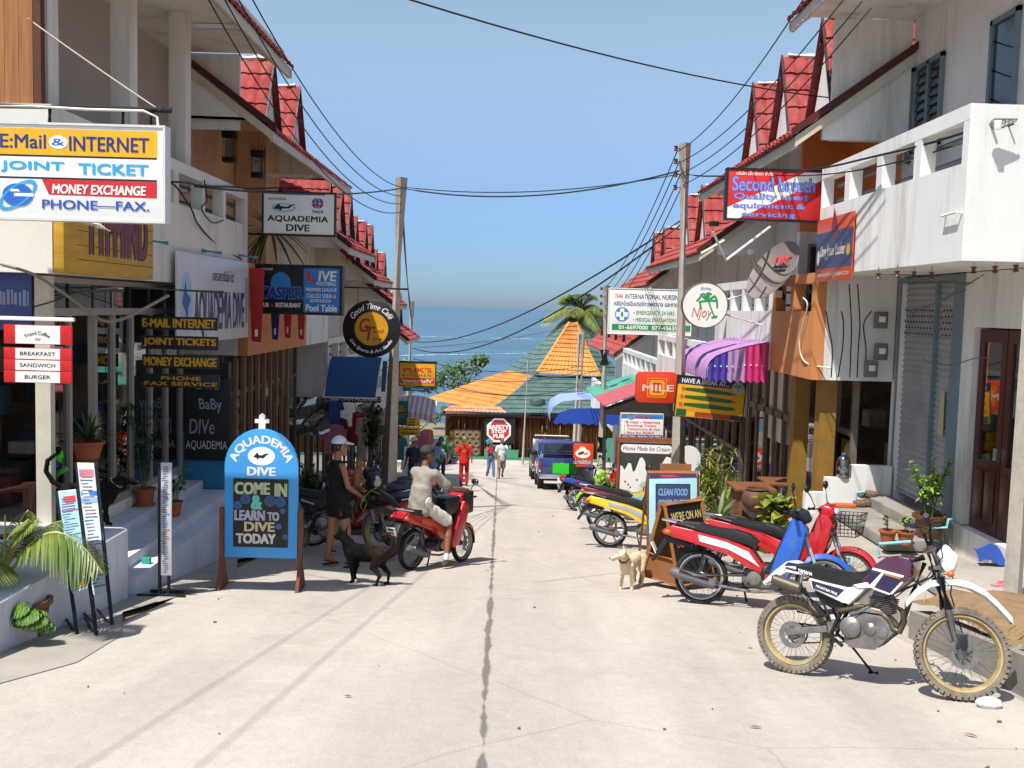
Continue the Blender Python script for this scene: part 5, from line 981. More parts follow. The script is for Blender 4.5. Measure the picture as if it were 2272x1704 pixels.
# roofs
yl, yt = YF-.5, YF+5
P = lambda x, y, Y: at(x, y, Y)
b = PB_(TG); tilequad(b, [P(1186, 833, 71.5), P(1470, 840, 71.5), P(1480, 921, yl), P(1080, 917, yl)], 46, 9); rf = b.build('front_roof', pub)
b = PB_(TO); tilequad(b, [P(1126, 823, 73.5), P(1188, 833, 71.4), P(1086, 914, yl+.1), P(943, 886, 69.5)], 26, 10); b.build('orange_roof', pub)
b = PB_(TS); tilequad(b, [P(1000, 900, yl+.6), P(1110, 903, yl+.6), P(1128, 918, yl-.25), P(980, 913, yl-.25)], 16, 2); b.build('eave_tiles', pub)
ap = [P(1263, 716, 74), P(1278, 716, 74)]; b = PB_(TO); tilequad(b, [ap[0], ap[1], P(1331, 836, 71), P(1191, 828, 71)], 14, 12, .06, .06); b.build('cone_orange_face', pub)
b = PB_(TG); tilequad(b, [P(1259, 717, 74.3), ap[0], P(1190, 828, 71.05), P(1153, 830, 72.5)], 5, 11); tilequad(b, [P(1259, 717, 74.4), P(1260, 717, 74.3), P(1152, 830, 72.6), P(1121, 822, 76)], 6, 11); tilequad(b, [ap[1], P(1280, 717, 74.3), P(1385, 838, 74), P(1332, 836, 71.05)], 6, 11); b.build('cone_green_face', pub)
b = PB_(mat('cone_wall', '5a7068', .8)); c = P(1267, 800, 74.5); b.lathe([(4.2, -4.2), (4.2, -2.6)], (c.x, 76, c.z), 'z', 16); b.build('drum', pub)
b = PB_(TO); b.tube([ap[0], P(1191, 828, 70.98)], .13, 5); b.tube([ap[1], P(1331, 836, 70.98)], .13, 5); b.use(TG); b.tube([P(1186, 833, 71.4), P(1083, 916, yl)], .12, 5); b.build('hip_ridge', pub)
b = MB(mat('roof_tank', '3f5550', .5, var=.2)); p = P(1192, 905, 67.6); b.lathe([(.52, -.35), (.55, -.1), (.5, .05), (.35, .15), (.5, .22), (.52, .5), (.45, .62), (.1, .66)], (0, 0, 0), n=16); b.build('roof_vent', label='dark rounded vent standing on the green tiled roof', cat='vent', loc=p)
# stop sign board
s = pxsign('pub_sign', 'dark board with a red and white octagonal safety stop sign', 1073, 928, 1143, 984, YF-.45, panel=SIGNK, th=.06); rad = 27.5*66/F; c = s.P((1106.7-1073)/70, (954.5-928)/56)
for r_, m in ((rad*1.06, WH), (rad*.9, C('stop_red', 'c02a2c'))): y = s.nx(); s.art.use(m).poly([(c[0]+r_*math.cos(R(22.5+45*k)), y, c[1]+r_*math.sin(R(22.5+45*k))) for k in range(8)]); s.na += 1
u0 = lambda x: .5+(c[0]+x)/s.w; v0 = lambda z: .5-(c[1]+z)/s.h
for t, hw_, z0, z1 in (('SAFETY', .72, .38, .08), ('STOP', .52, .06, -.22), ('PUB', .4, -.28, -.56)): s.text(t, u0(-hw_*rad*1.15), v0(z0*rad*1.15), u0(hw_*rad*1.15), v0(z1*rad*1.15), WH, .07)
s.done()
# trees
def tree(label, base, H, crown, n, lm, size, seed, trunk=.16, name='broadleaf_tree', group='trees by the shore'):
    random.seed(seed); t = thing(name, label, 'tree', base, group=group); b = MB(mat('bark', '5a4a3a', .9, var=.3, bump=.3)); b.tube([(0, 0, -.3), (.1, 0, H*.3), (.0, .05, H*.55)], [trunk, trunk*.8, trunk*.55], 8)
    for (cx, cy, cz, r) in crown: b.tube([(0, .05, H*.5), (cx*.5, cy*.5, H*.5+(cz-H*.5)*.5), (cx, cy, cz)], [trunk*.5, trunk*.3, .02], 6)
    b.build('trunk', t); b = MB(lm)
    for (cx, cy, cz, r) in crown:
        for k in range(n):
            d = V((random.gauss(0, 1), random.gauss(0, 1), random.gauss(0, .8))).normalized()*r*random.uniform(.35, 1.05)**.7; b.leaf((cx+d.x, cy+d.y, cz+d.z*.75), (random.gauss(0, 1), random.gauss(0, 1), random.gauss(0, .6)), size*random.uniform(.6, 1.3), size*random.uniform(.5, .9), .3, 2)
    b.build('crown', t, recalc=False); return t
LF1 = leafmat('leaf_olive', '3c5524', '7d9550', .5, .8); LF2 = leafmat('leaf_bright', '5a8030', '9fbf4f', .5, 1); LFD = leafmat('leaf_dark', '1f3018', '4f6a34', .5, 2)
p = at(1010, 880, 84); tree('spreading olive green shore tree left of the orange roof', (p.x, 84, -9.2), 5, [(-1.6, 0, 4.9, 1.1), (-.3, 0, 5.4, 1.2), (1.0, 0, 5.8, 1.2), (2.0, .4, 6.5, .8), (-2.4, .5, 4.2, .9), (.4, -1, 4.6, 1.2)], 260, LF1, .3, 1)
p = at(893, 830, 50); tree('bright green young tree beside the far concrete pole', (p.x, 50, -7), 5.6, [(-.3, 0, 5.6, .7), (.4, 0, 4.8, .7), (-.4, .2, 3.4, .8), (.5, -.2, 2.9, .7), (-.2, 0, 4.4, .6)], 150, LF2, .2, 2, .09)
p = at(925, 900, 74); tree('low shrubby tree below the yellow light box', (p.x, 74, -9), 2.4, [(-.8, 0, 2.6, .7), (.3, 0, 2.9, .7), (1.3, 0, 2.5, .6), (2.2, .3, 3.0, .5)], 150, LF1, .22, 3, .1)
def palm_fronds(b, c, n, L, seed, lw=.05, el=(-20, 75), droop=.9, seg=12, leafn=26):
    random.seed(seed); st = []
    for k in range(n):
        a = 2*math.pi*k/n+random.uniform(-.25, .25); e = R(random.uniform(*el)); d = V((math.cos(a)*math.cos(e), math.sin(a)*math.cos(e), math.sin(e))); pts = [V(c)+d*(L*t)-V((0, 0, 1))*(droop*L*t*t*.6) for t in [i/seg for i in range(seg+1)]]; st.append(pts)
        for i in range(leafn):
            t = .12+.86*i/leafn; f = t*seg; j = min(seg-1, int(f)); p = pts[j].lerp(pts[j+1], f-j); tg = (pts[j+1]-pts[j]).normalized(); sd = tg.cross(V((0, 0, 1))).normalized()
            ll = L*.3*math.sin(math.pi*min(.97, t*.85+.12))
            for s_ in (-1, 1): b.leaf(p, tg*.55+sd*s_*.85+V((0, 0, -.1)), ll, lw*L, .55, 2, fold=.1)
    return st
p = at(1285, 760, 86); t = thing('coconut_palm', 'coconut palm with drooping fronds behind the cone roof', 'palm tree', (p.x, 86, -9)); zt = at(1285, 690, 86).z+9; b = MB(mat('bark', '5a4a3a', .9)); b.tube([(0, 0, -.3), (.2, 0, zt*.5), (0, 0, zt)], [.2, .16, .12], 8); b.build('trunk', t); b = MB(leafmat('palm_leaf', '3f5528', '8a9048', .4, .6)); st = palm_fronds(b, (0, 0, zt), 34, 3.8, 9, .03, (-40, 85), 1.0); 
for pts in st: b.tube(pts, [.035]*8+[.02]*5, 4)
b.build('crown', t, recalc=False)
# ================================================================ motorcycles and trucks
MUD = mat('muddy_tyre', '7a7064', .95, var=.45, scale=14, bump=.4, bscale=80, dirt='a09482', dscale=7, damt=.7); GOLD = mat('gold_rim', 'bda878', .5, metal=.4, var=.25, scale=8, dirt='8a7a5c', damt=.4)
STEEL = mat('dusty_alloy', '8d8a86', .42, metal=.75, var=.35, scale=14, dirt='6d6152', dscale=6, damt=.6); CRK = mat('crankcase', '77736c', .5, metal=.55, var=.4, scale=10, dirt='55493c', dscale=5, damt=.6)
FRB = mat('frame_black', '1b1b1d', .5, var=.25, scale=10); SILV = mat('silver_paint', 'b4b6b8', .35, metal=.5, var=.12); GREYP = mat('grey_plastic', '5b5d60', .5, var=.15)
LAMPR = mat('tail_lens', '9c1a1a', .2, var=.1, coat=.5); LAMPA = mat('amber_lens', 'c8681c', .25); LAMPC = mat('clear_lens', 'c9cdd0', .12, var=.06, coat=.6); MIRR = mat('mirror_glass', 'b9c3cc', .05, metal=1)
def gloss(n, c): return mat('gloss_'+n, c, .3, var=.1, scale=5, coat=.5, dirt='7d7064', dscale=4, damt=.35)
def pitch(rz): return math.asin(SLOPE*math.sin(rz))
def wheel(par, x, r, w, rim, tyre=RUB, knobby=False, T=None, spokes=36, disc=True, mag=False):
    b = MB(tyre); T = (T or M()) @ M.Translation((x, 0, r)); b.T = T; tr = w*.33
    b.torus((0, 0, 0), r-tr*1.0, tr, 'y', 40, 10, ry=w*.5)
    if knobby:
        for k in range(46):
            a = 2*math.pi*k/46
            for j, yo in enumerate((-.6, 0, .6)):
                aa = a+(.07 if j == 1 else 0); rr = r-.004-(.012 if j != 1 else 0); c = V((rr*math.cos(aa), yo*w*.55, rr*math.sin(aa))); e = V((math.cos(aa), 0, math.sin(aa))); t = V((-math.sin(aa), 0, math.cos(aa)))
                sv = []
                for du in (-.009, .016):
                    for (dt, dy) in ((-.016, -.016), (.016, -.016), (.016, .016), (-.016, .016)): sv.append(b.v(c+e*du+t*dt+V((0, dy, 0))))
                b.f(sv[4:]); 
                for q in range(4): b.f([sv[q], sv[(q+1) % 4], sv[4+(q+1) % 4], sv[4+q]])
    wh = b.build('wheel', par)
    b = MB(rim, STEEL); b.T = T; ri = r-w*.66-.004
    b.lathe([(ri, -w*.36), (ri+.012, -w*.38), (ri-.012, -w*.1), (ri-.012, w*.1), (ri+.012, w*.38), (ri, w*.36), (ri-.02, w*.08), (ri-.02, -w*.08), (ri, -w*.36)], n=40, ax='y', cap=False)
    b.use(STEEL).lathe([(.03, -.06), (.045, -.058), (.045, -.03), (.028, -.02), (.028, .02), (.045, .03), (.045, .058), (.03, .06)], ax='y', n=16)
    if mag:
        b.use(rim)
        for k in range(6):
            a = 2*math.pi*k/6; e = V((math.cos(a), 0, math.sin(a))); b.tube([e*.03, e*(ri*.55)+V((0, .012, 0)), e*(ri-.01)], [.022, .014, .018], 6)
    else:
        for k in range(spokes):
            a = 2*math.pi*k/spokes; a2 = a+(.5 if k % 2 else -.5); yy = .045 if (k//2) % 2 else -.045; b.tube([(.04*math.cos(a2), yy, .04*math.sin(a2)), ((ri-.012)*math.cos(a), 0, (ri-.012)*math.sin(a))], .0022, 4, cap=False)
    b.build('rim', wh)
    if disc:
        b = MB(STEEL); b.T = T; b.lathe([(.07, -.066), (.115, -.066), (.115, -.07), (.07, -.07), (.07, -.066)], ax='y', n=28, cap=False)
        for k in range(5): a = 2*math.pi*k/5; b.tube([(.03*math.cos(a), -.066, .03*math.sin(a)), (.075*math.cos(a+.4), -.068, .075*math.sin(a+.4))], .007, 5)
        b.build('brake_disc', wh)
    return wh
def dirt_bike(label, loc, rz, lean, scale, pal, steer=25):
    root = thing('dirt_bike', label, 'motorcycle', loc, rot=(R(lean), pitch(rz), rz), scale=scale)
    q = lambda x, y: ((x-748)/751, (1195+.148*(x-748)-y)/(823+27*(x-748)/1014))
    Q = lambda *ps: [q(*p) for p in ps]; WP, DP, TK = pal['body'], pal['dark'], pal['tank']
    wheel(root, 0, .325, .115, pal['rim'], MUD, True)
    hp = V((1.13, 0, 1.0)); axv = V((.285, 0, -.958)); ST = M.Translation(hp) @ M.Rotation(R(-steer), 4, axv) @ M.Translation(-hp)
    wheel(root, 1.35, .35, .095, pal['rim'], MUD, True, ST, disc=True)
    b = MB(FRB); b.T = ST                                           # fork
    for s in (-1, 1): b.use(SILV).tube([(1.34, s*.085, .31), (1.23, s*.085, .69)], .027, 10); b.use(FRB).tube([(1.233, s*.085, .68), (1.165, s*.085, .93)], [.035, .037], 10); b.use(CHR).tube([(1.165, s*.085, .93), (1.09, s*.085, 1.17)], .02, 10)
    b.use(STEEL)
    for t in (1.0, 1.14): x = 1.09+(1.17-t)*.29; b.box(x-.03, x+.03, -.11, .11, t-.018, t+.018, .006)
    b.use(FRB).box(1.29, 1.37, -.11, -.085, .38, .5, .01); fk = b.build('fork', root)
    b = MB(DKM); b.T = ST; b.tube([(1.1, -.05, 1.17), (1.08, -.1, 1.25), (1.06, -.2, 1.34), (.99, -.4, 1.37)], .012, 8); b.tube([(1.1, .05, 1.17), (1.08, .1, 1.25), (1.06, .2, 1.34), (.99, .4, 1.37)], .012, 8); b.tube([(1.075, -.13, 1.275), (1.075, .13, 1.275)], .01, 6)
    hb = b.build('handlebar', root)
    for s in (-1, 1):
        b = MB(PLB); b.T = ST; b.tube([(1.015, s*.29, 1.355), (.985, s*.42, 1.373)], [.02, .022], 10); b.tube([(1.04, s*.27, 1.35), (1.07, s*.4, 1.355)], .007, 6); b.box(.99, 1.05, s*.25-.02, s*.25+.02, 1.33, 1.38, .01); b.build('grip', hb)
    b = MB(WP); b.T = ST; b.prism(Q((1625, 470), (1600, 385), (1650, 312), (1722, 400), (1702, 488), (1650, 515)), -.115, .115, bev=.03); hl = b.build('headlight_cowl', root)
    b = MB(LAMPC); b.T = ST; x, z = q(1708, 440); b.ball((x-.01, 0, z), (.035, .075, .08), 14, 8); b.build('headlight', hl)
    b = MB(LAMPA); b.T = ST
    for s in (-1, 1): x, z = q(1700, 530); b.ball((x-.05, s*.2, z), (.03, .03, .025)); b.tube([(x-.08, s*.1, z), (x-.05, s*.19, z)], .007, 5)
    b.build('indicator', root); b = MB(PLB); b.T = ST; x, z = q(1600, 330); b.box(x-.04, x+.05, -.09, .09, z-.03, z+.05, .015); b.build('instrument', root)
    # front fender: arched sheet
    arc_t = Q((1440, 690), (1500, 612), (1570, 560), (1640, 545), (1720, 548), (1800, 570), (1880, 618), (1950, 690), (2035, 800)); b = MB(WP); b.T = ST; rows = []
    for k, (x, z) in enumerate(arc_t):
        t = k/8; hw = .05+.035*math.sin(math.pi*min(1, t*1.1)); rows.append([b.v((x, y*hw, z-(.045 if abs(y) == 1 else .012 if abs(y) == .6 else 0)-(.02*t if abs(y) == 1 else 0))) for y in (-1, -.6, 0, .6, 1)] + [b.v((x, y*hw*.95, z-.012-(.045 if abs(y) == 1 else .01))) for y in (1, 0, -1)])
    for a, c in zip(rows, rows[1:]): b.bridge(a, c)
    b.f(rows[0]); b.f(rows[-1][::-1]); b.build('front_fender', root)
    b = MB(SEATM); b.prism(Q((770, 424), (890, 450), (1010, 480), (1130, 514), (1195, 503), (1265, 458), (1290, 470), (1215, 560), (1150, 580), (1110, 605), (870, 530), (855, 500), (770, 468)), -.115, .115, bev=.03); st_ = b.build('seat', root)
    b = MB(SIGNW); b.T = M.Translation((0, -.1165, 0)) @ M.Rotation(R(-3), 4, 'Y') ; x, z = q(835, 478); 
    b.T = M.Translation((x, -.1175, z-.012)) @ M.Rotation(R(10), 4, 'Y'); b.text('YAMAHA', 0, 0, .13, .03, 0, .03); b.build('lettering', st_, smooth=False, recalc=False)
    b = MB(WP); b.prism(Q((540, 555), (620, 478), (700, 412), (735, 405), (785, 428), (775, 462), (862, 512), (850, 532), (705, 470), (640, 505), (565, 582)), -.095, .095, bev=.018); b.use(DP); b.prism(Q((690, 440), (715, 414), (780, 428), (776, 445)), -.098, .098); rfn = b.build('rear_fender', root)
    b = MB(LAMPR); x, z = q(575, 545); b.box(x-.04, x+.03, -.06, .06, z-.02, z+.05, .012); b.build('tail_light', rfn)
    b = MB(WP); sp = Q((866, 528), (1110, 604), (1150, 588), (1228, 602), (1122, 716), (1085, 700), (890, 606))
    b.prism(sp, -.145, -.06, bev=.012); b.prism(sp, .06, .145, bev=.012); pn = b.build('side_panel', root)
    b = MB(DP); b.prism(Q((884, 545), (1096, 612), (1050, 662), (897, 598)), -.148, -.1455); b.use(SIGNW); x, z = q(985, 612); b.T = M.Translation((x, -.149, z)) @ M.Rotation(R(16), 4, 'Y'); b.text('MOUNTAIN TRAIL', 0, 0, .19, .022, 0, .02, .2); b.build('decal', pn, smooth=False, recalc=False)
    b = MB(TK); b.prism(Q((1262, 465), (1300, 425), (1350, 390), (1420, 386), (1485, 402), (1500, 445), (1490, 530), (1448, 560), (1380, 642), (1290, 598), (1175, 575), (1215, 555)), -.15, .15, bev=.045, seg=3); tk = b.build('tank', root)
    b = MB(WP)
    for a in (Q((1270, 462), (1455, 520), (1450, 535), (1262, 478)), Q((1330, 488), (1345, 492), (1275, 605), (1240, 596)), Q((1150, 578), (1240, 560), (1262, 600), (1180, 600)), Q((1440, 560), (1452, 566), (1388, 646), (1372, 640)), Q((1280, 598), (1378, 640), (1372, 650), (1276, 612))): b.prism(a, -.158, -.14, bev=.003); b.prism(a, .14, .158, bev=.003)
    b.use(mat('decal_tan', 'a8763c', .4)).prism(Q((1345, 500), (1440, 530), (1432, 545), (1336, 512)), -.156, -.14); b.use(DP).prism(Q((1255, 500), (1318, 500), (1262, 580), (1215, 570)), -.156, -.14); b.prism(Q((1335, 520), (1430, 548), (1376, 632), (1290, 594)), -.1555, -.14); b.build('tank_trim', tk)
    # frame, engine
    b = MB(FRB); J = lambda *ps, y=0: [(q(*p)[0], y, q(*p)[1]) for p in ps]
    b.tube(J((1545, 440), (1480, 640), (1440, 780), (1400, 900), (1280, 1000), (1100, 985)), .02, 8); b.tube(J((1540, 400), (1350, 480), (1130, 590)), .026, 8)
    for s in (-.09, .09): b.tube(J((1170, 590), (1090, 720), (1040, 830), (1000, 930), (1080, 1000), y=s), .017, 7); b.tube(J((1130, 585), (860, 500), (700, 455), y=s), .012, 6); b.tube(J((860, 510), (950, 700), (1000, 830), y=s), .011, 6)
    b.prism(Q((890, 610), (1085, 702), (1100, 730), (1000, 740), (930, 690)), -.1, .1, bev=.01); b.build('frame', root)
    b = MB(CRK); b.prism(Q((1080, 830), (1130, 780), (1220, 770), (1330, 790), (1390, 860), (1395, 910), (1290, 1015), (1130, 1000), (1090, 960)), -.12, .12, bev=.03); x, z = q(1135, 868); b.use(STEEL).lathe([(.085, 0), (.085, -.03), (.06, -.05), (.001, -.055)], (x, -.115, z), 'y', 24, cap=False); x, z = q(1255, 880); b.lathe([(.05, 0), (.05, -.025), (.03, -.04), (.001, -.043)], (x, -.118, z), 'y', 20, cap=False); x, z = q(1330, 900); b.lathe([(.045, 0), (.045, -.03), (.001, -.036)], (x, -.115, z), 'y', 18, cap=False); en = b.build('engine', root)
    b = MB(mat('cooling_fins', '6a6661', .5, metal=.6, var=.3))
    for k in range(8): a = q(1235, 660+13*k); c = q(1385-k*2, 690+13*k); b.prism([(a[0], a[1]), (c[0], c[1]), (c[0], c[1]-.008), (a[0], a[1]-.008)], -.085, .085)
    b.prism(Q((1250, 640), (1370, 680), (1370, 790), (1245, 790)), -.06, .06, bev=.01); b.prism(Q((1265, 610), (1350, 635), (1365, 685), (1245, 655)), -.075, .075, bev=.015); b.build('cylinder', en)
    b = MB(STEEL); b.prism(Q((1095, 960), (1200, 940), (1280, 860), (1395, 905), (1285, 1022), (1130, 1005)), -.13, -.119, bev=.004); b.prism(Q((1120, 770), (1215, 728), (1330, 765), (1330, 785), (1215, 760), (1130, 792)), -.125, -.11, bev=.003); b.build('skid_plate', en)
    # exhaust: header and muffler on the right side
    b = MB(mat('exhaust_pipe', '6f614c', .4, metal=.8, var=.35)); b.tube(J((1365, 690), (1440, 760), (1450, 830), (1425, 900), (1385, 880), (1360, 820), (1300, 760), (1190, 730), (1050, 760), y=-.1), .024, 10); ex = b.build('header_pipe', root)
    b = MB(mat('muffler_metal', '5e574e', .45, metal=.6, var=.3, dirt='8a7550')); a, c = q(635, 535), q(830, 605); b.tube([(a[0], -.16, a[1]), (a[0]+.01, -.16, a[1]), (c[0]-.02, -.16, c[1]), (c[0], -.16, c[1])], [.04, .052, .052, .035], 14); b.use(FRB).tube([(c[0], -.16, c[1]), (q(900, 700)[0], -.14, q(900, 700)[1]), (q(960, 790)[0], -.12, q(960, 790)[1])], [.035, .02, .02], 8); b.build('muffler', root)
    b = MB(STEEL)
    for s in (-.085, .085): b.prism(Q((700, 880), (715, 930), (985, 905), (975, 860)), s-.016, s+.016, bev=.006)
    b.prism(Q((975, 830), (1030, 825), (1020, 900), (985, 920)), -.09, .09, bev=.01); b.build('swingarm', root)
    b = MB(mat('chain_metal', '4a4640', .6, metal=.5)); b.torus((0, .07, .325), .085, .008, 'y', 24, 5); b.tube([(0, .07, .41), (.55, .07, .42)], .008, 4); b.tube([(0, .07, .24), (.55, .07, .33)], .008, 4); b.use(PLB).tube(J((790, 760), (940, 800), (1000, 780), y=-.12), .012, 6); b.build('chain', root)
    b = MB(FRB); ca, sa = math.cos(R(lean)), math.sin(R(lean)); x0, z0 = q(1070, 985); yb = .1; ft = (x0+.17, .26, -.26*math.tan(R(-lean))*-1*1.0-.0); b.tube([(x0, yb, z0), (x0+.16, .27, .27*math.tan(R(-lean)) * 1.0+.01)], .013, 6); b.tube([(x0+.13, .26, .27*math.tan(R(-lean))+.012), (x0+.2, .29, .27*math.tan(R(-lean))+.012)], .016, 6); b.build('side_stand', root)
    b = MB(PLB)
    for yo, a in ((-.05, -.1), (.05, .12), (.02, -.16)): b.tube([(1.06, yo*3, 1.33), (1.2, yo*2.4, 1.28), (1.22, yo*2, 1.1), (1.1, yo*2, .92), (.9, a*.6, .8), (.62+a*.4, a, .6)], .005, 5)
    b.tube([(1.08, .1, 1.2), (1.26, .12, 1.0), (1.24, .1, .8), (1.33, .1, .5)], .0055, 5); b.tube([(.3, -.13, .66), (.45, -.14, .5), (.52, -.12, .36)], .006, 5); b.build('control_cable', root)
    b = MB(FRB)
    for s in (-1, 1): x, z = q(1040, 930); b.tube([(x, s*.09, z), (x, s*.22, z+.01)], .013, 6)
    b.build('foot_peg', root); return root
dp = gr(*Z9(760, 1192))
PUR = mat('purple_tank', '4a2438', .25, var=.2, scale=6, coat=.5, dirt='6d4a55', damt=.3); WPL = mat('white_plastic', 'dcdcd8', .35, var=.06, scale=3, dirt='b0a898', dscale=4, damt=.25)
dirt_bike('white and purple trail bike with gold rims and muddy knobbly tyres in the foreground', (dp.x, dp.y+.05, gz(dp.y)+.0), R(-36), -9, .86, dict(body=WPL, dark=mat('decal_purple', '2c2448', .3, var=.15), tank=PUR, rim=GOLD))
DKP = mat('black_bodywork', '1a1a1c', .35, var=.15)
dirt_bike('dark trail bike with a yellow gold front rim parked behind the woman', (-3.0, 13.55, gz(13.5)), R(-4), -9, 1.0, dict(body=DKP, dark=DKP, tank=gloss('dkred', '6a1a1e'), rim=GOLD), steer=-32)
def underbone(label, loc, rz, lean, body, acc=None, shield=None, fender=None, rimm=STEEL, mag=False, basket=None, rack=True, steer=12, plate=True, front_basket=None, group=None, name='scooter', scale=1, head=None):
    root = thing(name, label, 'motorcycle', loc, rot=(R(lean), pitch(rz), rz), group=group, scale=scale); acc = acc or body; shield = shield or body; fender = fender or body
    wheel(root, 0, .285, .085, rimm, RUB, mag=mag, spokes=28, disc=False)
    hp = V((1.0, 0, .9)); ST = M.Translation(hp) @ M.Rotation(R(-steer), 4, V((.42, 0, -.9))) @ M.Translation(-hp); wheel(root, 1.24, .285, .078, rimm, RUB, T=ST, mag=mag, spokes=28)
    b = MB(body)
    for s in (-1, 1):
        y0, y1 = sorted((s*.075, s*.135)); b.prism([(-.36, .77), (-.3, .82), (-.05, .77), (.28, .70), (.52, .62), (.66, .44), (.62, .36), (.5, .42), (.3, .56), (.02, .62), (-.3, .69)], y0, y1, bev=.02)
    b.prism([(-.38, .76), (-.28, .83), (0, .76), (0, .66), (-.3, .69)], -.08, .08, bev=.02); bd = b.build('tail_body', root)
    b = MB(acc)
    for s in (-1, 1): y0, y1 = sorted((s*.13, s*.14)); b.prism([(-.02, .735), (.28, .67), (.5, .585), (.62, .43), (.5, .5), (.3, .6), (.0, .66)], y0, y1, bev=.003)
    b.build('side_stripe', bd)
    b = MB(LAMPR); b.prism([(-.42, .75), (-.36, .79), (-.3, .79), (-.3, .71), (-.38, .71)], -.1, .1, bev=.015); b.build('tail_light', bd); b = MB(LAMPA)
    for s in (-1, 1): b.ball((-.34, s*.12, .745), (.045, .03, .03))
    b.build('indicator', bd)
    b = MB(SEATM); b.prism([(-.28, .82), (-.2, .86), (.0, .85), (.15, .8), (.35, .8), (.5, .76), (.6, .68), (.55, .63), (.3, .7), (-.05, .78), (-.28, .8)], -.125, .125, bev=.035, seg=3); b.build('seat', root)
    if rack: b = MB(CHR); b.tube([(-.05, -.13, .8), (-.25, -.14, .85), (-.4, -.09, .87), (-.42, 0, .87), (-.4, .09, .87), (-.25, .14, .85), (-.05, .13, .8)], .011, 6); b.build('grab_rail', root)
    b = MB(PLB); b.prism([(-.34, .7), (-.1, .62), (-.1, .59), (-.36, .64), (-.5, .42), (-.53, .43), (-.4, .66)], -.07, .07, bev=.01); b.build('rear_fender', root)
    if plate: b = MB(SIGNW, RED); b.T = M.Translation((-.5, 0, .56)) @ M.Rotation(R(-25), 4, 'Y'); b.box(-.004, .004, -.075, .075, -.06, .07, .002); b.use(BK); b.T = b.T @ M.Rotation(R(-90), 4, 'Z'); b.use(RED).box(-.05, .05, -.0062, -.0055, -.03, .0); b.use(BK).box(-.05, .05, -.0062, -.0055, .02, .05); b.build('number_plate', root, smooth=False)
    # front: leg shield, headset, fender
    b = MB(shield)
    for s in (-1, 1): y0, y1 = sorted((s*.03, s*.185)); b.prism([(1.03, .93), (.93, .95), (.8, .62), (.7, .34), (.76, .27), (.9, .3), (.98, .58), (1.1, .82)], y0, y1, bev=.03)
    b.prism([(1.03, .93), (.95, .94), (.84, .55), (1.0, .55), (1.1, .8)], -.05, .05, bev=.02); sh = b.build('leg_shield', root)
    b = MB(PLB); b.prism([(.93, .92), (.9, .9), (.74, .52), (.66, .38), (.45, .4), (.45, .34), (.7, .3), (.8, .42)], -.12, .12, bev=.02); b.build('inner_shield', root)
    b = MB(head or shield); b.T = ST; b.prism([(.9, 1.0), (.98, 1.06), (1.08, 1.03), (1.12, .93), (1.06, .88), (.95, .92)], -.12, .12, bev=.04, seg=3); hs = b.build('headset', root)
    b = MB(LAMPC); b.T = ST; b.ball((1.09, 0, .96), (.04, .09, .055), 14, 8); b.build('headlight', hs)
    b = MB(PLB); b.T = ST
    for s in (-1, 1): b.tube([(.96, s*.1, 1.0), (.9, s*.34, 1.02)], .015, 8); b.tube([(.915, s*.25, 1.015), (.9, s*.37, 1.022)], .02, 8); b.tube([(.96, s*.2, 1.02), (.99, s*.35, 1.02)], .007, 5)
    hb = b.build('handlebar', root)
    for s in (-1, 1):
        b = MB(PLB); b.T = ST; b.tube([(.93, s*.24, 1.03), (.9, s*.3, 1.15), (.88, s*.34, 1.2)], .007, 5); b.ball((.88, s*.36, 1.24), (.022, .062, .048), 14, 8); m_ = b.build('mirror', hb); b = MB(MIRR); b.T = ST; b.ball((.862, s*.36, 1.24), (.006, .054, .04), 14, 6); b.build('mirror_glass', m_)
    b = MB(fender); b.T = ST; rows = []
    for k in range(11):
        a = R(-5+155*k/10); rr = .315; rows.append([b.v((1.24+rr*math.cos(a)*(1 if abs(y) < 1 else .9), y*.055, .285+rr*math.sin(a)*(1 if abs(y) < 1 else .86))) for y in (-1, -.7, 0, .7, 1)]+[b.v((1.24+.3*math.cos(a)*(1 if abs(y) < 1 else .9), y*.05, .285+.3*math.sin(a)*(1 if abs(y) < 1 else .86))) for y in (1, 0, -1)])
    for a, c in zip(rows, rows[1:]): b.bridge(a, c)
    b.f(rows[0]); b.f(rows[-1][::-1]); b.build('front_fender', root)
    b = MB(SILV); b.T = ST
    for s in (-1, 1): b.tube([(1.24, s*.06, .285), (1.14, s*.06, .5), (1.04, s*.05, .8)], [.022, .02, .016], 8)
    b.build('fork', root)
    b = MB(STEEL)
    for s in (-1, 1): b.tube([(0, s*.1, .3), (.5, s*.09, .34)], .02, 6); b.use(CHR).tube([(-.02, s*.11, .32), (.06, s*.11, .62)], [.02, .026], 8); b.use(STEEL)
    b.build('swingarm', root)
    b = MB(CRK); b.prism([(.42, .3), (.5, .42), (.72, .42), (.86, .38), (.86, .3), (.7, .22), (.48, .22)], -.11, .11, bev=.025); b.use(STEEL).lathe([(.07, 0), (.07, -.03), (.001, -.04)], (.56, -.11, .32), 'y', 20, cap=False); b.tube([(.72, 0, .36), (.9, 0, .4)], [.06, .055], 10); b.build('engine', root)
    b = MB(STEEL); b.tube([(.86, -.05, .32), (.8, -.1, .2), (.5, -.12, .18), (.2, -.13, .22)], .016, 8); ex = b.build('exhaust_pipe', root); b = MB(GREYP); b.tube([(.2, -.14, .22), (.16, -.14, .225), (-.26, -.15, .33), (-.3, -.15, .34)], [.03, .052, .056, .03], 14); b.use(CHR).tube([(.1, -.168, .27), (-.2, -.178, .345)], [.03, .03], 8); b.build('muffler', root)
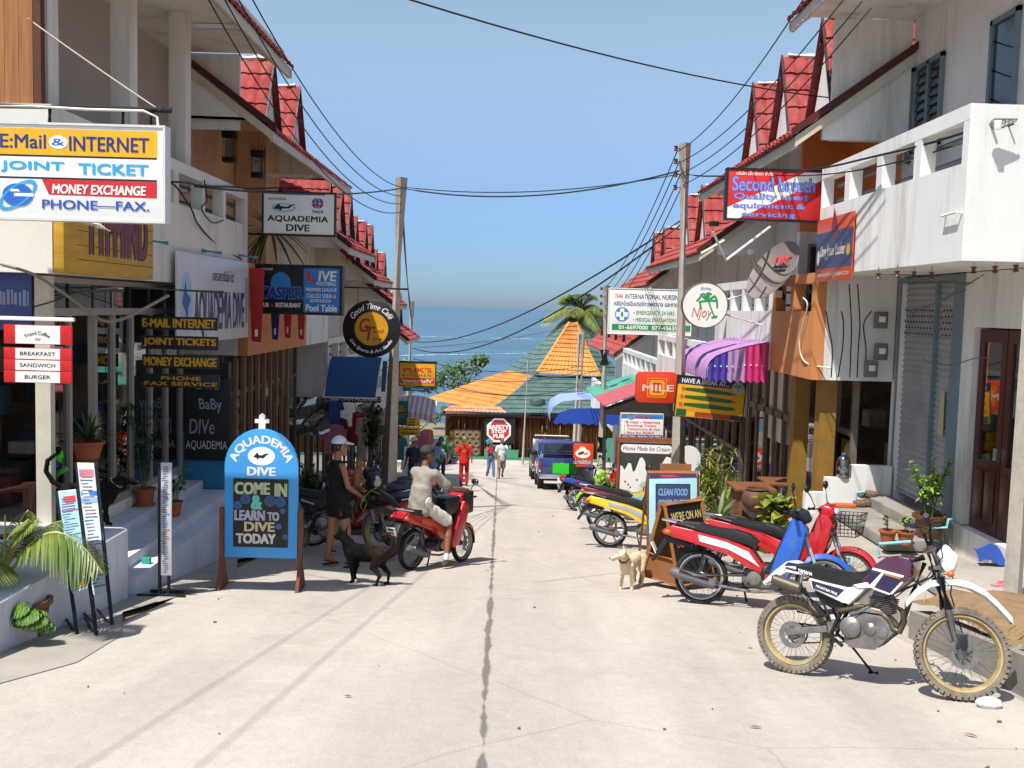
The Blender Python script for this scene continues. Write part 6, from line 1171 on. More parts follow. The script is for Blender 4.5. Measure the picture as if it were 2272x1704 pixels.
    b = MB(FRB); b.tube([(.5, -.2, .26), (.5, .2, .26)], .014, 6); b.tube([(.42, .12, .25), (.45, .27, .02)], .012, 6); b.tube([(.3, -.1, .25), (.2, -.14, .06)], .012, 6); b.build('stand', root)
    if basket:
        b = MB(basket); z0 = .88; x0 = -.38
        for (xa, xb, ya, yb) in ((x0-.22, x0-.19, -.2, .2), (x0+.2, x0+.22, -.2, .2), (x0-.19, x0+.2, -.2, -.185), (x0-.19, x0+.2, .185, .2)): b.box(xa, xb, ya, yb, z0, z0+.25)
        b.box(x0-.2, x0+.2, -.19, .19, z0-.01, z0+.01); b.build('box_basket', root)
    if front_basket:
        b = MB(front_basket); b.T = ST; x0, z0 = 1.1, .72
        for z in (z0, z0+.08, z0+.16, z0+.24): e = (z-z0)*.2; b.tube([(x0, -.15-e, z), (x0+.24+e, -.15-e, z), (x0+.24+e, .15+e, z), (x0, .15+e, z)], .005, 4, closed=True)
        for k in range(7):
            y = -.15+.05*k; b.tube([(x0+.24, y, z0), (x0+.29, y*1.3, z0+.24)], .004, 4); b.tube([(x0, y, z0), (x0, y*1.3, z0+.24)], .004, 4)
            for s in (-1, 1): b.tube([(x0+.04*k, s*.15, z0), (x0+.045*k, s*.2, z0+.24)], .004, 4)
        b.build('wire_basket', root)
    return root
RD, BL2, YL2, GN2, WT2, DKB, MRN = gloss('red', 'b3171c'), gloss('blue', '1f57b0'), gloss('yellow', 'd8b414'), gloss('lime', '8fc42a'), gloss('white', 'd8d8d8'), gloss('darkblue', '1c2440'), gloss('maroon', '6e1418')
p = gr(*Z9(155, 742)); underbone('red, blue and white underbone motorbike parked behind the white trail bike', (p.x, p.y, gz(p.y)), R(-19), -8, RD, mat('decal_white', 'cfd0d8', .3), BL2, BL2, rimm=SILV, head=PLB)
underbone('red scooter with a black wire front basket half hidden behind the blue and red motorbike', (2.72, 11.3, gz(11.3)), R(-26), -8, RD, RD, RD, RD, front_basket=DKM, steer=-8)
p = gr(*ZF(950, 1410)); underbone('yellow and red motorbike behind the tan dog', (p.x, p.y, gz(p.y)), R(-14), -8, YL2, SILV, RD, RD, rimm=SILV, mag=True)
p = gr(*ZF(845, 1200)); underbone('dark motorbike with a red tail behind the yellow one', (p.x, p.y, gz(p.y)), R(-12), -8, MRN, RD, DKB, DKB)
p = gr(*ZF(505, 960)); underbone('motorbike with a bright green plastic box on its rear rack', (p.x+.1, p.y, gz(p.y)), R(-30), -8, BL2, RD, RD, RD, rimm=WT2, mag=True, basket=mat('green_crate', '2fae2a', .45, var=.08))
p = gr(*ZF(665, 1010)); underbone('lime green scooter facing the road', (p.x+1.15, p.y+.5, gz(p.y+.3)), R(203), -8, GN2, YL2, GN2, GN2, rimm=SILV, mag=True, steer=-10)
underbone('dusty motorbike with a teal seat seen from behind next to the blue pickup', (1.75, 25.3, gz(25.3)), R(55), -8, RD, BL2, DKB, DKB)
RB = thing  # rider's bike
rb_loc = (-1.17, 12.42, gz(12.42)); RBANG = R(58); underbone('glossy red underbone motorbike with black basket under the seated rider', rb_loc, RBANG, 0, RD, mat('decal_orange', 'c2521c', .35), RD, RD, rimm=STEEL, steer=4, scale=.91)
underbone('dark blue and red tailed sport motorbike behind the street dog', (-1.62, 14.9, gz(14.9)), R(186), -8, RD, SILV, DKB, DKB)
for k, (x, y, a, c, sc, t) in enumerate(((-1.85, 16.9, 176, MRN, DKB, 'maroon motorbike nearest the leaning pole'), (-1.9, 18.6, 182, RD, RD, 'bright red motorbike second in the row by the leaning pole'), (-1.8, 20.3, 174, DKB, MRN, 'dark motorbike with maroon front, third in the row by the pole'), (-1.9, 22.2, 180, RD, DKB, 'red and dark motorbike at the far end of the row by the pole'))):
    underbone(t, (x, y, gz(y)), R(a), -8, c, None, sc, sc, group='motorbikes parked in a row by the left pole')
# ---------------- pickups
def pickup(label, loc, rz, paint, canopy=False, scale=1.0):
    root = thing('pickup_truck', label, 'pickup truck', loc, rot=(0, 0, rz), scale=scale); W = .84; GL = mat('car_glass', '20262c', .06, var=.1, spec=.9)
    b = MB(paint); b.prism([(0, .52), (0, 1.08), (1.75, 1.08), (1.75, .98), (3.1, .98), (3.2, 1.0), (4.6, .95), (4.85, .8), (4.9, .45), (.1, .42)], -W, W, bev=.05, seg=3)
    b.prism([(1.62, 1.06), (1.72, 1.66), (2.7, 1.68), (3.35, 1.06)], -W+.06, W-.06, bev=.06, seg=3); bd = b.build('body', root)
    b = MB(GL); b.box(1.6, 1.66, -.6, .6, 1.14, 1.56, .02)
    b.prism([(2.78, 1.6), (3.28, 1.1), (3.31, 1.12), (2.82, 1.63)], -.62, .62); b.prism([(1.85, 1.14), (1.9, 1.58), (2.68, 1.6), (3.05, 1.14)], -W+.045, W-.045, bev=.01); b.build('window', bd)
    b = MB(paint); b.box(-.03, .02, -W+.06, W-.06, .56, 1.07, .02); b.box(-.045, -.03, -.5, .5, .66, .95, .01); tg = b.build('tailgate', root); b = MB(CHR); b.box(-.06, -.04, -.1, .1, .86, .93, .008); b.build('handle', tg)
    b = MB(CHR); b.box(-.16, -.02, -W+.02, W-.02, .38, .54, .03); b.build('rear_bumper', root); b = MB(GREYP); b.box(4.85, 4.98, -W, W, .36, .6, .04); b.build('front_bumper', root)
    for s in (-1, 1):
        b = MB(LAMPR); b.box(-.02, .06, s*(W-.07)-.07, s*(W-.07)+.07, .66, 1.0, .015); b.use(LAMPC).box(-.025, .05, s*(W-.07)-.06, s*(W-.07)+.06, .6, .67, .01); b.build('tail_light', root)
        b = MB(LAMPC); b.box(4.8, 4.9, s*.6-.16, s*.6+.16, .66, .82, .02); b.build('headlight', root)
        b = MB(PLB); b.box(2.75, 2.85, s*(W+.08)-.1, s*(W+.08)+.1, 1.12, 1.3, .03); b.build('mirror', root)
    b = MB(SIGNW); b.box(-.175, -.16, -.2, .2, .3, .42, .004); b.use(BK).T = M.Translation((-.177, 0, .36)) @ M.Rotation(R(-90), 4, 'Z'); b.box(-.14, .14, -.001, .001, -.03, .03); b.build('number_plate', root, smooth=False)
    for x in (.95, 3.95):
        for s in (-1, 1):
            b = MB(RUB); b.lathe([(.3, -.11), (.36, -.1), (.37, 0), (.36, .1), (.3, .11)], (x, s*(W-.1), .37), 'y', 28); w_ = b.build('wheel', root); b = MB(STEEL); b.lathe([(.22, s*.112), (.2, s*.09), (.06, s*.12), (.001, s*.12)], (x, s*(W-.1), .37), 'y', 20, cap=False); b.build('hub', w_)
    b = MB(PLB); b.box(.3, 4.6, -.6, .6, .3, .45); b.build('chassis', root)
    if canopy:
        b = MB(paint); b.prism([(.02, 1.09), (.28, 1.74), (1.62, 1.78), (1.62, 1.09)], -W+.04, W-.04, bev=.05); c = b.build('canopy', root); b = MB(mat('rear_glass', '5f6a6e', .15, var=.2)); b.prism([(.02, 1.16), (.235, 1.66), (.215, 1.67), (.0, 1.17)], -W+.14, W-.14); b.build('rear_window', c)
        b = MB(SIGNW); b.tube([(.4, -.7, 1.86), (1.5, -.7, 1.88), (1.5, .7, 1.88), (.4, .7, 1.86)], .03, 6, closed=True); b.box(.45, 1.45, -.62, .62, 1.84, 1.9, .02); b.build('roof_rack', c)
    else:
        b = MB(CHR); 
        for s in (-1, 1): b.tube([(1.5, s*.74, 1.08), (1.5, s*.7, 1.3)], .03, 8)
        b.tube([(1.5, -.7, 1.3), (1.5, .7, 1.3)], .03, 8); b.tube([(.1, -.72, 1.22), (.1, .72, 1.22)], .018, 6); b.tube([(.1, -.72, 1.08), (.1, -.72, 1.22)], .018, 6); b.tube([(.1, .72, 1.08), (.1, .72, 1.22)], .018, 6); b.build('roll_bar', root)
    return root
PBL = mat('navy_car_paint', '26356e', .25, var=.08, coat=.8, dirt='5a5a66', dscale=2, damt=.25)
sl_ = math.atan(SLOPE)
for lab, x, y, cn in (('navy blue pickup truck with a roll bar seen from behind beside the breakfast board', 1.98, 33.4, False), ('navy blue pickup truck with canopy and white roof rack ahead of the other one', 1.95, 41.2, True)):
    t = pickup(lab, (x, y, gz(y)+.0), 0, PBL, cn); t.rotation_euler = M.Rotation(math.pi/2, 4, 'Z').to_euler(); t.rotation_euler = ((M.Rotation(-sl_, 4, 'X') @ M.Rotation(math.pi/2, 4, 'Z')).to_euler())
pickup('dark green truck facing uphill at the foot of the left row', (-4.6, 66, -8.8), R(-93), mat('green_car_paint', '3f6a58', .35, var=.15, dirt='7a8a80'), False, 1.35)
# ================================================================ people and dogs
SK1, SK2, SK3 = mat('skin_tan', 'a8714e', .55, var=.12, scale=12), mat('skin_brown', '8a5638', .55, var=.12, scale=12), mat('skin_fair', 'b98462', .55, var=.1, scale=12)
HAIRD, HAIRB = mat('dark_hair', '1c1512', .5, var=.3, scale=30), mat('sandy_hair', '9a7440', .6, var=.35, scale=30)
FAB = lambda n, c: mat('fabric_'+n, c, .92, var=.14, scale=14, bump=.25, bscale=25)
STAND = dict(pelvis=(0, 0, .95), waist=(0, .0, 1.1), chest=(0, 0, 1.3), neck=(0, -.01, 1.48), head=(0, .03, 1.62), sh=.185, hip=.09, elL=(-.25, -.02, 1.15), elR=(.25, -.02, 1.15), wrL=(-.26, .08, .92), wrR=(.26, .08, .92), kL=(-.1, .03, .5), kR=(.1, .03, .5), aL=(-.1, -.02, .08), aR=(.1, -.02, .08))
def person(label, loc, rz, J={}, skin=SK1, top=None, sleeve=.55, bottom=None, leg=.4, hair=HAIRD, hairlen=0, cap=None, shoes=None, socks=None, scale=1, female=False, headturn=0, straps=False, vox=.011, fing=True, skirt=False, extra=None, curlR=None, toe=0):
    j = dict(STAND); j.update(J); P = {k: V(v) if isinstance(v, tuple) else v for k, v in j.items()}
    root = thing('person', label, 'person', loc, rz, scale=scale); up = (P['neck']-P['chest']).normalized()
    shz = P['neck'] - up*.075; SL, SR = shz+V((-P['sh'], 0, -.03)), shz+V((P['sh'], 0, -.03)); HL, HR = P['pelvis']+V((-P['hip'], 0, -.03)), P['pelvis']+V((P['hip'], 0, -.03)); f = .94 if female else 1
    b = MB(skin)
    b.cap(P['pelvis']+V((-.05, 0, 0)), P['pelvis']+V((.05, 0, 0)), .115, .115, 12, .85, (0, 1, 0)); b.cap(P['pelvis'], P['waist'], .125, .11*f, 14, .8, (0, 1, 0)); b.cap(P['waist'], P['chest'], .115*f, .135*f, 14, .75, (0, 1, 0))
    for s, S in ((-1, SL), (1, SR)): b.cap(P['chest']+V((s*.05, 0, 0)), S+V((-s*.05, 0, -.02)), .11*f, .06*f, 12, .8, (0, 1, 0))
    b.cap(shz, P['neck']+up*.06, .062*f, .05*f, 10)
    for S in (SL, SR): b.cap(shz+V((0, 0, -.01)), S, .06*f, .05*f, 10)
    for S, E, W_, s in ((SL, P['elL'], P['wrL'], -1), (SR, P['elR'], P['wrR'], 1)):
        b.cap(S, E, .05*f, .039*f, 10); b.cap(E, W_, .041*f, .027*f, 10); d = (W_-E).normalized(); h = W_+d*.085
        sd = d.cross(V((0, 0, 1))); sd = sd.normalized() if sd.length > .1 else V((1, 0, 0)); dn = sd.cross(d); dn = -dn if dn.z > 0 else dn
        b.cap(W_+d*.01, W_+d*.075, .026, .034, 10, .5, dn)
        if fing:
            cv = curlR if (curlR is not None) else .45
            for k, L in enumerate((.062, .07, .066, .052)):
                o = sd*((k-1.5)*.0175); p0 = W_+d*.08+o; p1 = p0+(d*(1-cv*.5)+dn*cv).normalized()*L*.55; p2 = p1+(d*(1-cv*1.3)+dn*cv*1.5).normalized()*L*.5; b.cap(p0, p1, .0088, .0082, 6); b.cap(p1, p2, .0082, .0072, 6)
            p0 = W_+d*.035-sd*.03*s*-1*-1; p1 = p0+(d*.75-sd*s*.55+dn*.3).normalized()*.04; b.cap(p0, p1, .011, .0095, 6); b.cap(p1, p1+(d*.9+dn*.5).normalized()*.028, .0095, .008, 6)
    for H, K, A, s in ((HL, P['kL'], P['aL'], -1), (HR, P['kR'], P['aR'], 1)):
        b.cap(H, K, .1 if female else .086, .06 if female else .055, 12); b.cap(K, K.lerp(A, .35), .055, .06, 10); b.cap(K.lerp(A, .3), A, .056, .034, 10); b.cap(A, A+V((0, .1, -.045)), .036, .03, 8)
    # head with face
    hc = P['head']; q = M.Rotation(headturn, 3, 'Z'); h_ = lambda x, y, z: hc + q @ V((x, y, z))
    b.ball(hc+q @ V((0, -.01, .03)), (.074, .092, .088), 16, 10); b.cap(h_(0, .02, -.02), h_(0, .045, -.085), .064, .036, 12); b.cap(P['neck'], h_(0, -.015, -.04), .052*f, .052*f, 10)
    b.cap(h_(0, .088, .015), h_(0, .108, -.025), .009, .015, 8); b.cap(h_(-.02, .085, -.06), h_(.02, .085, -.06), .011, .011, 8); b.cap(h_(-.035, .076, .025), h_(.035, .076, .025), .014, .014, 8)
    for s in (-1, 1): b.ball(h_(s*.076, -.008, -.005), (.012, .024, .034), 8, 6)
    body = b.build('body', root, remesh=vox, sm=2)
    b = MB(HAIRD)
    for s in (-1, 1): b.ball(h_(s*.03, .087, .003), (.012, .006, .006), 8, 5)
    b.build('eyes', root); b = MB(mat('lips', '7a3f34', .5)); b.cap(h_(-.016, .096, -.06), h_(.016, .096, -.06), .004, .004, 6); b.build('mouth', root)
    b = MB(hair); b.ball(h_(0, -.022, .042), (.082, .092, .084), 16, 10)
    b.ball(h_(0, -.05, -.01), (.07, .058, .07), 12, 8)
    if hairlen:
        for k in range(9): x = -.07+.0175*k; b.cap(h_(x*.9, -.055, .03), h_(x*1.2, -.075+.02*math.sin(k*2), -hairlen+.02*math.sin(k*3.1)), .03, .018, 8)
        for s in (-1, 1): b.cap(h_(s*.075, 0, .03), h_(s*.085, -.005, -hairlen*.8), .022, .014, 8)
    b.build('hair', root, remesh=.012, sm=1)
    if cap:
        b = MB(cap); b.ball(h_(0, -.012, .048), (.092, .104, .092), 20, 10, lo=-2, hi=90)
        r1 = [b.v(h_(.08*math.cos(R(a)), .07+.02*math.sin(R(a)), .052+.012*math.sin(R(a)))) for a in range(0, 181, 15)]; r2 = [b.v(h_(.075*math.cos(R(a)), .075+.105*math.sin(R(a)), .045-.012*math.sin(R(a)))) for a in range(0, 181, 15)]; r3 = [b.v(h_(.075*math.cos(R(a)), .075+.105*math.sin(R(a)), .039-.012*math.sin(R(a)))) for a in range(0, 181, 15)]; r4 = [b.v(h_(.08*math.cos(R(a)), .07+.02*math.sin(R(a)), .046)) for a in range(0, 181, 15)]
        for a, c in ((r1, r2), (r2, r3), (r3, r4)):
            for k in range(len(a)-1): b.f([a[k], a[k+1], c[k+1], c[k]], True)
        b.ball(h_(0, -.012, .141), .008, 6, 4); b.build('cap', root)
    if top:
        b = MB(top); o = .018
        b.cap(P['pelvis']+V((0, 0, -.01)), P['waist'], .132+o*.6, .12*f+o, 14, .85, (0, 1, 0)); b.cap(P['waist'], P['chest'], .12*f+o, .138*f+o, 14, .8, (0, 1, 0))
        if not straps:
            if not female: b.cap(P['pelvis']+V((0, -.015, -.04)), P['waist'], .192, .172, 16, .84, (0, 1, 0)); b.cap(P['waist'], P['chest'], .165, .17, 16, .74, (0, 1, 0)); b.cap(P['chest'], shz, .16, .08, 16, .7, (0, 1, 0))
            for s, S, E in ((-1, SL, P['elL']), (1, SR, P['elR'])): b.cap(P['chest']+V((s*.05, 0, 0)), S+V((-s*.04, 0, -.015)), .112*f+o, .066*f+o, 12, .85, (0, 1, 0)); b.cap(shz+V((s*.03, 0, -.02)), S, .075*f, .07*f, 12); b.cap(S, S.lerp(E, sleeve), .054*f+o, .062*f+o*1.2, 12)
            b.cap(shz+V((0, 0, -.03)), shz+up*.045, .085*f, .06*f, 12)
        else:
            for s, S in ((-1, SL), (1, SR)): b.cap(P['chest']+V((s*.05, 0, -.05)), P['chest']+V((s*.06, 0, .0)), .12*f+o, .11*f+o*.5, 12, .8, (0, 1, 0)); b.cap(P['chest']+V((s*.085, -.075, .02)), shz+V((s*.1, -.02, .035)), .013, .013, 6); b.cap(P['chest']+V((s*.085, .085, .02)), shz+V((s*.1, .0, .035)), .013, .013, 6)
        b.build('shirt', root, remesh=.012, sm=9, rough=(.014, 13) if not straps else (.006, 16))
    if bottom:
        b = MB(bottom); o = .016; b.cap(P['pelvis']+V((-.05, 0, .03)), P['pelvis']+V((.05, 0, .03)), .118+o, .118+o, 12, .9, (0, 1, 0)); b.cap(P['pelvis'], P['waist']+V((0, 0, -.06)), .128+o, .115+o*.6, 12, .85, (0, 1, 0))
        for H, K, A in ((HL, P['kL'], P['aL']), (HR, P['kR'], P['aR'])):
            if leg <= 1: b.cap(H, H.lerp(K, leg), .088+o, .08+o*1.4 if leg > .6 else .1+o*1.2, 12)
            else: b.cap(H, K, .092+o, .06+o, 12); b.cap(K, K.lerp(A, leg-1), .06+o, .05+o, 12)
        b.build('shorts' if leg <= 1 else 'trousers', root, remesh=.012, sm=6, rough=(.012, 13))
    for A, s in ((P['aL'], -1), (P['aR'], 1)):
        b = MB(shoes or FAB('sole', '3a2a20'))
        if shoes: b.cap(A+V((0, -.04, -.045)), A+V((0, .13, -.052)), .042, .036, 12, .8, (0, 0, 1)); b.cap(A+V((0, 0, .0)), A+V((0, .03, -.03)), .044, .04, 10)
        else: b.cap(A+V((0, -.045, -.066)), A+V((0, .13, -.07)), .036, .042, 10, .35, (0, 0, 1)); b.cap(A+V((-.035, .06, -.05)), A+V((.035, .06, -.05)), .012, .012, 6); b.torus(A+V((0, -.01, -.02)), .038, .009, 'z', 12, 5)
        b.build('shoe' if shoes else 'sandal', root, remesh=.009, sm=1)
        if socks: b = MB(socks); b.cap(A+V((0, 0, .0)), A+V((0, -.0, .07)), .04, .041, 10); b.build('sock', root)
    if extra: extra(root, P, h_)
    return root
# woman with puppy
FURP = mat('puppy_fur', '8a6238', .9, var=.5, scale=14, bump=.5, bscale=60)
def wx(root, P, h_):
    b = MB(C('shorts_red', 'c02440', .8)); pts = []
    for t in range(6): z = .90-.04*t; pts.append(((.148+.006*t, -.035-.004*t, z), (.15+.006*t, .035+.004*t, z-.008)))
    for (a, c), (d, e) in zip(pts, pts[1:]): b.poly([a, c, e, d])
    b.build('side_stripe', root, label='red panel with white print on the side of the black shorts')
wom = person('woman in a white cap, black camisole and black shorts holding a small brown puppy', (-2.12, 12.5, gz(12.5)), R(-52), dict(pelvis=(0, 0, .92), waist=(0, -.01, 1.08), chest=(0, -.015, 1.25), neck=(0, -.01, 1.41), head=(.0, .03, 1.55), sh=.165, hip=.085, elL=(-.2, .1, 1.12), elR=(.24, .02, 1.07), wrL=(-.04, .27, 1.1), wrR=(.13, .24, .93), kL=(-.12, .0, .49), kR=(.11, .08, .49), aL=(-.15, -.05, .085), aR=(.13, .1, .085)), skin=SK1, top=FAB('black', '121214'), straps=True, bottom=FAB('black', '121214'), leg=.38, hair=HAIRD, hairlen=.05, cap=FAB('white', 'd4d8de'), female=True, headturn=R(-32), vox=.008, extra=wx)
pp = wom.matrix_basis @ V((.06, .24, 1.16)); b = MB(FURP); b.cap((0, 0, -.1), (0, .01, .06), .06, .065, 12); b.ball((.02, .03, .15), (.05, .055, .05)); b.cap((.03, .07, .14), (.05, .11, .125), .026, .018, 8); b.cap((-.015, .01, .19), (-.025, 0, .25), .02, .006, 6); b.cap((.055, .01, .19), (.07, 0, .25), .02, .006, 6)
for s in (-.04, .05): b.cap((s, .04, .0), (s, .1, -.06), .02, .016, 7); b.cap((s, .02, -.12), (s, .08, -.17), .022, .016, 7)
b.cap((0, -.04, -.12), (.02, -.08, -.2), .015, .006, 6)
dg = b.build('puppy', label='small brown puppy with pointed ears held against the woman\'s chest', cat='dog', loc=pp, remesh=.008, sm=1); dg.rotation_euler = (0, 0, R(-60)); b = MB(BK); b.ball((.052, .118, .128), .009, 6, 4); b.build('nose', dg)
b = MB(mat('rope_lime', '8a9a3a', .8)); w0 = wom.matrix_basis @ V((.14, .3, .93)); b.tube([(0, 0, 0), (.04, .02, -.12), (.0, .0, -.22), (-.04, -.02, -.14), (.02, 0, -.02), (.09, .03, .05), (.2, .05, .0)], .006, 6); b.build('dog_lead', label='thin yellow green dog lead in the woman\'s hand', cat='lead', loc=w0)
# rider: bike frame coordinates -> person local (x right, y forward)
rp = V(rb_loc) + V((math.cos(RBANG), math.sin(RBANG), 0))*.17
person('man on the red motorbike in a pale beige shirt, cream shorts and dark cap', rp, RBANG-math.pi/2, dict(pelvis=(0, .02, .9), waist=(0, .03, 1.05), chest=(.0, .08, 1.24), neck=(0, .11, 1.42), head=(.01, .15, 1.565), sh=.172, elL=(-.27, .31, 1.1), elR=(.28, .33, 1.09), wrL=(-.31, .62, 1.05), wrR=(.31, .62, 1.05), kL=(-.2, .42, .66), kR=(.22, .4, .6), aL=(-.2, .3, .3), aR=(.3, .24, .085), hip=.08), skin=SK2, top=FAB('beige', '968e83'), sleeve=.72, bottom=FAB('cream', 'd0c9bf'), leg=.85, hair=HAIRD, cap=FAB('grey_green', '33362f'), shoes=FAB('brown_shoe', '4a3e34'), socks=FAB('white', 'd4d8de'), headturn=R(-30), vox=.008, curlR=.8, scale=.92)
bx = MB(PLB); bx.box(-.16, .16, -.13, .13, -.12, .12, .04); bp = V(rb_loc)+V((math.cos(RBANG), math.sin(RBANG), 0))*.74+V((0, 0, .72)); o = bx.build('black_bag', label='black box bag wedged in front of the rider', cat='bag', loc=bp); o.rotation_euler = (0, 0, RBANG)
bx = MB(PLB); bx.box(-.06, .1, -.16, .16, -.16, .14, .03); bp = V(rb_loc)+V((math.cos(RBANG), math.sin(RBANG), 0))*1.08+V((0, 0, .73)); o = bx.build('front_basket', label='black plastic basket on the front of the rider\'s red motorbike', cat='basket', loc=bp); o.rotation_euler = (0, 0, RBANG)
# walkers
def redx(root, P, h_):
    b = MB(C('print_orange', 'd0601c', .8)); b.poly([(.085*math.cos(R(a)), -.137, 1.27+.085*math.sin(R(a))) for a in range(0, 360, 20)]); b.build('shirt_print', root)
person('person with long sandy hair in a red shirt and red trousers seen from behind', (-1.44, 34.6, gz(34.6)), R(8), dict(sh=.19, wrR=(.27, .05, .9)), skin=SK3, top=FAB('red', 'c4201c'), sleeve=.7, bottom=FAB('red2', 'b81c1c'), leg=1.85, hair=HAIRB, hairlen=.16, shoes=FAB('dark_shoe', '2a2826'), vox=.014, extra=redx, fing=False, scale=1.0)
def pkx(root, P, h_):
    b = MB(C('towel_cyan', '4fb0d8', .8)); b.box(-.02, .2, -.02, .02, -.1, .12, .015); b.T = M(); o = b.build('folder', root, label='cyan folder held up against the sun'); o.location = h_(.1, .06, .08); o.rotation_euler = (0, R(25), 0)
yc = 41.8
person('woman in a pink top and jeans shading her head with a cyan folder', (-.62, yc, gz(yc)), R(-150), dict(elR=(.25, .1, 1.25), wrR=(.14, .2, 1.5), kL=(-.08, .12, .5), kR=(.08, -.02, .5), aL=(-.06, .2, .1), aR=(.07, -.2, .12)), skin=SK1, top=FAB('pink', 'c03a5a'), bottom=FAB('jeans', '5a7696'), leg=1.9, hair=HAIRD, hairlen=.1, shoes=FAB('white', 'd4d8de'), female=True, vox=.014, fing=False, scale=.95, extra=pkx)
person('man in a white shirt and grey brown shorts walking beside the woman in pink', (-.16, yc, gz(yc)), R(-165), dict(elL=(-.28, .15, 1.3), wrL=(-.16, .25, 1.5), kL=(-.1, -.04, .5), kR=(.12, .12, .5), aL=(-.1, -.22, .13), aR=(.12, .14, .08)), skin=SK2, top=FAB('white', 'd4d8de'), sleeve=.75, bottom=FAB('taupe', '8a7a68'), leg=.95, hair=HAIRD, vox=.014, fing=False, shoes=FAB('dark_shoe', '2a2826'))
person('person in a cream sun hat and dark clothes by the shops on the left', (-2.45, 26.5, gz(26.5)), R(150), dict(), skin=SK2, top=FAB('navy', '2f3a52'), bottom=FAB('blue_grey', '5a6f86'), leg=1.9, cap=FAB('cream_hat', 'c8b99a'), vox=.014, fing=False, scale=.97)
person('person in a pale blue shirt bending beyond the rider', (-2.15, 29.5, gz(29.5)), R(-20), dict(waist=(0, .05, 1.1), chest=(0, .18, 1.25), neck=(0, .3, 1.34), head=(0, .42, 1.4), elL=(-.25, .35, 1.05), elR=(.25, .35, 1.05), wrL=(-.2, .5, .9), wrR=(.2, .5, .9)), skin=SK1, top=FAB('pale_blue', '7488ac'), bottom=FAB('navy', '2f3a52'), leg=1.9, vox=.014, fing=False)
person('dark haired person in a green top standing among the shop goods', (-2.35, 36, gz(36)), R(170), dict(), skin=SK2, top=FAB('green', '4a9a44'), bottom=FAB('navy', '2f3a52'), leg=1.9, hair=HAIRD, hairlen=.06, vox=.014, fing=False)
# dogs
def furmat(n, a, b_, x0, x1):
    m = mat(n, a, .85, var=.3, scale=20, bump=.4, bscale=90, spec=.15); nn = m.node_tree.nodes; L = m.node_tree.links.new; p = nn['Principled BSDF']; src = p.inputs['Base Color'].links[0].from_socket
    tc = nn.new('ShaderNodeTexCoord'); sx = nn.new('ShaderNodeSeparateXYZ'); L(tc.outputs['Object'], sx.inputs[0]); wv = nn.new('ShaderNodeTexNoise'); wv.inputs['Scale'].default_value = 9; L(tc.outputs['Object'], wv.inputs['Vector'])
    ad = nn.new('ShaderNodeMath'); ad.operation = 'MULTIPLY_ADD'; ad.inputs[1].default_value = .35; L(wv.outputs[0], ad.inputs[0]); L(sx.outputs['X'], ad.inputs[2]); mr = nn.new('ShaderNodeMapRange'); mr.inputs[1].default_value = x0; mr.inputs[2].default_value = x1; L(ad.outputs[0], mr.inputs[0])
    mx = nn.new('ShaderNodeMix'); mx.data_type = 'RGBA'; L(mr.outputs[0], mx.inputs[0]); L(src, mx.inputs[6]); mx.inputs[7].default_value = lin(b_); L(mx.outputs[2], p.inputs['Base Color']); return m
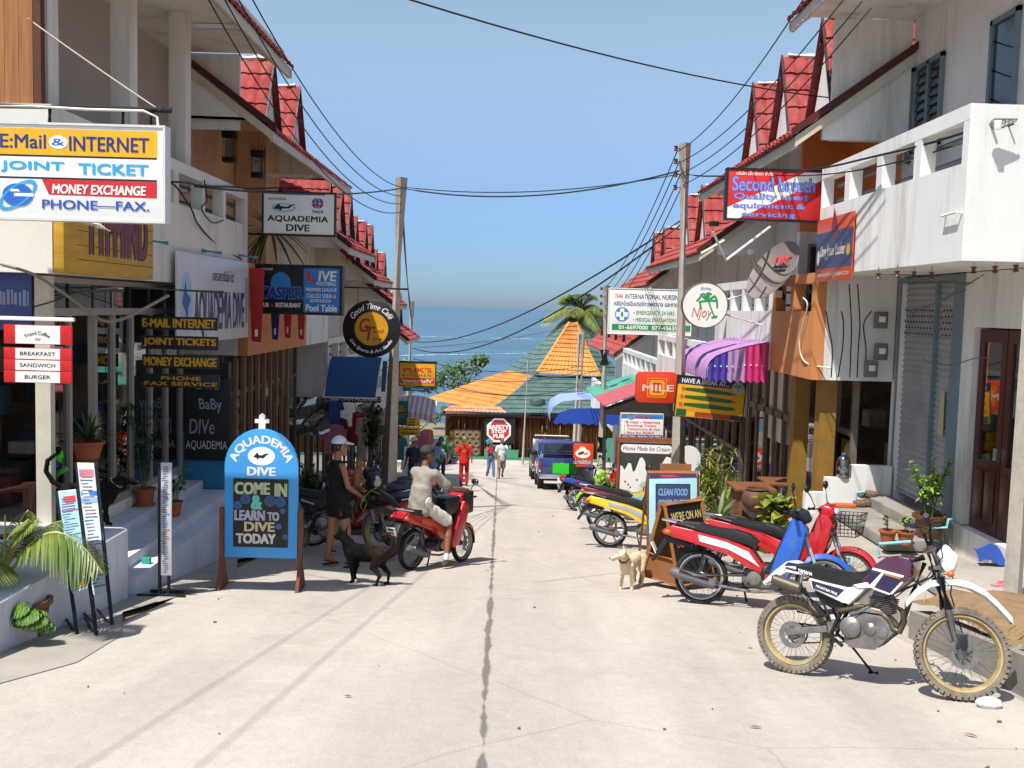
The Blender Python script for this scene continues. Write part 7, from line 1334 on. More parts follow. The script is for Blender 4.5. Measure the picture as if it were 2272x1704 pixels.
def dog(label, loc, rz, fur, scale=1, turn=0, headup=0, tail='curl', collar=None, nose=BK, headdrop=0):
    root = thing('dog', label, 'dog', loc, rz, scale=scale); b = MB(fur)
    b.cap((.18, 0, .375), (.0, 0, .38), .132, .118, 14, .74, (0, 1, 0)); b.cap((.0, 0, .385), (-.22, 0, .405), .118, .095, 14, .78, (0, 1, 0)); b.cap((.24, 0, .41), (.2, 0, .33), .1, .1, 12, .8, (0, 1, 0))
    hb = V((.36, 0, .56+headup)); q = M.Rotation(turn, 3, 'Z'); h = lambda x, y, z: hb + q @ V((x, y, z))
    b.cap((.22, 0, .43), hb+V((-.03, 0, -.02)), .09, .066, 12); b.ball(hb, (.078, .066, .064)); b.cap(h(.04, 0, -.01), h(.15, 0, -.045-headdrop), .046, .026, 10); b.cap(h(.05, 0, -.04), h(.13, 0, -.07-headdrop), .028, .018, 8)
    for s in (-1, 1): b.cap(h(-.03, s*.04, .045), h(-.03, s*.058, .125), .024, .007, 8)
    for s, dx in ((-1, .02), (1, -.05)):
        b.cap((.19, s*.06, .36), (.18+dx*.3, s*.07, .22), .062, .038, 10); b.cap((.18+dx*.3, s*.07, .22), (.19+dx, s*.07, .05), .035, .024, 9); b.cap((.19+dx, s*.07, .035), (.225+dx, s*.07, .022), .026, .02, 8)
        d2 = -dx; b.cap((-.22, s*.055, .39), (-.17+d2*.3, s*.075, .25), .088, .05, 10); b.cap((-.17+d2*.3, s*.075, .25), (-.27+d2*.6, s*.075, .15), .045, .028, 9); b.cap((-.27+d2*.6, s*.075, .15), (-.25+d2, s*.075, .045), .023, .019, 8); b.cap((-.25+d2, s*.075, .033), (-.21+d2, s*.075, .022), .025, .02, 8)
    tp = [(-.28, 0, .43), (-.36, 0, .5), (-.38, .01, .6), (-.32, .02, .66), (-.25, .03, .64), (-.23, .03, .57)] if tail == 'curl' else [(-.28, 0, .43), (-.4, 0, .5), (-.47, 0, .62), (-.45, 0, .74), (-.38, 0, .8)] if tail == 'up' else [(-.27, 0, .42), (-.33, 0, .33), (-.34, 0, .22), (-.33, 0, .14)]
    rr = [.035, .033, .03, .028, .024, .012]
    for k in range(len(tp)-1): b.cap(tp[k], tp[k+1], rr[k], rr[k+1], 8)
    b.build('body', root, remesh=.009, sm=2, rough=(.006, 38)); b = MB(nose); b.ball(h(.172, 0, -.04-headdrop), (.014, .014, .012), 8, 6)
    for s in (-1, 1): b.ball(h(.058, s*.035, .018), .008, 6, 5)
    b.build('face', root)
    if collar: b = MB(collar); x, y, _ = basis_to((.1, 0, .12)); b.tube([V((.29, 0, .485))+x*(.072*math.cos(R(a)))+y*(.072*math.sin(R(a))) for a in range(0, 360, 20)], .011, 6, closed=True); b.build('collar', root)
    return root
dog('black street dog with a brindle brown rump and curled tail standing by the woman', (-1.55, 11.12, gz(11.12)), R(155), furmat('fur_brindle', '0b0a09', '2b1f16', .2, -.12), .93, R(-25), .0, 'curl')
pz = ray(*ZA(938, 668)); pz = O + pz*((-.58-EYE)/pz.z)
dog('black dog with a tan collar standing on the pale walkway looking right', (pz.x-.17, pz.y+.03, -.58), R(8), mat('fur_black', '0a0909', .8, var=.3, scale=25, bump=.4, bscale=90, spec=.2), .88, R(-5), -.02, 'up', mat('collar_tan', '8a6a3a', .7))
dog('slim tan dog with a red collar looking left near the middle of the street', (1.5, 11.32, gz(11.3)), R(238), furmat('fur_tan', 'cbb08a', 'd6c3a2', -.2, .3), .8, R(-52), .0, 'down', mat('collar_red', '8a2a2a', .6), headdrop=.01)
# ================================================================ poles, wires, plants and small things
POLE = mat('pole_concrete', 'c6beb0', .9, var=.2, scale=6, bump=.2, dirt='6f6a60', dscale=3, damt=.4); WIRE = mat('cable_black', '1b1b1d', .55, var=.15); WIREG = mat('cable_grey', '6d675f', .6, var=.2)
TERRA = mat('terracotta', 'a85a36', .8, var=.2, scale=8, dirt='8a6a54', damt=.4); TERRD = mat('glazed_pot', '6a4426', .45, var=.3, scale=6); CLAY = mat('clay_jar', '5c3a2c', .7, var=.25, scale=5, dirt='7a5a48', damt=.4)
def pole(label, base, top, wb, wt, holes=True, pins=0, bands=(), group=None):
    base, top = V(base), V(top); root = thing('utility_pole', label, 'utility pole', base, group=group); d = top-base; b = MB(POLE); b.tube([(0, 0, -.6), d], [wb*.7, wt*.7], 4); b.build('shaft', root); u = d.normalized()
    if holes:
        b = MB(BLK)
        for k in range(int(d.length/.42)): p = d*((k+.6)*.42/d.length); ww = (wb+(wt-wb)*(k*.42/d.length))*.5; b.box(p.x-.014, p.x+.014, p.y-ww-.006, p.y-ww+.01, p.z-.02, p.z+.02)
        b.build('bolt_hole', root)['kind'] = 'stuff'
    for k in range(pins):
        b = MB(mat('insulator', '5c2c22', .35, var=.15)); p = d*(1-(.1+.24*k)/d.length); b.tube([p, p+V((-.14, -.02, 0))], .012, 6); b.lathe([(.02, -.05), (.04, -.04), (.025, 0), (.04, .04), (.02, .05)], p+V((-.17, -.02, 0)), 'z', 10); b.build('insulator', root)
    for t in bands: b = MB(BLK); p = d*t; b.tube([p, p+u*.5], [(wb+(wt-wb)*t)*.74]*2, 4); b.build('band', root)
    return root
pole('leaning pale concrete pole in front of the left shop row', (-2.62, 22, gz(22)), at(891, 394, 22), .3, .19)
pole('small distant concrete pole by the sea on the left', (-4.55, 45, gz(45)), at(914, 668, 45), .26, .18)
MP = V((3.32, 18.8, gz(18.8))); MT = at(1520, 318, 18.8); pole('tall concrete pole with insulators and cables behind the yellow break sign', MP, MT, .24, .16, pins=4)
RP0 = V((3.16, 32.4, gz(32.4))); RT = at(1346, 634, 32.4); pole('concrete pole with black bands beside the pink tin roof', RP0, RT, .26, .18, pins=4, bands=(.2, .62))
for px, y0, lab in ((1285, 741, 'left one of two weathered poles standing close together by the pub'), (1294.5, 737, 'right one of two weathered poles standing close together by the pub')): t = at(px, y0, 58); pole(lab, (t.x-.1, 58, gz(58)), t, .24, .18, False, group='two weathered poles by the pub')
t = at(1172, 799, 64.5); pole('thin leaning grey pole in front of the log pub wall', at(1159, 1028, 64.5), t, .13, .09, False)
pole('grey concrete pole at the right edge beside the bright balcony end', (4.84, 9.25, -1.2), (4.83, 9.25, 6.2), .14, .12)
def wire(label, a, b_, sag, r=.013, m=WIRE, group='overhead cables', wob=0, n=18, name='overhead_cable', cat='cable'):
    a, b_ = V(a), V(b_); b = MB(m); b.tube([a.lerp(b_, t)-a-V((0, 0, 4*sag*t*(1-t)+wob*math.sin(t*23)*.5))+V((0, wob*math.cos(t*17), 0)) for t in [k/n for k in range(n+1)]], r, 5); o = b.build(name, label=label, cat=cat, group=group, loc=a, ang=180); return o
G_ = lambda x, y, Y: at(*DD(x, y), Y)
wire('single thin cable crossing the open sky from the top edge to the right roofs', G_(700, -60, 9), G_(1800, 212, 15), .15, .01, group='cables crossing the sky')
lab = 'cable strung across the street between the two tall poles'
wire(lab, G_(872, 407, 22), G_(1478, 366, 18.8), .32, .016, group='cables between the two tall poles'); wire(lab, G_(872, 404, 22), G_(1478, 374, 18.8), .22, .011, group='cables between the two tall poles')
wire('cable from the leaning pole back to the left balcony corner', G_(872, 406, 22), G_(420, 402, 12.3), .12, .014)
for dy, s in ((0, .7), (9, 1.0)): wire('thick sagging cable from the tall right pole down to the small sea-side pole', G_(1474, 474+dy, 18.8), G_(891, 738+dy*1.6, 45), s, .02, group='sagging cables towards the sea')
lab = 'parallel cable running from the top right corner to the tall right pole'
for k, (x0, x1) in enumerate(((1720, 1462), (1800, 1466), (1832, 1470), (1852, 1474))): wire(lab, G_(x0+30, -25+14*k, 11), G_(x1, 328+24*k, 18.8), .25, .0085, group='cables over the right roofs'); wire('parallel cable from the tall right pole to the banded pole beyond it', G_(x1, 328+24*k, 18.8), G_(1306, 622+20*k, 32.4), .35, .011, group='cables between the right poles')
lab = 'parallel cable running from the top left eave to the leaning pole'
for k, (x0, y1) in enumerate(((440, 458), (475, 440), (505, 424), (535, 405))): wire(lab, G_(x0, -20, 11.5), G_(868, y1, 22), .45+.1*(3-k), .009, group='cables over the left roofs'); wire('parallel cable from the leaning pole to the small sea-side pole', G_(868, y1, 22), G_(890, 660+13*k, 45), .5, .014, group='cables along the left row')
for k, (ya, yb, s) in enumerate(((752, 700, .2), (775, 790, .5), (790, 800, .7), (806, 832, .8), (820, 845, .5))): wire('cable crossing in front of the pub roof', G_(893, ya, 45), G_(1256, yb, 58), s, .017, group='cables in front of the pub roof', m=WIRE if k % 2 else WIREG)
for k in range(3): wire('slack cable between the thin pole and the pub poles', G_(1140, 800+18*k, 64), G_(1310, 795+22*k, 32.4), .35, .016, group='slack cables by the pub', m=WIREG)
wire('dark cable bundle from the tall right pole to the bright balcony corner', G_(1484, 376, 18.8), G_(2150, 266, 9.7), .22, .014, wob=.015, group=None); wire('thin cable below the red dive sign running to the right balcony corner', G_(1575, 362, 16), G_(2190, 268, 9.7), .28, .009)
b = MB(WIREG, SIGNW); p = G_(2152, 268, 9.66)
for k in range(5): b.tube([p*0+V((.09*math.cos(a)*(.6+.15*k)+.02*k, -.006*k, .05*math.sin(a+.3*k))) for a in [R(24*j) for j in range(15)]], .007, 4, closed=True)
b.use(SIGNW).box(-.03, .03, -.05, -.01, -.06, .03, .01); b.build('cable_coil', label='tangled cable joint on the corner of the bright right balcony', cat='cable', loc=p)
wire('pale stay rope from the wooden screen to the light box bar', G_(60, 40, 9.5), G_(345, 238, 9.0), .01, .008, m=mat('pale_rope', 'b5ad9c', .8), name='stay_rope', cat='rope', group=None)
def strand(label, pts, Ys, r, m=WIRE, name='loose_cable', n=5, group=None):
    P = [at(*p, y) for p, y in zip(pts, Ys if isinstance(Ys, (list, tuple)) else [Ys]*len(pts))]; Q = []
    for i in range(len(P)-1):
        p0, p1, p2, p3 = P[max(0, i-1)], P[i], P[i+1], P[min(len(P)-1, i+2)]
        for k in range(n): t = k/n; Q.append(.5*((2*p1)+(p2-p0)*t+(2*p0-5*p1+4*p2-p3)*t*t+(3*p1-p0-3*p2+p3)*t**3))
    Q.append(P[-1]); b = MB(m); b.tube([q-P[0] for q in Q], r, 5); return b.build(name, label=label, cat='cable', group=group, loc=P[0], ang=180)
strand('thick twisted cable sagging under the left balcony', [ZT(-20, -60), ZT(290, 30), ZT(560, 200), ZT(700, 300), ZT(830, 400), ZT(960, 455), ZT(1120, 420), ZT(1300, 330), ZT(1500, 220)], 9.4, .015, mat('twisted_cable', '7d7468', .7, var=.3, scale=40))
strand('black cable drooping over the left balcony face', [Z1(950, 1045), Z1(1010, 1070), Z1(1100, 1200), Z1(1140, 1290), Z1(1260, 1420), Z1(1390, 1490)], [12.7, 13, 13.5, 14.0, 15.2, 16.4], .013)
strand('black cable knotted along the left balcony openings', [Z1(945, 1045), Z1(1060, 1050), Z1(1180, 1070), Z1(1340, 1075), Z1(1430, 1085), Z1(1600, 1080)], [12.7, 13.3, 14.4, 15.8, 16.7, 17.2], .014)
strand('looping cable hanging from the left balcony openings', [Z1(1175, 1035), Z1(1190, 1150), Z1(1160, 1200), Z1(1220, 1280), Z1(1285, 1265)], [14.3, 14.4, 14.2, 14.6, 15.2], .01)
for k in range(4): strand('dark wiring tangle in the shade under the left balcony', [ZT(20+90*k, 120+30*k), ZT(150+60*k, 330-40*k), ZT(420, 290-30*k), ZT(700+60*k, 190), ZT(1100, 150+12*k)], 9.9+.2*k, .007, WIREG if k % 2 else WIRE, group='wiring tangle under the left balcony')
# cables and meters on the white end panel beside the shutters
for k, (x0, x1) in enumerate(((455, 500), (590, 560), (660, 665), (735, 730), (860, 800))): strand('vertical black service cable on the white panel by the shutters', [ZI(x0, 280 if k in (2, 3) else 520), ZI(x0+(20 if k != 4 else -70), 640), ZI(x1+(40 if k == 1 else 10), 860), ZI(x1, 1110)], 14.2, .01, group='service cables on the white panel')
strand('white looping cable on the orange balcony face', [ZI(250, 400), ZI(290, 480), ZI(220, 760), ZI(240, 930), ZI(320, 1000), ZI(500, 1025)], [14.7, 14.6, 14.9, 14.8, 14.5, 14.2], .012, mat('white_cable', 'd8d4c8', .5))
strand('pale cable looped across shutters to the door', [ZI(1320, 940), ZI(1350, 970), ZI(1560, 1000), ZI(1780, 940), ZI(1960, 940)], [12.9, 12.9, 12.3, 11.6, 11], .006, WIREG)
for k, (x0, y0, x1, y1) in enumerate(((1700, 330, 1180, 520), (1850, 200, 1220, 545), (900, 190, 1700, 180), (1200, 260, 2140, 250))): strand('grey service cable below the bright balcony', [ZI(x0, y0), ZI((x0+x1)/2, (y0+y1)/2+18), ZI(x1, y1)], [11.4, 12, 12.6], .008, WIREG, group='service cables below the bright balcony')
for k, (x, y) in enumerate(((930, 600), (930, 880), (840, 1030))):
    p = at(*ZI(x, y), 14.25); t = thing('electric_meter', ('upper grey electric meter on the white panel', 'middle grey electric meter on the white panel', 'lowest electric meter, yellowish and tilted')[k], 'meter', p, group='electric meters by the shutters'); b = MB(mat('meter_grey', '6a706e', .5)); b.box(-.09, .09, -.1, .0, -.12, .12, .02); b.build('case', t); b = MB(GLASS, SIGNW); b.use(SIGNW).box(-.045, .045, -.108, -.101, -.03, .05); b.build('dial', t)
for k, (x, y) in enumerate(((1085, 190), (1235, 195), (1390, 200), (1765, 155), (1955, 150), (2140, 140), (920, 210))):
    p = at(*ZI(x, y), 11.3 if x < 1500 else 10.2); b = MB(mat('insulator', '5c2c22', .35, var=.15)); b.lathe([(.018, -.036), (.034, -.03), (.018, -.01), (.018, .01), (.034, .03), (.018, .036)], (0, 0, 0), 'z', 12); b.use(ALU).tube([(0, 0, -.05), (0, 0, .1)], .006, 6); b.build('insulator', label='brown spool insulator under the bright balcony', cat='insulator', group='spool insulators under the balcony', loc=p)
# lanterns
for x0, y0, x1, y1, l in ((1290, 775, 1350, 920, 'nearer black hanging lantern on the ochre upper floor'), (1460, 885, 1510, 1010, 'farther black hanging lantern on the ochre upper floor')):
    p = at(*Z1((x0+x1)/2, y0), 18.6); q = 18.6/F/2.592; h = (y1-y0)*q; t = thing('hanging_lantern', l, 'lantern', p, group='hanging lanterns'); b = MB(DKM)
    for sx in (-1, 1):
        for sy in (-1, 1): b.tube([(sx*.09, sy*.09, .15), (sx*.1, sy*.1, -h)], .01, 4)
    b.box(-.12, .12, -.12, .12, -.06, .06, .02).box(-.11, .11, -.11, .11, -h-.03, -h+.06, .01); b.tube([(0, 0, .05), (0, 0, .5)], .006, 4); b.build('frame', t); b = MB(GLASS); b.box(-.07, .07, -.07, .07, -h+.08, -.08); b.build('glass', t)
# ---------------- plants
def potted(label, loc, pr, ph, pm, fol, name='potted_plant', saucer=False, group=None):
    t = thing(name, label, 'potted plant', loc, group=group); b = MB(pm); b.lathe([(pr*.68, 0), (pr*.95, ph*.85), (pr*1.08, ph*.86), (pr*1.1, ph), (pr*.9, ph), (pr*.85, ph*.9), (.001, ph*.88)], n=24)
    if saucer: b.lathe([(pr*.9, 0), (pr, .02), (pr, .03), (pr*.9, .03)], n=20)
    b.build('pot', t); b = MB(LFD); fol(b, ph); b.build('foliage', t, recalc=False); return t
def bushf(R_, H, n, ln, wd, lm, seed, stems=6):
    def f(b, z0):
        random.seed(seed); b.use(lm); sm = mat('stem_green', '5a6a3a', .7)
        for k in range(stems):
            a = random.uniform(0, 6.3); e = V((math.cos(a)*R_*random.uniform(.2, .9), math.sin(a)*R_*random.uniform(.2, .9), z0+H*random.uniform(.6, 1.0))); s0 = V((e.x*.15, e.y*.15, z0-.02)); mid = s0.lerp(e, .5)+V((0, 0, .06)); b.use(sm).tube([s0, mid, e], [.008, .006, .003], 5); b.use(lm)
            for i in range(n):
                t = random.uniform(.25, 1); p = s0.lerp(mid, t*2) if t < .5 else mid.lerp(e, t*2-1); b.leaf(p, (random.gauss(0, 1), random.gauss(0, 1), random.gauss(.4, .5)), ln*random.uniform(.6, 1.2), wd*random.uniform(.7, 1.2), .35, 3)
    return f
def spikef(n, L, w_, lm, seed, el=(20, 80)):
    def f(b, z0):
        random.seed(seed); b.use(lm)
        for k in range(n): a = random.uniform(0, 6.3); e = R(random.uniform(*el)); b.leaf((0, 0, z0), (math.cos(a)*math.cos(e), math.sin(a)*math.cos(e), math.sin(e)), L*random.uniform(.7, 1.1), w_, .5*math.cos(e), 5)
    return f
p = gr(*ZA(255, 1640)); t = potted('young palm in a brown glazed pot at the bottom left corner', (p.x, p.y, p.z), .17, .3, TERRD, lambda b, z: None)
ch = [o for o in bpy.data.objects if o.parent == t and o.name.startswith('foliage')][0]; bpy.data.objects.remove(ch)
PL = leafmat('young_palm_leaf', '4a6a24', '8f9c48', .4, 2); b = MB(PL); cz = .55; st = palm_fronds(b, (-.18, .0, cz), 10, .8, 21, .026, (30, 86), .7, 12, 18); sm = mat('palm_stem', 'a8a050', .5)
for q in st: b.use(sm).tube([(-.02, 0, .28), (-.12, 0, .42)]+q, [.016, .016]+[.012]*7+[.006]*6, 5)
b.use(PL); st2 = palm_fronds(b, (-.12, 0, cz), 1, 1.46, 3, .02, (58, 59), 1.41, 12, 26); 
for q in st2: b.use(sm).tube(q, [.014]*7+[.006]*6, 5)
b.build('foliage', t, recalc=False)
p = at(*ZA(60, 1420), 7.5); b = MB(leafmat('fern_leaf', '2f5a1e', '6f9434', .45, 3)); random.seed(31)
for k in range(11): palm_fronds(b, (0, 0, 0), 1, .42, 40+k, .035, (25, 75), .9, 8, 22)
b.build('fern', label='bright green fern clump at the bottom left beside the palm pot', cat='fern', loc=(p.x, 7.5, gz(7.5)+.18), recalc=False)
b = MB(mat('pale_block', 'b5ada2', .9, var=.15, bump=.2)); p = gr(*ZA(70, 1700)); b.box(-.12, .12, -.09, .09, 0, .22, .012); b.build('concrete_block', label='pale concrete block at the bottom left corner', cat='block', loc=(p.x, p.y+.1, gz(p.y)))
p = at(*ZA(265, 1180), 8.75); t = thing('log_railing', 'red brown log railing post with round rails at the left edge', 'railing', (p.x, 8.75, -.58)); LG = mat('red_log', '6a2f1e', .5, var=.35, scale=4, stretch=(1, 1, .3)); h = at(*ZA(265, 285), 8.75).z+.58
b = MB(LG); b.tube([(0, 0, 0), (.0, 0, h)], .06, 12); b.build('post', t)
for zf in (.95, .3): b = MB(mat('rail_log', '7a4a30', .6, var=.35, scale=4)); b.tube([(.02, -.03, h*zf), (-.6, -.25, h*zf-.08)], .04, 10); b.build('rail', t)
def onx(px, py, X): return atx(px, py, X)
p = onx(*ZA(1285, 505), -4.5); potted('terracotta pot with a tall dark leafy plant on the upper painted step', (p.x, p.y, -.88), .13, .22, TERRA, bushf(.25, 1.1, 26, .15, .04, LFD, 5, 7), saucer=True)
p = onx(*ZA(1545, 660), -4.14); potted('small terracotta pot with a sprawling leafy stem on the middle painted step', (p.x, p.y, -1.01), .1, .19, TERRA, bushf(.3, .42, 12, .09, .05, LF1, 6, 5))
p = at(*ZA(780, 110), 10.9); t = potted('wide terracotta pot of thin dark leaves behind the menu boards', (p.x, 10.9, -.58+.5), .17, .2, TERRA, spikef(34, .48, .035, LFD, 8)); b = MB(WOOD); b.lathe([(.12, -.5), (.08, -.45), (.08, -.05), (.14, 0)], n=14); b.build('stand', t)
p = at(*ZA(540, 230), 10.3); b = MB(mat('float_green', '5fbf2a', .4)); b.cap((-.1, 0, 0), (.05, 0, .08), .035, .03, 10); b.use(mat('float_lime', 'b8d83a', .4)).cap((-.08, -.05, -.06), (.06, -.05, -.1), .04, .03, 10); b.build('plastic_toy', label='bright green plastic toy on the walkway behind the menu boards', cat='toy', loc=(p.x, 10.3, p.z))
p = onx(*ZA(1258, 810), -3.8); b = MB(mat('mint_plastic', '2fa88a', .4)); b.box(-.04, .05, -.03, .03, 0, .07, .01); b.build('plastic_box', label='small mint green plastic box on the lowest painted step', cat='box', loc=(-3.82, 10.5, -1.13))
# right: pots, pipes, bottle, stones
p = at(*ZH(1370, 665), 12.1); potted('large ribbed brown pot with a bushy light green shrub by the shutters', (p.x, 12.1, -1.0), .19, .3, TERRD, bushf(.34, .72, 34, .1, .045, LF2, 7, 10))
for k, (x, l) in enumerate(((1000, 'left small terracotta pot with a sparse seedling on the step'), (1145, 'right small terracotta pot with a thick leafed seedling on the step'))): p = at(*ZH(x, 808), 11.8); potted(l, (p.x, 11.8-.05*k, -1.0), .1, .16, TERRA, bushf(.1, .2, 9, .06+.02*k, .03+.01*k, LF2 if k else LF1, 12+k, 4), group='small terracotta pots on the step')
CYP = mat('blue_pvc', '7fc4cf', .4, var=.1)
for pts, Y, l in (([(285, 595), (395, 590), (402, 492), (700, 468), (718, 440), (722, 372), (800, 365)], 14.0, 'light blue pipe zigzagging up the white stepped wall'), ([(915, 925), (925, 828), (1205, 808)], 11.6, 'light blue pipe bent along the near step end'), ([(1365, 690), (1525, 682), (1540, 612), (1578, 606)], 11.9, 'light blue pipe elbow beside the big pot'), ([(615, 1010), (622, 952), (660, 950), (655, 1000)], 11.2, 'short light blue pipe stub on the terrace')):
    P = [at(*ZH(*q), Y) for q in pts]; b = MB(CYP); b.tube([q-P[0] for q in P], .02, 8); b.build('water_pipe', label=l, cat='pipe', loc=P[0])
p = at(*ZH(605, 228), 14.27); t = thing('water_bottle', 'big clear water bottle with a blue cap on the white stepped wall', 'bottle', (p.x, 14.27, -.62)); h = 220/4*14.27/F; b = MB(glassmat('clear_bottle', 'd5dde0', .7, .08)); b.lathe([(.09, 0), (.1, .02), (.1, h*.3), (.094, h*.33), (.1, h*.36), (.1, h*.62), (.07, h*.85), (.03, h*.92), (.03, h*.96)], n=20); b.build('body', t); b = MB(BLUE); b.lathe([(.036, h*.95), (.036, h), (.001, h)], n=14); b.build('cap', t)
random.seed(14); p = at(*ZH(845, 390), 14.0); b = MB(mat('rubble', '6f5c48', .95, var=.4, scale=9, bump=.4))
for k, (x, z, r) in enumerate(((-.15, .05, .09), (0, .06, .1), (.13, .05, .08), (.02, .17, .09), (-.08, .15, .06), (.1, .16, .07))):
    b = MB(mat('rubble', '6f5c48', .95, var=.4, scale=9, bump=.4)); b.ball((0, 0, 0), (r*1.2, r, r*.7), 7, 5); b.build('stone', label='rough brown stone in the small heap by the stepped wall', cat='stone', group='stones heaped by the stepped wall', loc=(p.x+x, 13.98+.03*k, -.99+z), ang=20)
p = at(*ZH(620, 520), 13.9); b = MB(mat('roof_brick', 'c8683a', .8)); b.box(-.16, .14, -.06, .06, 0, .06, .015); b.build('brick', label='orange brick lying on the step by the blue pipe', cat='brick', loc=(p.x, 13.9, -.985))
b = MB(mat('blue_mat', '1f3f8a', .9, var=.3, scale=12, bump=.4)); G = {}; random.seed(15)
p = at(*ZH(1990, 690), 10.75)
for i in range(10):
    for j in range(10): u, v = i/9, j/9; G[i, j] = b.v((-.24+.48*u+.04*v, -.14+.3*u*.2+.26*v-.1*math.sin(u*3)*.3, .12*v+.035*math.sin(9*u+4*v)+.03))
for i in range(9):
    for j in range(9): b.f([G[i, j], G[i+1, j], G[i+1, j+1], G[i, j+1]], True)
b.build('door_mat', label='crumpled dark blue mat hanging over the door sill', cat='mat', loc=(p.x+.05, 10.9, -.98), ang=80)
for k, dx in enumerate((-.06, .08)): p = at(*ZH(1960, 920), 10.25); b = MB(mat('pink_rubber', 'd0788a', .7)); b.prism([(-.1, -.035), (.1, -.04), (.13, 0), (.1, .04), (-.1, .03)], 0, .018, ax='z', bev=.006); b.use(mat('pink_strap', 'b85068', .7)).tube([(.0, -.035, .015), (.06, 0, .045), (.0, .035, .015)], .006, 5); o = b.build('flip_flop', label='pink flip flop on the slab in front of the door', cat='sandal', group='pair of pink flip flops', loc=(p.x+dx, 10.0+.1*k, -1.0)); o.rotation_euler = (0, 0, R(20-35*k))
# plants and jars by the restaurant front
def clump(label, px, py, Y, f, name='shrub'):
    p = at(px, py, Y); b = MB(LFD); f(b, 0); b.build(name, label=label, cat='plant', loc=(p.x, Y, max(p.z, gz(Y)-.1)), recalc=False)
LFY = leafmat('leaf_yellowgreen', '5c6f24', 'a8a84a', .5, 3)
clump('tall bamboo like shrub in the sun beside the concrete pole', 1585, 1165, 16.6, bushf(.42, 1.35, 60, .16, .022, LFY, 41, 16))
clump('broad fan leaved plant rising behind the bamboo shrub', 1612, 1160, 17.4, spikef(14, 1.1, .13, leafmat('leaf_fan', '5f7f3a', '9ab06a', .4, 2), 42, (50, 85)))
clump('spiky agave like plant with long pointed leaves', 1595, 1155, 15.2, spikef(26, .62, .07, LF1, 43, (15, 75)), 'agave')
clump('leafy potted croton clump behind the expedition board', 1615, 1230, 13.4, bushf(.34, .5, 40, .13, .06, LF2, 44, 12)); clump('low dark leaved clump between the scooters and the clay jar', 1655, 1215, 13.9, bushf(.35, .45, 36, .12, .05, LFD, 45, 12)); clump('round leaved plant to the right of the clay jar', 1725, 1185, 13.2, bushf(.28, .5, 18, .2, .16, LFY, 46, 7)); clump('small green clump beside the home made ice cream board', 1348, 1120, 20.5, bushf(.3, .6, 40, .14, .05, LF1, 47, 10))
p = at(*ZD(1590, 1500), 13.6); b = MB(CLAY); b.lathe([(r*.7, h*.7) for r, h in ((.14, 0), (.26, .12), (.3, .25), (.26, .38), (.2, .43), (.23, .46), (.22, .48), (.17, .47), (.16, .4), (.001, .36))], n=28); b.build('clay_jar', label='large brown clay water jar among the plants', cat='jar', loc=(p.x, 13.6, p.z))
for l, q0, q1, Y in (('plank table of the restaurant terrace behind the clay jar', ZJ(780, 1525), ZJ(1280, 1525), 15.6), ('second plank table nearer the ochre posts', ZJ(1170, 1465), ZJ(1620, 1480), 16.4)):
    a, c = at(*q0, Y), at(*q1, Y); t = thing('plank_table', l, 'table', ((a.x+c.x)/2, Y, gz(Y)-.05), group='restaurant plank tables'); hw = (c.x-a.x)/2; h = a.z-gz(Y)+.05; b = MB(WOOD); b.box(-hw, hw, -.35, .35, h-.04, h, .006); b.build('table_top', t)
    for sx in (-1, 1): b = MB(WOOD); b.box(sx*(hw-.1)-.03, sx*(hw-.1)+.03, -.28, .28, 0, h-.04); b.build('leg', t)
# shop goods hanging on the left
def garment(label, px, py, Y, w_, h, m, k):
    p = at(px, py, Y); b = MB(m); random.seed(k); pts = [(-w_*.5, 0), (-w_*.22, .04), (w_*.22, .04), (w_*.5, 0), (w_*.62, -h*.35), (w_*.42, -h*.4), (w_*.36, -h*.3), (w_*.38, -h), (-w_*.38, -h), (-w_*.36, -h*.3), (-w_*.42, -h*.4), (-w_*.62, -h*.35)]
    b.prism(pts, -.03, .03, bev=.012); o = b.build('hanging_shirt', label=label, cat='clothing', group='clothes hanging outside the left shops', loc=p); o.rotation_euler = (0, 0, R(random.uniform(-40, 40)))
gl = [('pink', 'faded pink shirt'), ('blue', 'blue shirt'), ('white', 'white shirt'), ('red', 'red shirt'), ('brown', 'brown shirt'), ('cream', 'cream shirt'), ('teal', 'teal shirt'), ('orange', 'orange shirt')]
for k, (x, y, Y, w_, h, c) in enumerate(((738, 892, 24.8, .5, .55, 1), (752, 930, 25.2, .5, .6, 4), (768, 896, 26, .45, .6, 2), (785, 915, 26.6, .5, .9, 3), (806, 930, 25.4, .35, 1.1, 5), (737, 945, 24.6, .55, .7, 0), (822, 905, 27.5, .4, .8, 4), (872, 945, 31, .5, 1.0, 3), (938, 960, 34, .5, 1.1, 0), (948, 955, 35, .4, 1.2, 7), (884, 972, 31.5, .5, .7, 6))):
    garment(gl[c][1] + ' hanging ' + ('under the blue awning' if k in (0, 5) else 'deep in the shaded shop front' if k < 3 else 'beside the leaning pole' if k < 7 else 'by the yellow boards') + (', long' if h > .8 else ''), x, y, Y, w_, h, [m for m in GARM if m.name == 'cloth_'+gl[c][0]][0], k)
p = at(830, 1000, 23); 
clump('dark leafy shrub in the shade behind the woman', 690, 1130, 14.8, bushf(.4, .7, 60, .09, .04, LFD, 51, 14)); clump('dark hanging greenery behind the leaning pole', 822, 1020, 24.5, bushf(.35, 1.6, 60, .16, .06, LFD, 52, 12))
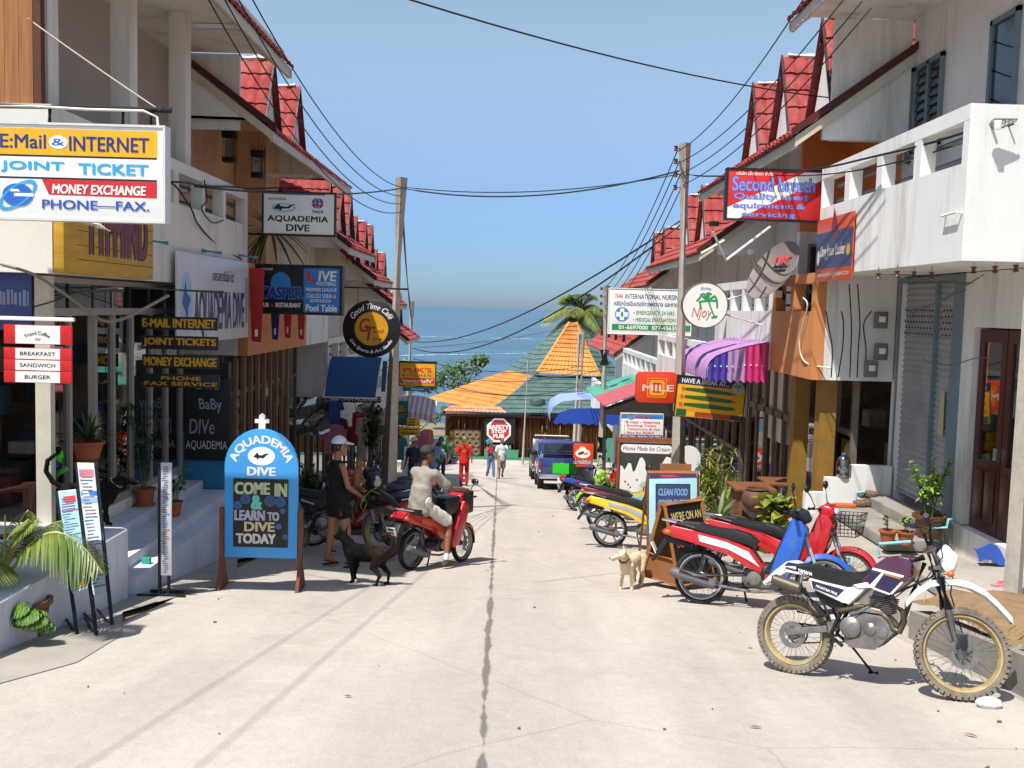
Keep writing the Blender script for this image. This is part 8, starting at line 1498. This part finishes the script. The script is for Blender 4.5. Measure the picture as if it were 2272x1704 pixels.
p = at(600, 520, 18.6); b = MB(leafmat('balcony_palm', '2c3a1c', '6f7a3a', .5, 2)); spikef(40, 1.0, .06, b.mats[0], 61, (-35, 60))(b, 0); b.build('balcony_plant', label='dark drooping palm like plant on the orange balcony behind the dive light box', cat='plant', loc=(p.x, 18.6, p.z+.1), recalc=False)
# grit and dry leaves on the road
random.seed(77); b = MB(mat('grit', '6a6258', .95), leafmat('dead_leaf', '6a4a28', '9a7a48'))
for k in range(70):
    x = random.choice((random.uniform(-3.3, 3.4), random.uniform(2.6, 3.5), random.uniform(-3.4, -2.4))); y = 5+random.random()**1.6*22; z = gz(y)+.004
    if k % 4: b.use(b.mats[0]); r = random.uniform(.004, .014); b.ball((x, y, z+r*.4), (r*random.uniform(.8, 1.6), r, r*.7), 6, 4)
    else: b.use(b.mats[1]); b.leaf((x, y, z+.006), (random.gauss(0, 1), random.gauss(0, 1), .1), random.uniform(.03, .08), .025, .1, 2)
b.build('road_grit', kind='stuff')
# the wires continue uphill over the camera and shade the near road
for k, (x0, y1) in enumerate(((440, 458), (505, 424))): a = G_(x0, -20, 11.5); c = G_(868, y1, 22); d = (a-c)/(a.y-c.y); wire('parallel cable running from the top left eave to the leaning pole', a, a+d*-15+V((0, 0, .5)), .1, .007, group='cables over the left roofs')
# white plastic bag and stones by the kerb
p = gr(*Z9(1985, 1400)); b = MB(mat('white_plastic_bag', 'd0d0d4', .4)); b.ball((0, 0, .03), (.09, .06, .04), 9, 6); b.build('plastic_bag', label='small crumpled white plastic bag on the road by the kerb', cat='bag', loc=(p.x, p.y, gz(p.y)), ang=25)
# small drain pipes in the balcony faces
for x, y, Y, s in ((Z1(830, 1380) + (13.0, -1)), (Z1(1160, 1440) + (14.9, -1)), (Z3L(470, 570) + (16.6, -1))):
    p = atx(x, y, -4.4); b = MB(CYP); b.tube([(0, 0, 0), (.28, .03, -.03)], .028, 8); b.build('drain_pipe', label='pale blue drain pipe sticking out of the left balcony face', cat='pipe', group='drain pipes of the left balcony', loc=p)
p = atx(*Z3(1190, 1245), 4.4); b = MB(SIGNW); b.tube([(.0, 0, 0), (-.05, -.02, 0), (-.05, -.34, .01), (0, -.36, 0)], .014, 6); b.build('wall_bracket', label='small white bracket on the bright right balcony face', cat='bracket', loc=p)
